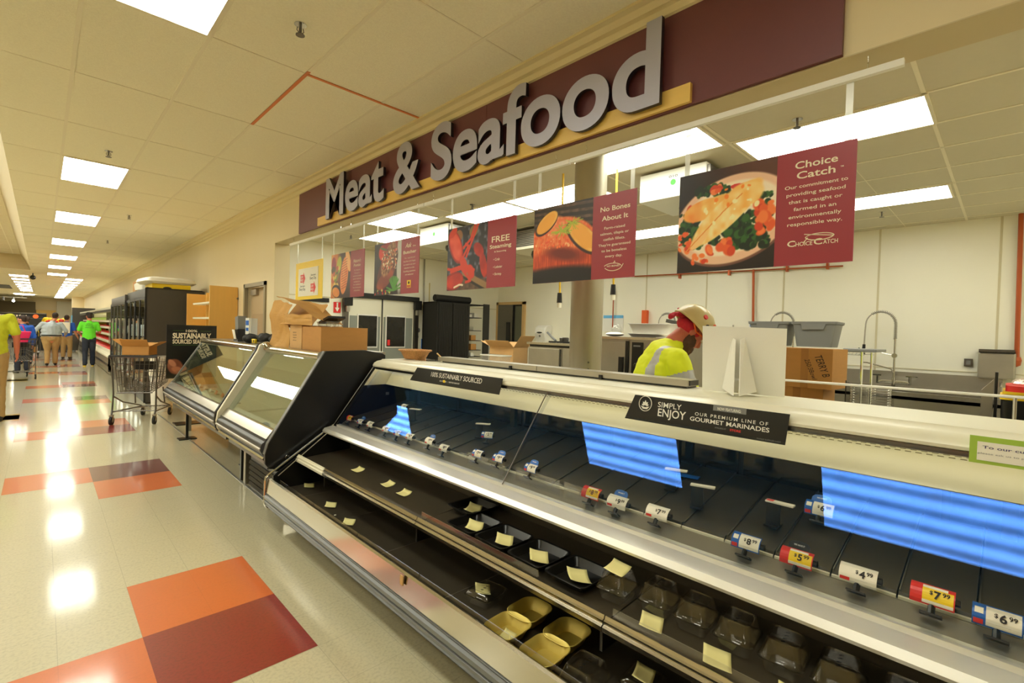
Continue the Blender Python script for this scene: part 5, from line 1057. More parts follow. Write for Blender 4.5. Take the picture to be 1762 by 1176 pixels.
def faucet(y, lb, x=8.20, out=-1):
    t = thing('spray_faucet', lb, 'faucet', (x, y, .96), 'tall spring pre-rinse faucets'); zb = 1.04
    m = MB(); m.cyl((x, y, .95), (x, y, zb+.05), .022, 12); m.tube([(x, y-.17, zb-.02), (x, y-.12, zb-.01), (x, y+.12, zb-.01), (x, y+.17, zb-.02)], .018, 8); m.build('body', CHROME, t, smooth=True)
    for s_ in (-1, 1): m = MB(); m.cyl((x, y+s_*.17, zb-.04), (x, y+s_*.17, zb+.06), .018, 10); m.cbox((x-.02, y+s_*.19, zb+.07), .03, .12, .015); m.build('handle', CHROME, t)
    m = MB(); m.cyl((x, y, zb+.04), (x, y, 1.62), .012, 10); m.cyl((x-.03, y, 1.38), (x+.03, y, 1.38), .03, 12); m.tube([(x, y, 1.38), (x, y+.10, 1.40), (x, y+.14, 1.41)], .006, 6); m.build('riser', STEEL, t, smooth=True)
    R_, ycn, ztop = .165, y+.165, 1.86
    path = [(x, y, 1.60), (x, y, 1.72)]+[(x, ycn-R_*cos(a), 1.80+R_*1.05*sin(a)) for a in [k*pi/14 for k in range(15)]]+[(x, y+.335, 1.70), (x, y+.34, 1.50)]
    m = MB(); m.tube(path, .009, 8); m.build('hose', STEELW, t, smooth=True)
    P = [Vector(p) for p in path[:13]]; L = [0]
    for a, b in zip(P, P[1:]): L.append(L[-1]+(b-a).length)
    def at(s_):
        for k in range(len(P)-1):
            if s_ <= L[k+1]: f = (s_-L[k])/(L[k+1]-L[k]); return P[k].lerp(P[k+1], f), (P[k+1]-P[k]).normalized()
        return P[-1], (P[-1]-P[-2]).normalized()
    N = 30*8; sp_ = []
    for k in range(N):
        p, tg = at(L[-1]*k/N); a = 2*pi*k/8; b = Vector((1, 0, 0)); c_ = tg.cross(b).normalized(); sp_.append(p+(b*cos(a)+c_*sin(a))*.019)
    m = MB(); m.tube(sp_, .0032, 4); m.build('spring', STEELD, t)
    m = MB(); m.cyl((x, y+.34, 1.52), (x, y+.345, 1.38), .018, 10, .022); m.tube([(x, y+.35, 1.40), (x, y+.40, 1.47)], .008, 6); m.build('spray_head', BLACK, t)
    m = MB(); m.tube([(x, y, 1.14), (x, y+.03, 1.20), (x, y+.30, 1.27), (x, y+.36, 1.27)], .010, 8); m.build('spout', CHROME, t, smooth=True)
faucet(1.075, 'tall spring faucet over the sink at the right, fully visible'); faucet(2.30, 'spring faucet arching behind the grey totes'); faucet(4.22, 'spring faucet arching behind the helmeted worker')
# wire cart with totes
def wire_shelf(m, x0, x1, y0, y1, z):
    for x in (x0, x1): m.tube([(x, y0, z), (x, y1, z)], .004, 5); m.tube([(x, y0, z-.03), (x, y1, z-.03)], .003, 5)
    for y in (y0, y1): m.tube([(x0, y, z), (x1, y, z)], .004, 5)
    n_ = int((y1-y0)/.03)
    for k in range(n_): yy = y0+(y1-y0)*k/n_; m.tube([(x0, yy, z), (x1, yy, z)], .002, 4); m.tube([(x0, yy, z), (x0, yy+.015, z-.03)], .0015, 4)
t = thing('wire_cart', 'wire shelf cart with a grey edge, standing before the sink, carrying totes', 'cart', (6.2, 1.6, 0))
m = MB(); wire_shelf(m, 5.95, 6.45, 1.02, 2.15, 1.44); m.build('top_shelf', CHROME, t); m = MB(); wire_shelf(m, 5.95, 6.45, 1.02, 2.15, .5); m.build('bottom_shelf', CHROME, t)
for x, y in ((5.95, 1.04), (6.45, 1.04), (5.95, 2.13), (6.45, 2.13)):
    m = MB(); m.cyl((x, y, .10), (x, y, 1.46), .013, 10); m.build('post', CHROME, t); m = MB(); m.cyl((x-.015, y, .05), (x+.015, y, .05), .05, 14); m.build('wheel', BLACK, t)
m = MB(); m.box(5.92, 6.48, .92, 1.20, 1.445, 1.475); m.build('grey_end_shelf', GRAY, t, bevel=.008)
def tote(x, y, rz, lb, z=1.477):
    t = thing('storage_tote', lb, 'tote', (x, y, z), 'grey plastic totes'); m = MB(); m.rr([(.15, .17, .03, 0), (.175, .205, .035, .24), (.19, .22, .035, .25), (.192, .222, .035, .275), (.18, .21, .03, .275), (.172, .20, .03, .24), (.147, .167, .025, .01)], (x, y, z), rz, cap0=True, cap1=True)
    m.build('tub', GRAY, t, smooth=True); m = MB(); m.prismx([(y-.10, z+.19), (y+.10, z+.19), (y+.12, z+.25), (y-.12, z+.25)], x-.195, x-.172); m.build('handle', GRAY, t)
tote(6.2, 1.50, 0, 'grey storage tote, right one of the pair on the cart'); tote(6.2, 1.96, 0, 'grey storage tote, left one of the pair on the cart')
t = carton('cardboard_box', 'small white box with a blue and red label left of the totes', (8.30, 2.78, 1.60), .12, .38, .22, 0, WHITE); m = MB(); m.box(8.238, 8.24, 2.65, 2.95, 1.75, 1.80); m.mi(1).box(8.238, 8.24, 2.60, 2.65, 1.75, 1.80); m.build('label', [BLUE, RED], t)
t = thing('wall_shelf', 'wire wall shelf running behind the worker and the white board', 'shelf', (8.3, 3.7, 1.58)); m = MB(); wire_shelf(m, 8.30, 8.48, 2.50, 4.02, 1.585); wire_shelf(m, 8.30, 8.48, 4.62, 5.1, 1.585); m.build('wire_deck', CHROME, t)
for y in (2.62, 3.3, 4.0, 4.7): m = MB(); m.cyl((8.46, y, 1.2), (8.46, y, 1.78), .014, 8); m.build('upright', STEELW, t)
# cartons right of the easel, on a table
t = thing('prep_table', 'stainless prep table behind the case carrying the brown boxes', 'table', (4.2, 1.0, 0)); m = MB(); m.box(3.95, 4.55, .35, 1.35, 1.04, 1.06); m.build('table_top', STEELW, t)
for x in (3.98, 4.52):
    for y in (.38, 1.32): m = MB(); m.cyl((x, y, 0), (x, y, 1.04), .018, 8); m.build('leg', STEEL, t)
carton('cardboard_box', 'lower cardboard box under the box with handwriting', (4.22, 1.10, 1.061), .34, .34, .13, 0, CARD)
t = carton('cardboard_box', 'brown cardboard box with black handwriting, stacked right of the white board', (4.20, 1.04, 1.192), .32, .36, .29, -.08, CARD)
uu = Vector((.08, -.35, -.93)).normalized(); vv = Vector((.08, -.93, .35)).normalized()
m = MB(); put(m, 'TERRY B', (4.018, .955, 1.35), uu, vv, .045, .16, 'C', .0, .25); m.build('handwriting', INK, t); m = MB(); put(m, '250/3Bowl', (4.022, 1.02, 1.325), uu, vv, .03, .16, 'C', .0, .25); m.build('handwriting', INK, t)
for k, (x, y) in enumerate(((4.1, .72), (4.1, .60))):
    m = MB()
    for j in range(10): m.rr([(.045, .045, .03, 0), (.055, .055, .04, .004), (.05, .05, .035, .016)], (x, y, 1.061+j*.017), 0)
    tag(m.build('lid_stack', HAZE, smooth=True), 'stack of clear plastic bowls right of the brown boxes, '+['left one', 'right one'][k], 'bowls', 'clear bowl stacks')
t = thing('bowl_rack', 'thin clear corner rack holding the bowl stacks', 'rack', (4.05, .66, 1.06)); m = MB(); m.add([(4.03, .79, 1.061), (4.03, .79, 1.27), (4.03, .70, 1.215), (4.03, .52, 1.19), (4.03, .52, 1.061)], [(0, 1, 2, 3, 4)]); q_ = m.build('sheet', CLEAR, t); q_.modifiers.new('t', 'SOLIDIFY').thickness = .002
m = MB(); m.cyl((4.03, .79, 1.061), (4.03, .79, 1.27), .003, 6); m.build('corner_rod', BLACK, t)
# right end: shield post, black bin
t = thing('slicer_guard', 'upright stainless and black plate near the right border behind the case', 'guard', (3.6, .1, 1.0)); m = MB(); m.prismx([(.10, .80), (.055, .80), (.055, 1.36), (.10, 1.30)], 3.60, 3.68); m.build('plate', STEELW, t); m = MB(); m.box(3.60, 3.70, .038, .05, .80, 1.40); m.build('black_edge', BLACK, t); m = MB(); m.box(3.60, 3.78, .06, .14, 0, .80); m.build('foot', STEELW, t)
t = thing('bag_bin', 'black bin lined with yellow straps and red bag at the right border', 'bin', (3.7, -.12, 0)); m = MB(); m.rr([(.16, .13, .04, 0), (.19, .145, .05, 1.26)], (3.72, -.12, 0), 0, cap0=True, cap1=True); m.build('body', BLACK, t, smooth=True)
m = MB(); m.rr([(.195, .15, .05, 1.265), (.195, .15, .05, 1.28)], (3.72, -.12, 0), 0, cap0=True, cap1=True); m.rr([(.185, .14, .05, 1.292), (.185, .14, .05, 1.305)], (3.72, -.12, 0), 0, cap0=True, cap1=True); m.build('yellow_strap', YEL, t, smooth=True)
m = MB(); m.rr([(.17, .13, .05, 1.306), (.17, .13, .05, 1.335)], (3.72, -.12, 0), 0, cap0=True, cap1=True); m.build('red_bag', RED, t, smooth=True); m = MB(); m.ball((3.72, -.12, 1.345), .14, .11, .035); m.build('clear_bag', HAZE, t)
# oven and white tubs
t = thing('convection_oven', 'stainless convection oven with a dark knob panel, right of the column', 'oven', (4.6, 2.8, 0))
m = MB(); m.box(4.30, 5.0, 2.22, 3.20, .12, 1.50); m.build('body', STEELW, t); m = MB(); m.box(4.28, 5.02, 2.20, 3.22, 1.50, 1.525); m.build('lid', STEEL, t)
m = MB(); m.box(4.285, 4.30, 2.74, 3.16, .3, 1.47); m.build('door', STEELW, t, bevel=.005); m = MB(); m.box(4.255, 4.285, 2.755, 2.80, 1.16, 1.32); m.build('door_handle', BLACK, t); m = MB(); m.box(4.285, 4.30, 2.705, 2.74, .3, 1.485); m.build('door_gap', BLACK, t)
m = MB(); m.box(4.285, 4.30, 2.545, 2.665, 1.0, 1.475); m.build('control_panel', BLACK, t); m = MB(); m.cyl((4.285, 2.60, 1.24), (4.262, 2.60, 1.24), .030, 20); m.build('knob', CHROME, t, smooth=True); m = MB(); m.cyl((4.262, 2.60, 1.24), (4.255, 2.60, 1.24), .018, 16); m.build('knob_center', BLACK, t); m = MB(); m.box(4.28, 4.285, 2.59, 2.61, 1.125, 1.155); m.build('switch', WHITE, t); m = MB(); m.box(4.28, 4.285, 2.57, 2.645, 1.43, 1.445); m.build('badge', GRAY, t)
m = MB()
for r_ in range(3):
    for k in range(4): m.box(4.296, 4.302, 2.50-k*.055, 2.535-k*.055, 1.40-r_*.035, 1.407-r_*.035)
m.build('vents', BLACK, t)
for x in (4.36, 4.94):
    for y in (2.28, 3.14): m = MB(); m.cyl((x, y, 0), (x, y, .12), .025, 10); m.build('foot', STEELD, t)
def bus_tub(x, y, lb, s=1, z=1.527, hh=.10):
    m = MB(); m.rr([(.17*s, .23*s, .03, 0), (.20*s, .27*s, .04, hh), (.215*s, .285*s, .045, hh+.004), (.215*s, .285*s, .045, hh+.01), (.195*s, .262*s, .04, hh+.008), (.165*s, .225*s, .03, .006)], (x, y, z), .1, cap0=True, cap1=True); return tag(m.build('bus_tub', WHITE, smooth=True), lb, 'tub', 'white tubs on the oven')
bus_tub(4.62, 2.60, 'white plastic tub on the oven, the larger upper one', .85, 1.56, .10); bus_tub(4.62, 2.62, 'white plastic tub on the oven, the one beneath', .80, 1.527, .03)
m = MB(); m.box(4.36, 4.6, 2.28, 2.44, 1.527, 1.535); tag(m.build('paper_sheet', PAPER), 'white sheet on the oven right of the tubs', 'paper')
carton('cardboard_box', 'small tan carton with dark holes behind the tubs on the oven', (4.78, 2.29, 1.527), .14, .12, .12, 0, CARD)
t = thing('brush', 'dark brush head resting on the rim of the white tub', 'brush', (4.6, 2.42, 1.63)); m = MB(); m.cbox((4.62, 2.42, 1.695), .05, .10, .035, rot=Matrix.Rotation(.2, 3, 'X')); m.build('head', DKGRAY, t)
for k, (x, y, a, b, c_, lb, mm) in enumerate(((4.55, 3.05, .10, .16, .05, 'crumpled white cloth on the oven beside the column', WHITE), (4.72, 3.14, .06, .09, .14, 'clear bottle with teal label on the oven beside the column', HAZE))):
    m = MB(); m.ball((x, y, 1.527+c_/2), a, b/1.6, c_/2); tag(m.build('cloth' if k == 0 else 'bottle', mm, smooth=True), lb, 'cloth' if k == 0 else 'bottle')
t = thing('hanging_card', 'pale card with a light-blue band on the back wall right of the column', 'card', (8.48, 5.72, 1.8)); m = MB(); m.box(8.485, 8.499, 5.50, 6.0, 1.62, 1.95); m.mi(1).box(8.482, 8.485, 5.50, 5.98, 1.90, 1.96); m.build('sheet', [WHITE, mat('light_blue', (110, 190, 240), .5)], t)
# steel counter left of the column
t = thing('steel_cabinet', 'stainless undercounter cabinet left of the column', 'cabinet', (5.9, 5.0, 0)); m = MB(); m.box(5.55, 6.25, 3.95, 5.32, .1, 1.33); m.build('body', STEELW, t); m = MB(); m.box(5.52, 6.27, 3.93, 5.34, 1.365, 1.40); m.build('worktop', STEEL, t); m = MB(); m.box(5.56, 6.24, 3.96, 5.31, 1.33, 1.365); m.build('recess', BLACK, t)
m = MB(); m.box(5.535, 5.55, 4.68, 5.29, .15, 1.31); m.build('door', STEELW, t, bevel=.004); m = MB(); m.box(5.53, 5.535, 4.64, 4.66, .15, 1.31); m.build('door_gap', BLACK, t)
for x in (5.6, 6.2):
    for y in (4.0, 5.27): m = MB(); m.cyl((x, y, 0), (x, y, .1), .025, 8); m.build('foot', STEELD, t)
t = thing('counter_scale', 'low black counter scale with a grey arm on the stainless cabinet', 'scale', (5.8, 4.75, 1.4)); m = MB(); m.box(5.68, 6.0, 4.62, 5.02, 1.401, 1.425); m.build('platform', BLACK, t); m = MB(); m.tube([(5.80, 5.16, 1.56), (5.80, 5.05, 1.48), (5.80, 4.98, 1.43)], .018, 8); m.build('arm', GRAY, t); m = MB(); m.lathe([(.001, 0), (.07, 0), (.075, .05), (.06, .06), (.001, .06)], (5.84, 4.84, 1.426), 20); m.build('drum', STEELD, t)
m = MB(); m.rr([(.10, .14, .03, 0), (.12, .16, .04, .10)], (6.05, 4.62, 1.401), 0, cap0=True, cap1=True); tag(m.build('white_packet', WHITE, smooth=True), 'white plastic packet on the stainless cabinet beside the column', 'packet')
m = MB(); m.rr([(.04, .05, .01, 0), (.04, .05, .01, .14)], (5.66, 4.50, 1.401), 0, cap0=True, cap1=True); tag(m.build('blue_bottle', mat('light_blue', (0, 0, 0)), smooth=True), 'light blue bottle on the stainless cabinet next to the column', 'bottle')
# open carton and clear bin on a low table
t = thing('low_table', 'low table carrying the open carton and the clear bin, mostly hidden by the case', 'table', (5.6, 6.0, 0)); m = MB(); m.box(5.25, 6.0, 5.55, 6.62, .90, .93); m.build('table_top', STEELW, t)
for x in (5.3, 5.95):
    for y in (5.6, 6.57): m = MB(); m.cyl((x, y, 0), (x, y, .9), .018, 8); m.build('leg', STEEL, t)
carton('cardboard_box', 'open cardboard box with raised flaps left of the steel cabinet', (5.78, 6.02, .931), .36, .56, .36, .05, CARDL, flaps=True)
t = thing('clear_bin', 'clear plastic bin with white rim in front of the open cardboard box', 'bin', (5.38, 5.90, .931)); m = MB(); m.rr([(.10, .22, .02, 0), (.12, .25, .03, .22)], (5.36, 5.88, .931), 0, cap0=True); m.build('tub', HAZE, t, smooth=True); m = MB(); m.rr([(.12, .25, .03, .215), (.132, .262, .03, .222), (.132, .262, .03, .235), (.118, .248, .03, .235)], (5.36, 5.88, .931), 0); m.build('rim', WHITE, t, smooth=True)
m = MB(); m.cbox((5.38, 5.80, .98), .12, .14, .09); m.cbox((5.38, 5.98, .97), .1, .1, .07); m.build('paper_bundle', PAPER, t)
# ================================================================ AISLE
# door in the store wall
t = struct(bpy.data.objects.new('door_3', None)); COL.objects.link(t); t.location = (2.45, 8.3, 0)
m = MB(); m.box(2.385, 2.44, 8.77, 8.83, 0, 2.2); m.box(2.385, 2.44, 7.76, 7.82, 0, 2.2); m.box(2.385, 2.44, 7.76, 8.83, 2.14, 2.2); m.build('door_frame', FRAME, t)
m = MB(); m.box(2.49, 2.53, 7.82, 8.77, .01, 2.14); m.build('door_leaf', DOORTAN, t); m = MB(); m.box(2.483, 2.49, 7.92, 8.67, .95, 1.72); m.build('lower_panel', mat('door_tan_dark', (176, 150, 116), .5), t, bevel=.003); m = MB(); m.box(2.45, 2.49, 8.40, 8.68, 2.02, 2.11); m.build('door_closer', STEELW, t)
# maple shelving
t = thing('maple_shelf_unit', 'maple shelf unit against the wall with pale shelves, open towards the aisle', 'shelf unit', (2.2, 10, 0))
m = MB(); m.box(1.985, 2.40, 9.20, 9.235, 0, 2.17); m.build('side_panel', MAPLE, t); m = MB(); m.box(1.99, 2.40, 10.95, 10.985, 0, 2.10); m.build('side_panel', MAPLE, t); m = MB(); m.box(2.37, 2.395, 9.235, 10.95, 0, 2.10); m.build('back_panel', MAPLE, t); m = MB(); m.box(2.15, 2.37, 10.2, 10.23, 0, 2.10); m.build('divider_panel', MAPLE, t)
for z in (1.02, 1.34, 1.62, 1.88): m = MB(); m.box(2.02, 2.37, 9.24, 10.6, z, z+.03); m.build('shelf', PAINTW, t)
m = MB(); m.cyl((2.40, 9.20, 1.98), (2.40, 9.19, 1.98), .02, 10); m.build('lock', STEELD, t)
# upright glass-door coolers
def glass_cooler(y0, y1, x0, ztop, frame, label, side=True):
    c = thing('glass_door_cooler', label, 'cooler', ((x0+2.3)/2, (y0+y1)/2, 0))
    if side: m = MB(); m.box(x0, 2.34, y0, y0+.04, .02, ztop); m.build('side_panel', DKGRAY, c, bevel=.01); m = MB(); m.prism([(x0-.004, .02), (x0+.03, .02), (x0+.03, ztop-.02), (2.3, ztop-.02), (2.3, ztop+.006), (x0+.02, ztop+.006), (x0-.004, ztop-.02)], y0-.004, y0+.01); m.build('panel_edge', BLACK, c)
    else: m = MB(); m.box(x0, 2.34, y0, y0+.04, .02, ztop); m.build('side_panel', STEELD, c)
    m = MB(); m.box(x0+.03, 2.34, y0+.04, y1, 0, .30); m.box(x0+.02, 2.34, y0+.04, y1, ztop-.16, ztop-.01); m.box(2.28, 2.34, y0+.04, y1, .3, ztop-.1); m.build('cabinet', frame, c)
    n_ = int(round((y1-y0)/.75)); dw = (y1-y0-.05)/n_
    for k in range(n_):
        a = y0+.05+k*dw; b = a+dw-.01
        m = MB(); m.box(x0, x0+.03, a, a+.045, .30, ztop-.17); m.box(x0, x0+.03, b-.045, b, .30, ztop-.17); m.box(x0, x0+.03, a, b, .30, .36); m.box(x0, x0+.03, a, b, ztop-.22, ztop-.17); f = m.build('door', frame, c)
        m = MB(); m.box(x0+.01, x0+.016, a+.045, b-.045, .36, ztop-.22); m.build('pane', GREENGLASS, f); m = MB(); m.box(x0-.035, x0-.02, b-.09, b-.07, .9, 1.6); m.build('handle', STEELW, f)
    for z in (.55, .85, 1.15, 1.45, 1.72):
        m = MB(); m.box(x0+.15, 2.28, y0+.06, y1-.02, z, z+.012); m.build('shelf', STEELW, c)
    return c
glass_cooler(11.25, 14.05, 1.385, 2.18, BLACK, 'black glass-door cooler showing its big dark side panel')
glass_cooler(14.15, 17.3, 1.37, 2.15, STEELD, 'grey-framed glass-door cooler beyond the black one', False)
ZB = 2.19
t = thing('yellow_carton', 'flat yellow carton on top of the black cooler', 'box', (1.95, 11.6, ZB)); m = MB(); m.box(1.50, 2.12, 11.35, 12.2, ZB, ZB+.085); m.build('body', YEL, t)
t = thing('plastic_sheeting', 'folded white plastic sheeting on top of the yellow carton', 'sheeting', (1.9, 11.6, ZB+.085)); m = MB(); m.rr([(.36, .42, .08, 0), (.42, .46, .1, .04), (.40, .44, .1, .10), (.30, .36, .1, .13), (.1, .1, .05, .135)], (1.78, 11.75, ZB+.087), .08, cap0=True, cap1=True); o_ = m.build('sheet', FABW, t, smooth=True)
t = thing('plastic_sheeting', 'loose white plastic hanging at the front corner of the black cooler top', 'sheeting', (1.5, 12.4, ZB)); m = MB(); m.rr([(.16, .25, .06, 0), (.18, .26, .06, .12), (.1, .15, .05, .2)], (1.58, 12.6, ZB), .1, cap0=True, cap1=True); m.build('sheet', FABW, t, smooth=True)
carton('cardboard_box', 'tan carton on top of the coolers behind the plastic sheeting', (1.58, 13.4, ZB), .25, .45, .22, 0, CARD)
t = thing('cooler_top_fan', 'black domed part on the top edge of the black cooler', 'vent', (1.7, 11.28, 2.18)); m = MB(); m.ball((1.73, 11.29, 2.19), .07, .03, .03); m.build('dome', BLACK, t)
m = MB(); m.box(2.34, 2.41, 15.6, 15.8, 2.42, 2.62); tag(m.build('wall_speaker', mat('speaker_beige', (190, 172, 130), .5)), 'small beige box on the wall above the grey-framed cooler', 'wall box')
# multideck cases
def multideck(y0, y1, x0, ztop, label, stock=True, low=False):
    c = thing('open_display_case', label, 'display case', ((x0+2.3)/2, (y0+y1)/2, 0)); G = STEELW
    m = MB(); m.prism([(x0+.05, .02), (x0+.05, .12), (x0, .18), (x0, .52), (x0+.06, .60), (x0+.10, .60), (x0+.12, .50), (2.25, .50), (2.25, .02)], y0, y1); m.build('base', G, c)
    m = MB(); m.prism([(x0-.012, .50), (x0-.012, .54), (x0+.05, .625), (x0+.07, .61), (x0, .53)], y0, y1); m.build('bumper', PAINTW, c)
    m = MB(); m.box(x0-.012, x0, y0, y1, .26, .32); m.build('dark_band', BLACK, c)
    m = MB(); m.box(2.22, 2.32, y0, y1, .02, ztop); m.build('back_panel', PAINTW, c)
    m = MB(); m.prism([(x0+.22, ztop-.16), (x0+.20, ztop), (2.3, ztop), (2.3, ztop-.06), (x0+.34, ztop-.1)], y0, y1); m.build('canopy', PAINTW, c); m = MB(); m.box(x0+.196, x0+.21, y0, y1, ztop-.15, ztop-.07); m.build('canopy_band', DKGRAY, c)
    for yy in (y0, y1-.03): m = MB(); m.prism([(x0, .1), (x0, .56), (x0+.10, .62), (x0+.55, .62), (x0+.55, ztop), (2.3, ztop), (2.3, .1)], yy, yy+.03); m.build('end_panel', STEELD, c)
    if stock:
        for k, (z, xf) in enumerate(((.64, x0+.10), (.86, x0+.22), (1.08, x0+.28), (1.30, x0+.32), (1.52, x0+.36))):
            m = MB(); m.prism([(xf, z), (2.22, z+.05), (2.22, z+.03), (xf, z-.02)], y0+.03, y1-.03); s_ = m.build('shelf', PAINTW, c); m = MB(); m.box(xf-.02, xf, y0+.03, y1-.03, z-.03, z+.045); m.build('price_rail', PAINTW, s_)
            if k < 4: m = MB(); m.prism([(xf+.02, z+.01), (2.2, z+.06), (2.2, z+.10), (xf+.02, z+.04)], y0+.1, y1-.1); m.build('red_liner', REDP, s_)
            m = MB(); m.prism([(xf+.30, z+.05), (2.2, z+.09), (2.2, z+.19), (xf+.34, z+.15)], y0+.1, y1-.1); g = m.build('produce', GREENP, s_)
    m = MB(); m.box(x0+.34, x0+.40, y0+.1, y1-.1, ztop-.115, ztop-.10); m.build('case_lamp', CASEL, c); return c
multideck(17.6, 25.8, 1.36, 1.98, 'open produce case with red-lined shelves beyond the glass-door coolers')
t = carton('cardboard_box', 'small tan carton on the bottom shelf at the near end of the produce case', (1.60, 17.95, .70), .25, .3, .18, 0, CARD)
multideck(26.1, 37.5, 1.40, 1.98, 'farther open case with icy blue shelves behind the man in green', True)
t = thing('case_end', 'dark tall end cabinet at the far end of the row of cases', 'cabinet', (1.6, 38.4, 0)); m = MB(); m.box(1.3, 2.3, 37.9, 38.9, 0, 2.25); m.build('body', DKGRAY, t); m = MB(); m.box(1.27, 1.30, 38.0, 38.8, .9, 1.8); m.build('screen', mat('light_blue', (0, 0, 0)), t)
# sustainably sourced poster on a stand
t = thing('floor_sign', 'black stand-up sign reading 100% Sustainably Sourced, showing a hand and a shell', 'sign', (1.64, 8.75, 0))
x0, x1, z0, z1, yy = 1.335, 1.985, .70, 1.505, 8.72
m = MB(); m.box(x0, x1, yy, yy+.012, z0, z1); m.build('board', BLACK, t)
p = Pic(90, (16, 15, 13), 21); p.mix(np.clip(1-p.Y*2.2, 0, 1)*.9, (70, 62, 40), col2=(30, 28, 20), f=6)
p.ell(.18, .34, .15, .22, 10, (176, 110, 80), .2, col2=(120, 66, 44), f=5); p.ell(.12, .44, .06, .12, 30, (196, 130, 96), .3); p.ell(.22, .25, .12, .08, -30, (190, 120, 84), .3); p.ell(.55, .16, .35, .09, -4, (150, 100, 76), .3); p.ell(.8, .22, .2, .08, 10, (110, 80, 60), .4)
p.ell(.52, .42, .14, .22, -30, (120, 116, 90), .12, col2=(50, 48, 36), f=22); p.ell(.55, .45, .09, .15, -30, (160, 152, 122), .2, col2=(70, 64, 50), f=26); p.stroke([(.38, .12), (.45, .3), (.5, .5), (.62, .52)], .012, (200, 190, 150)); p.stroke([(.44, .1), (.55, .3), (.66, .42)], .012, (60, 56, 40))
p.obj('picture', (x0, yy, z0), Vector((1, 0, 0)), V_, x1-x0, (z1-z0)*.66, t)
m = MB(); w_ = x1-x0; cx = x0+w_*.5; ux = Vector((1, 0, 0))
put(m, '100%', (cx-.01, yy, z1-.105), ux, V_, .035, .15, 'C', .02, lift=.003); put(m, 'SUSTAINABLY', (cx, yy, z1-.20), ux, V_, .075, .50, 'C', .035, lift=.003); put(m, 'SOURCED SEAFOOD', (cx, yy, z1-.28), ux, V_, .06, .50, 'C', .03, lift=.003); m.build('lettering', TEXTC, t)
m = MB(); m.box(x0+.08, x0+.22, yy-.002, yy, z1-.088, z1-.084); m.box(x1-.22, x1-.08, yy-.002, yy, z1-.088, z1-.084); m.box(x0+.08, x1-.08, yy-.002, yy, z1-.305, z1-.301); m.build('green_lines', TEXTG, t)
m = MB(); m.box(1.64, 1.67, yy+.012, yy+.03, .01, 1.2); m.build('post', BLACK, t); m = MB(); m.box(1.45, 1.86, yy-.12, yy+.16, 0, .012); m.build('base', BLACK, t)
# white bucket with a bag
t = thing('waste_bag', 'white bucket with a white bag standing behind the shopping cart', 'bag', (1.55, 10.1, 0)); m = MB(); m.lathe([(.001, 0), (.15, 0), (.18, .62), (.17, .66)], (1.52, 10.25, .0), 22); m.build('bucket', WHITE, t, smooth=True)
m = MB(); m.lathe([(.17, .60), (.20, .70), (.16, .80), (.19, .92), (.10, .95), (.001, .90)], (1.52, 10.25, 0), 12, 1.05, .8); m.build('bag', PAPER, t, smooth=True)
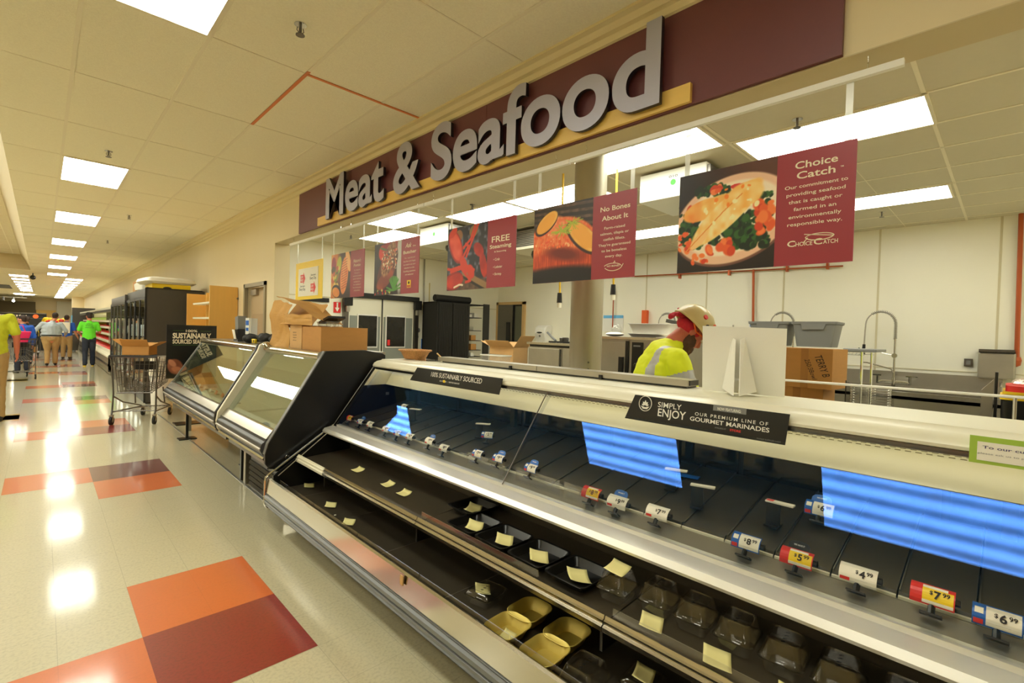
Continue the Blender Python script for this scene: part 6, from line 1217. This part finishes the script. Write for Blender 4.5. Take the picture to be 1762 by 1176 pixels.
# ---------------- shopping cart
def cart(origin, ang, label, group=None, s=1.0, detail=1):
    t = thing('shopping_cart', label, 'shopping cart', origin, group); ox, oy = origin[:2]; R = Matrix.Rotation(ang, 3, 'Z')
    def W(x, y, z): v = R @ Vector((x*s, y*s, z*s)); return (v.x+ox, v.y+oy, v.z)
    # local: y = pushing direction, handle at y=0; basket 0.08..0.95
    def hw(y, z): return (.265-.07*(y/.95))*(.80+.20*(z-.48)/.52) if True else 0
    zb = lambda y: .46+.10*y
    zt = lambda y: 1.02-.06*y
    def pt(y, sgn, f): z = zb(y)+(zt(y)-zb(y))*f; yy = y*(.86+.14*f) if y > .5 else y; return W(sgn*hw(y, z), yy, z)
    m = MB(); N = 13 if detail else 7
    for sg in (-1, 1):
        for k in range(N+1): y = .04+.91*k/N; m.tube([pt(y, sg, 0), pt(y, sg, 1)], .0042*s if detail else .004, 4)
        for f in (0, .2, .4, .6, .8, 1): m.tube([pt(.04, sg, f), pt(.95, sg, f)], .0042*s if f < 1 else .007*s, 5)
    for k in range(9):
        q = -1+2*k/8
        m.tube([W(hw(.95, zb(.95))*q, .95*.86, zb(.95)), W(hw(.95, zt(.95))*q, .95, zt(.95))], .0042*s, 4); m.tube([W(hw(.04, zb(.04))*q, .04, zb(.04)), W(hw(.95, zb(.95))*q, .95*.86, zb(.95))], .0042*s, 4)
    for f in (.2, .4, .6, .8, 1): m.tube([pt(.95, -1, f), pt(.95, 1, f)], .0042*s if f < 1 else .007*s, 4)
    for k in range(7): y = .1+.8*k/6; m.tube([pt(y, -1, 0), pt(y, 1, 0)], .0042*s, 4)
    m.build('basket', WIRE, t)
    m = MB()
    for k in range(9): q = -1+2*k/8; m.tube([W(.21*q, .03, .50), W(.25*q, .03, 1.0)], .0042*s, 4)
    for z in (.5, .6, .7, .8, .9, 1.0): m.tube([W(-.215-.035*(z-.5)*2, .03, z), W(.215+.035*(z-.5)*2, .03, z)], .003*s, 4)
    m.tube([W(-.225, .035, .47), W(.225, .035, .47)], .009*s, 6); m.tube([W(-.265, .03, 1.0), W(.265, .03, 1.0)], .009*s, 6)
    m.build('rear_gate', WIRE, t)
    m = MB(); c = Vector(W(.02, .34, .86)); m.cbox(c, .30*s, .012, .13*s, rz=ang)
    for k in range(4): pass
    m.build('seat_plaque', BLACKM, t)
    m = MB(); m.tube([W(-.30, -.02, 1.02), W(.30, -.02, 1.02)], .016*s, 10); m.build('handle', BLACK, t)
    m = MB()
    for sg in (-1, 1):
        m.tube([W(sg*.295, -.02, 1.02), W(sg*.285, .02, .96), W(sg*.27, .05, .46), W(sg*.275, .03, .22), W(sg*.27, .0, .15)], .012*s, 8)
        m.tube([W(sg*.27, .05, .42), W(sg*.25, .30, .30), W(sg*.20, .82, .17)], .011*s, 8); m.tube([W(sg*.27, .02, .19), W(sg*.19, .85, .155)], .011*s, 8); m.tube([W(sg*.20, .60, .24), W(sg*.19, .55, .5)], .010*s, 8)
    m.tube([W(-.27, .03, .20), W(.27, .03, .20)], .008*s, 6); m.tube([W(-.19, .85, .155), W(.19, .85, .155)], .010*s, 6)
    for k in range(7): q = -1+2*k/6; m.tube([W(.22*q, .1, .20), W(.17*q, .82, .165)], .003*s, 4)
    m.build('frame', WIRE, t)
    for sg, y, r_ in ((-1, 0, .062), (1, 0, .062), (-1, .86, .062), (1, .86, .062)):
        x = sg*(.27 if y == 0 else .19); m = MB(); a = Vector(W(x-.014*s, y, r_)); b = Vector(W(x+.014*s, y, r_)); m.cyl(a, b, r_*s, 20); w__ = m.build('wheel', BLACKM, t)
        m = MB(); a2 = Vector(W(x-.017*s, y, r_)); b2 = Vector(W(x+.017*s, y, r_)); m.cyl(a2, b2, .025*s, 12); m.build('hub', GRAY, w__)
        m = MB(); m.cbox(Vector(W(x, y, .14)), .045*s, .05*s, .02*s, rz=ang)
        for e in (-.02, .02): m.cbox(Vector(W(x+e, y, .10)), .004, .03*s, .09*s, rz=ang)
        m.build('caster_fork', STEELW, t)
    return W
ang = atan2(-.25, .49)
Wc = cart((.995, 9.06, 0), ang, 'empty grey wire shopping cart in the aisle with a cardboard box on its handle')
c0 = Vector(Wc(.02, .20, .99))
carton('cardboard_box', 'open cardboard box lying across the top of the nearest shopping cart', (c0.x-.02, c0.y, 1.035), .34, .30, .13, ang, CARD, flaps=True)
# ---------------- people
def figure(label, loc, rz, P, cl, vox=.012, hands=True, extras=None):
    """P: joint positions (local, metres, facing +y); cl: clothing spec"""
    t = thing('person', label, 'person', loc); R = Matrix.Rotation(rz, 3, 'Z'); L0 = Vector(loc)
    def W(p): return L0+R @ Vector(p)
    def C(m, a, b, ra, rb): m.caps(W(a), W(b), ra, rb)
    m = MB(); hd = Vector(P['head']); k = P.get('k', 1.0)
    rot = R @ P.get('hrot', Matrix.Identity(3))
    def H(p): return W(hd)+rot @ Vector(p)
    m.ball(H((0, 0, .03)), .076, .096, .098, rot=rot); m.ball(H((0, .03, -.05)), .058, .07, .07, rot=rot); m.caps(H((0, .095, .0)), H((0, .108, -.028)), .010, .014)
    m.ball(H((-.078, -.005, -.01)), .012, .02, .032, rot=rot); m.ball(H((.078, -.005, -.01)), .012, .02, .032, rot=rot); m.ball(H((0, .088, -.062)), .026, .012, .008, rot=rot); m.ball(H((0, .075, -.095)), .028, .022, .02, rot=rot); m.ball(H((0, .082, .03)), .06, .018, .012, rot=rot)
    C(m, P['neck'], H((0, -.02, -.06))-L0 if rz == 0 else R.inverted() @ (H((0, -.02, -.06))-L0), .062, .056)
    w_ = P.get('girth', 1.0)
    ch = Vector(P['chest']); wa = Vector(P['waist']); hp = Vector(P['hip'])
    for q, rx, ry, rz_ in ((ch+Vector((0, 0, .06)), .17, .11, .14), (ch, .17*w_, .12*w_, .16), (wa, .155*w_, .12*w_, .16), (hp, .17*w_, .125*w_, .13)): m.ball(W(q), rx, ry, rz_, rot=R)
    m.caps(W(ch), W(wa), .13*w_, .125*w_); m.caps(W(wa), W(hp), .125*w_, .13*w_)
    for s_ in ('l', 'r'):
        C(m, ch+Vector(((-.1 if s_ == 'l' else .1), 0, .10)), P['sh'+s_], .062, .05)
        C(m, P['sh'+s_], P['el'+s_], .052*k, .042*k); C(m, P['el'+s_], P['wr'+s_], .042*k, .028*k)
        C(m, Vector(P['hip'])+Vector(((-.08 if s_ == 'l' else .08)*w_, 0, -.03)), P['kn'+s_], .092*w_, .058); C(m, P['kn'+s_], P['an'+s_], .056, .038); C(m, P['an'+s_], P['to'+s_], .038, .03)
        el = Vector(P['el'+s_]); wr = Vector(P['wr'+s_]); d = (wr-el).normalized(); sd = Vector((1, 0, 0)) if s_ == 'r' else Vector((-1, 0, 0)); fwd = Vector(P.get('palm'+s_, (0, 1, 0))); fwd = (fwd-d*fwd.dot(d)).normalized(); sd = d.cross(fwd)
        pa = wr+d*.05; m.caps(W(wr+fwd*.012), W(wr+d*.075+fwd*.022), .020, .020); m.caps(W(wr-fwd*.012), W(wr+d*.075-fwd*.022), .020, .018)
        if hands:
            for q, l in ((.030, .062), (.010, .074), (-.010, .068), (-.029, .052)):
                b = wr+d*.082+fwd*q; mid = b+d*l*.5+sd*.004*(1 if s_ == 'l' else -1); m.caps(W(b), W(mid), .0098, .0092, 8); m.caps(W(mid), W(mid+(d*.85+sd*(.5 if s_ == 'l' else -.5)).normalized()*l*.5), .0092, .008, 8)
            b = wr+d*.025+fwd*.028; m.caps(W(b), W(b+(d*.7+fwd*.7)*.038), .014, .011, 8); m.caps(W(b+(d*.7+fwd*.7)*.038), W(b+(d*.7+fwd*.7)*.038+d*.028), .011, .009, 8)
    body = remesh(m, 'body', [cl.get('skin', SKIN)], t, vox, smooth=1)
    g = .014; tk = .09 if 'belt' in cl else 0
    m = MB()
    for q, rx, ry, rz_ in ((ch+Vector((0, 0, .06)), .17, .11, .14), (ch, .17*w_, .12*w_, .16), (wa, .155*w_, .12*w_, .16), (hp+Vector((0, 0, .04+tk)), .17*w_, .125*w_, .12-tk*.3)): m.ball(W(q), rx+g, ry+g, rz_+g, rot=R)
    m.ball(W((ch+wa)/2), .165*w_*(1 if w_ < 1.2 else 1.12)+g, .125*w_+g, .16, rot=R); m.ball(W((wa+hp)/2+Vector((0, 0, .03))), .165*w_*(1 if w_ < 1.2 else 1.15)+g, .13*w_+g, .13, rot=R); m.caps(W(ch), W(wa), .14*w_+g, .14*w_+g); m.caps(W(wa), W(hp+Vector((0, 0, .04+tk*1.3))), .14*w_+g, (.145-tk*.3)*w_+g); C(m, ch+Vector((0, 0, .12)), Vector(P['neck'])-Vector((0, 0, .015)), .10, .068)
    for s_ in ('l', 'r'):
        sh, el, wr = Vector(P['sh'+s_]), Vector(P['el'+s_]), Vector(P['wr'+s_]); C(m, ch+Vector(((-.1 if s_ == 'l' else .1), 0, .10)), sh, .08+g*.5, .056+g*.5)
        f = cl.get('sleeve', .75); C(m, sh, sh.lerp(el, min(f, 1)), 0.049*k+g, (.052 if f < 1 else .045)*k+g)
        if f > 1: C(m, el, wr, .046*k+g, .032*k+g*.6)
    remesh(m, 'shirt', [cl['shirt']], t, vox, .02, .09, 1)
    m = MB(); m.ball(W(hp+Vector((0, 0, -.01))), .165*w_*(1 if w_ < 1.2 else 1.12)+g*.6, .125*w_+g*.6, .16, rot=R)
    for s_ in ('l', 'r'): C(m, Vector(P['hip'])+Vector(((-.08 if s_ == 'l' else .08)*w_, 0, -.03)), P['kn'+s_], .096*w_+g, .070+g*.5); kn, an = Vector(P['kn'+s_]), Vector(P['an'+s_]); C(m, kn, kn.lerp(an, .97), .066+g*.5, .058+g*.5)
    remesh(m, 'trousers', [cl['trousers']], t, vox, .02, .08, 1)
    for s_ in ('l', 'r'):
        a, b = Vector(P['an'+s_]), Vector(P['to'+s_]); m = MB(); hz = min(a.z, b.z)
        C(m, a+Vector((0, -.02, -.035)), b+Vector((0, .0, -.002)), .046, .038); C(m, a+Vector((0, 0, -.01)), a+Vector((0, 0, .03)), .045, .045); o_ = remesh(m, 'shoe', [cl.get('shoe', BLACKM)], t, .01, smooth=1)
        m = MB(); m.caps(W(a+Vector((0, -.025, -.066))), W(b+Vector((0, .01, -.030))), .034, .032); m.build('sole', cl.get('sole', BLACK), o_)
    m = MB(); m.ball(H((0, -.012, .045)), .083, .102, .095, rot=rot); m.ball(H((0, -.05, .0)), .074, .06, .07, rot=rot)
    if cl.get('hair', HAIRB): 
        hv = remesh(m, 'hair', [cl.get('hair', HAIRB)], t, .01, .006, .02, 1)
    if 'belt' in cl: m = MB(); m.rr([(.165*w_+.022, .12*w_+.03, .12, -.02), (.165*w_+.024, .12*w_+.032, .12, .02)], (0, 0, 0), 0); m.v = [tuple(W(Vector(v)+hp+Vector((0, 0, .085)))) for v in m.v]; m.build('belt', cl['belt'], t)
    m = MB()
    for sx in (-1, 1): m.ball(H((sx*.03, .088, .008)), .011, .008, .008, 8, 6)
    e = m.build('eyes', WHITE, t)
    m = MB()
    for sx in (-1, 1): m.ball(H((sx*.03, .094, .008)), .005, .004, .005, 8, 6)
    m.build('pupil', BLACK, e)
    return t, W, H, rot
def stand(h=1.78, w_=1.0, stride=.0, arms=0.0):
    f = h/1.78; P = dict(head=(0, .03, 1.645*f), neck=(0, 0, 1.50*f), chest=(0, -.01, 1.27*f), waist=(0, 0, 1.08*f), hip=(0, -.01, .94*f), girth=w_)
    sw = .19+.03*(w_-1)*3
    for s_, sg in (('l', -1), ('r', 1)):
        st = stride*sg; a = arms*sg
        P['sh'+s_] = (sg*sw, -.01, 1.42*f); P['el'+s_] = (sg*(sw+.05), -.03-a*.5, 1.13*f); P['wr'+s_] = (sg*(sw+.055), .06-a, .88*f)
        P['kn'+s_] = (sg*.095, .03+st*.6, .51*f); P['an'+s_] = (sg*.10, st-(.0 if st >= 0 else .05), .09 if st >= 0 else .10); P['to'+s_] = (sg*.115, st+.15, .045)
    return P
# man in the green shirt
P = stand(1.80, .98, .06); P['elr'] = (.27, .05, 1.14); P['wrr'] = (.20, .28, 1.12); P['ell'] = (-.27, .03, 1.14); P['wrl'] = (-.20, .27, 1.06)
P['hrot'] = Matrix.Rotation(.25, 3, 'Z')
t, W, H, rot = figure('man in bright green T-shirt and black cap, his back turned, by the open case', (1.15, 21.4, 0), 0, P, dict(shirt=GREENS, trousers=DENIM, sleeve=.7, shoe=BLACKM, sole=YEL, skin=SKINR))
m = MB(); m.lathe([(.001, .13), (.05, .128), (.085, .10), (.092, .05), (.09, .04)], (0, 0, 0), 20, 1, 1.12); m.v = [tuple(H(Vector(v)+Vector((0, -.005, .02)))) for v in m.v]; m2 = MB(); m.ball(H((0, .13, .065)), .06, .06, .008, rot=rot); m.build('cap', BLACKM, t, smooth=True)
m = MB()
for k in range(3): put(m, ['SUPERIOR', 'INTERIORS', 'CONSTRUCTION'][k], W((0, -.158, 1.40-.06*k)), Vector((1, 0, 0)), V_, .026, [.16, .19, .22][k], 'C', .02, lift=.012)
m.build('back_print', INK, t)
# large man in a pale shirt
P = stand(1.74, 1.38, .10); P['ell'] = (-.40, .02, 1.13); P['wrl'] = (-.42, .20, .96); P['elr'] = (.36, .0, 1.15); P['wrr'] = (.34, .2, 1.03); P['head'] = (.09, .05, 1.63); P['neck'] = (.03, 0, 1.48); P['hrot'] = Matrix.Rotation(-.2, 3, 'Z')
t, W, H, rot = figure('heavy man walking away in a pale blue shirt and khaki trousers', (.25, 22.2, 0), 0, P, dict(shirt=BLUEGR, trousers=KHAKI, sleeve=1.1, belt=BLACK))
t = thing('black_case', 'black camera bag carried by the heavy man in his left hand', 'bag', (-.2, 22.4, .8)); m = MB(); m.rr([(.10, .14, .04, 0), (.13, .17, .05, .10), (.12, .16, .05, .26)], (-.21, 22.46, .62), .2, cap0=True, cap1=True); m.build('body', BLACKM, t, smooth=True, bevel=.004); m = MB(); m.tube([(-.17, 22.3, .86), (-.17, 22.36, .95), (-.17, 22.50, .95), (-.17, 22.56, .86)], .01, 6); m.build('strap', BLACK, t)
m = MB(); m.ball((-.22, 22.33, .72), .06, .03, .05); m.build('flap', GRAY, t)
# near man at the left border
P = stand(1.93, 1.05, .12); P['elr'] = (.265, -.02, 1.28); P['wrr'] = (.275, .06, 1.02)
t, W, H, rot = figure('man at the left border in a lime yellow T-shirt and tan trousers, arm hanging', (-.525, 10.25, 0), pi*.02, P, dict(shirt=LIME, trousers=KHAKI, sleeve=.80, skin=SKINR), vox=.0085)
# people further back
P = stand(1.62, .9, .0); P['ell'] = (-.22, .22, 1.10); P['wrl'] = (-.15, .34, 1.14); P['hrot'] = Matrix.Rotation(.7, 3, 'Z')
t, W, H, rot = figure('woman with dark ponytail in a royal blue shirt beside the pink bag', (-.37, 19.4, 0), .3, P, dict(shirt=BLUESH, trousers=DENIM, sleeve=1.1))
m = MB(); m.ball(H((0, -.13, .02)), .035, .05, .07, rot=rot); m.build('ponytail', HAIRB, t, smooth=True)
P = stand(1.62, 1.0)
t, W, H, rot = figure('person in dark clothes and cap standing behind the woman in blue', (-.36, 23.2, 0), pi, P, dict(shirt=BLACKM, trousers=DENIM, sleeve=1.1))
m = MB(); m.lathe([(.001, .13), (.06, .125), (.09, .08), (.092, .045)], (0, 0, 0), 16, 1, 1.1); m.v = [tuple(H(v)) for v in m.v]; m.ball(H((0, .13, .055)), .06, .06, .008, rot=rot); m.build('cap', BLACKM, t)
P = stand(1.72, .95); P['wrr'] = (.30, .10, .88)
t, W, H, rot = figure('person in white and blue with an arm hanging, behind the heavy man', (.72, 25.8, 0), -.2, P, dict(shirt=BLUESH, trousers=KHAKI, sleeve=.8))
m = MB(); m.rr([(.15, .02, .02, 0), (.15, .02, .02, .42)], (0, 0, 0), 0, cap0=True, cap1=True); m.v = [tuple(W(Vector(v)+Vector((-.02, -.16, 1.02)))) for v in m.v]; m.build('white_vest', PAPER, t)
# far cart with pink bag
Wc = cart((-.36, 17.2, 0), 0.1, 'distant shopping cart by the woman in blue, holding a pink bag', None, 1.0, 0)
t = thing('pink_bag', 'bright pink tote bag with two handles on the distant shopping cart', 'bag', (-.36, 17.25, .95)); m = MB(); m.rr([(.12, .08, .02, 0), (.18, .12, .03, .26), (.17, .10, .03, .27)], (-.36, 17.28, 1.0-.06), .1, cap0=True, cap1=True); m.build('body', PINK, t, smooth=True); m = MB(); m.tube([(-.45, 17.2, 1.2), (-.42, 17.2, 1.36), (-.33, 17.2, 1.36), (-.28, 17.2, 1.2)], .012, 6); m.build('handle', PINK, t)
# flat cart with cartons and yellow cover
t = thing('platform_cart', 'low cart loaded with cartons ahead of the heavy man', 'cart', (-.30, 27, 0)); m = MB(); m.box(-.72, .0, 26.6, 27.6, .18, .22); m.build('deck', STEELD, t)
for x in (-.65, -.08): m = MB(); m.cyl((x-.02, 26.7, .09), (x+.02, 26.7, .09), .09, 14); m.build('wheel', BLACK, t)
for x in (-.65, -.08): m = MB(); m.cyl((x-.02, 27.5, .09), (x+.02, 27.5, .09), .09, 14); m.build('wheel', BLACK, t)
m = MB(); m.box(-.70, -.68, 26.62, 26.66, .22, 1.0); m.box(-.03, -.01, 26.62, 26.66, .22, 1.0); m.box(-.7, -.01, 26.62, 26.66, .97, 1.0); m.build('push_bar', STEELD, t)
carton('cardboard_box', 'tall brown carton on the low cart under a yellow cover', (-.38, 27.1, .222), .55, .6, .62, 0, CARD); t = thing('yellow_cover', 'bright yellow sheet folded over the cartons on the low cart', 'cover', (-.38, 27.1, .845)); m = MB(); m.rr([(.31, .33, .05, -.0), (.31, .33, .05, .22), (.28, .30, .08, .26)], (-.38, 27.1, .846), .05, cap0=True, cap1=True); m.build('sheet', YEL, t, smooth=True)
t = thing('grey_bin', 'dark grey wheeled bin near the end of the case row', 'bin', (1.15, 31, 0)); m = MB(); m.rr([(.30, .35, .05, .06), (.38, .42, .06, .85)], (1.0, 32, 0), 0, cap0=True, cap1=True); m.build('body', DKGRAY, t, smooth=True)
for x in (.8, 1.2): m = MB(); m.cyl((x-.02, 31.8, .06), (x+.02, 31.8, .06), .06, 12); m.build('wheel', BLACK, t)
t = thing('produce_stand', 'far display with yellow and red fruit and a black base', 'stand', (.3, 33, 0)); m = MB(); m.box(-.1, .95, 33, 34, 0, 1.35); m.build('base', BLACKM, t); m = MB()
for k in range(14): m.ball((.0+rs.uniform(0, .85), 33+rs.uniform(.05, .3), 1.42+rs.uniform(0, .12)), .12, .12, .10, 10, 7)
m.build('fruit', YEL, t); m = MB()
for k in range(5): m.ball((.2+rs.uniform(0, .6), 32.98, 1.40+rs.uniform(0, .1)), .1, .1, .09, 10, 7)
m.build('fruit', RED, t)
t = thing('wall_display', 'black counter front with round food pictures under the dark far wall', 'display', (-2.2, 52, 0)); m = MB(); m.box(-4.8, .3, 52, 53.2, 0, 1.9); m.build('counter', BLACKM, t); m = MB(); m.box(-4.6, .1, 51.98, 52, 2.05-.5, 2.08-.5); m.box(-4.8, .3, 51.9, 52.0, 1.9, 1.98); m.build('rail', STEELD, t)
m = MB(); m.cyl((-2.9, 51.97, 1.72), (-2.9, 51.95, 1.72), .16, 20); m.cyl((-.3, 51.97, 1.72), (-.3, 51.95, 1.72), .16, 20); m.build('round_picture', ORANGE, t); m = MB(); put(m, 'FRESH DAILY DELI', (-1.6, 51.97, 1.66), Vector((1, 0, 0)), V_, .14, 1.6, 'C', .03); m.build('lettering', TEXTC, t)
# track lights
t = thing('track_light', 'ceiling track with small spot lamps far down the aisle', 'track light', (-2, 40, 2.9)); m = MB(); m.box(-3.4, -.6, 40, 40.05, 2.72, 2.76); m.cyl((-1.9, 40.02, 2.76), (-1.9, 40.02, HC), .015, 8); m.cyl((-.8, 40.02, 2.76), (-.8, 40.02, HC), .015, 8); m.build('track', STEELW, t)
for x in (-2.4, -1.55, -1.15): m = MB(); m.cyl((x, 40.0, 2.72), (x, 39.9, 2.55), .05, 12); m.build('spot', GRAY, t)
m = MB(); m.ball((-1.15, 39.85, 2.53), .06); m.build('lamp', SPOT, t)
t = thing('camera_dome', 'small black security camera dome under the far ceiling', 'camera', (-.25, 27.0, HC)); m = MB(); m.cyl((-.25, 27, HC-.12), (-.25, 27, HC), .02, 8); m.build('stem', BLACK, t); m = MB(); m.ball((-.25, 27, HC-.17), .09); m.build('dome', BLACK, t, smooth=True)
m = MB(); m.box(-2.6, -1.25, 38, 42, HC-.03, HC-.005); tag(m.build('ceiling_vent', DKGRAY), 'dark square vent in the far ceiling left of the lights', 'vent')
t = thing('round_lamp', 'white disc lamp near the far wall', 'ceiling light', (-.9, 50.5, HC)); m = MB(); m.lathe([(.001, -.066), (.5, -.055), (.55, -.006), (.001, -.006)], (-.9, 50.5, HC), 24); m.build('disc', SPOT, t)
m = MB(); m.box(-.25, -.22, 56.9, 57.1, 1.2, 2.1); 
WK = (2.95, 1.57, 0)
P = dict(head=(.0, .150, 1.575), neck=(0, .045, 1.50), chest=(0, -.035, 1.30), waist=(0, -.10, 1.10), hip=(0, -.13, .94), girth=1.12, k=1.12,
 shl=(-.20, .0, 1.40), shr=(.20, .0, 1.40), ell=(-.24, .13, 1.16), elr=(.245, .07, 1.15), wrl=(-.08, .36, 1.16), wrr=(.12, .32, 1.15),
 knl=(-.10, -.10, .5), knr=(.10, -.10, .5), anl=(-.10, -.16, .09), anr=(.10, -.16, .09), tol=(-.11, 0, .045), tor=(.11, 0, .045), hrot=Matrix.Rotation(-.82, 3, 'X'))
t, W, H, rot = figure('bearded worker in a tan helmet and yellow hi-vis shirt, bent forward behind the case', WK, -2.33, P, dict(shirt=HIVIS, trousers=DENIM, sleeve=.74, skin=SKINR, hair=None), vox=.0085)
sh = [o for o in t.children if o.name.startswith('shirt')][0]; sh.data.materials.append(REFLT)
Rw = Matrix.Rotation(-2.33, 3, 'Z').inverted(); sr = Vector(P['shr']); er = Vector(P['elr']); sl = Vector(P['shl']); e_l = Vector(P['ell'])
for p_ in sh.data.polygons:
    q = Rw @ (Vector(p_.center)-Vector(WK)); f = -1
    for a, b in ((sr, er), (sl, e_l)):
        d = (b-a); s_ = (q-a).dot(d)/d.dot(d); dist = (q-a-d*s_).length
        if .28 < s_ and dist < .12 and abs(q.x) > .15: f = s_
    if .32 < f < .56: p_.material_index = 1
    elif f < 0 and .105 < abs(q.x) < .155 and q.z > 1.13: p_.material_index = 1
    elif f < 0 and 1.16 < q.z < 1.215 and abs(q.x) < .30: p_.material_index = 1
m = MB(); m.lathe([(.001, .148), (.03, .146), (.06, .136), (.085, .118), (.106, .090), (.120, .055), (.127, .02), (.128, -.005), (.122, -.005), (.120, .02), (.10, .08), (.001, .13)], (0, 0, 0), 36, .95, 1.12)
m.v = [tuple(H(Vector(v)+Vector((0, -.022, .024)))) for v in m.v]; hm = m.build('helmet', HELMET, t, smooth=True)
m = MB(); m.lathe([(.122, .0), (.134, -.004), (.134, .006), (.123, .014)], (0, 0, 0), 36, .93, 1.10); m.v = [tuple(H(Vector(v)+Vector((0, -.022, .024)))) for v in m.v]; m.build('helmet_rim', HELMET, hm, smooth=True)
m = MB(); m.ball(H((0, .138, .04)), .075, .045, .008, rot=rot); m.build('helmet_brim', HELMET, hm, smooth=True)
def stk(x, y, z, r, mt, nm_, par):
    m = MB(); c = H((x, y, z)); n_ = (c-H((0, -.022, .024))).normalized(); u = n_.orthogonal().normalized(); v = n_.cross(u); m.add([c+n_*.004+(u*cos(a)+v*sin(a))*r for a in [k*pi/5 for k in range(10)]]+[c-n_*.006+(u*cos(a)+v*sin(a))*r for a in [k*pi/5 for k in range(10)]], [tuple(range(10))]+[(k, (k+1) % 10, 10+(k+1) % 10, 10+k) for k in range(10)]); return m.build(nm_, mt, par)
stk(.112, .02, .070, .013, BLACK, 'helmet_slot', hm); stk(.095, .085, .075, .012, BLACK, 'helmet_slot', hm)
stk(.104, -.03, .105, .016, RED, 'sticker', hm); stk(.098, .055, .110, .014, ORANGE, 'sticker', hm); stk(.094, .064, .106, .009, YEL, 'sticker', hm)
m = MB(); m.ball(H((0, .055, -.095)), .058, .055, .055, rot=rot); m.ball(H((.045, .035, -.065)), .030, .045, .050, rot=rot); m.ball(H((-.045, .035, -.065)), .030, .045, .050, rot=rot); m.ball(H((0, .075, -.125)), .035, .035, .04, rot=rot); m.ball(H((.055, .012, -.025)), .016, .02, .045, rot=rot)
remesh(m, 'beard', [BEARD], t, .008, .012, .012, 1)
m = MB(); m.ball(H((0, -.022, .005)), .088, .098, .05, rot=rot); remesh(m, 'bandana', [BANDANA], t, .01, .006, .02, 1)
m = MB()
for a, b, r0, r1 in (((.02, -.115, .03), (.05, -.165, -.01), .024, .012), ((.05, -.165, -.01), (.07, -.175, -.05), .014, .02), ((-.01, -.115, .03), (-.02, -.16, .045), .016, .010), ((0, -.11, .03), (.015, -.125, .04), .025, .025)): m.caps(H(a), H(b), r0, r1)
remesh(m, 'bandana_knot', [BANDANA], t, .007, .01, .02, 1)
m = MB(); m.tube([H((.088, -.05, .03)), H((.092, .0, .0)), H((.085, .05, .01))], .006, 6); m.build('orange_strap', ORANGE, t)
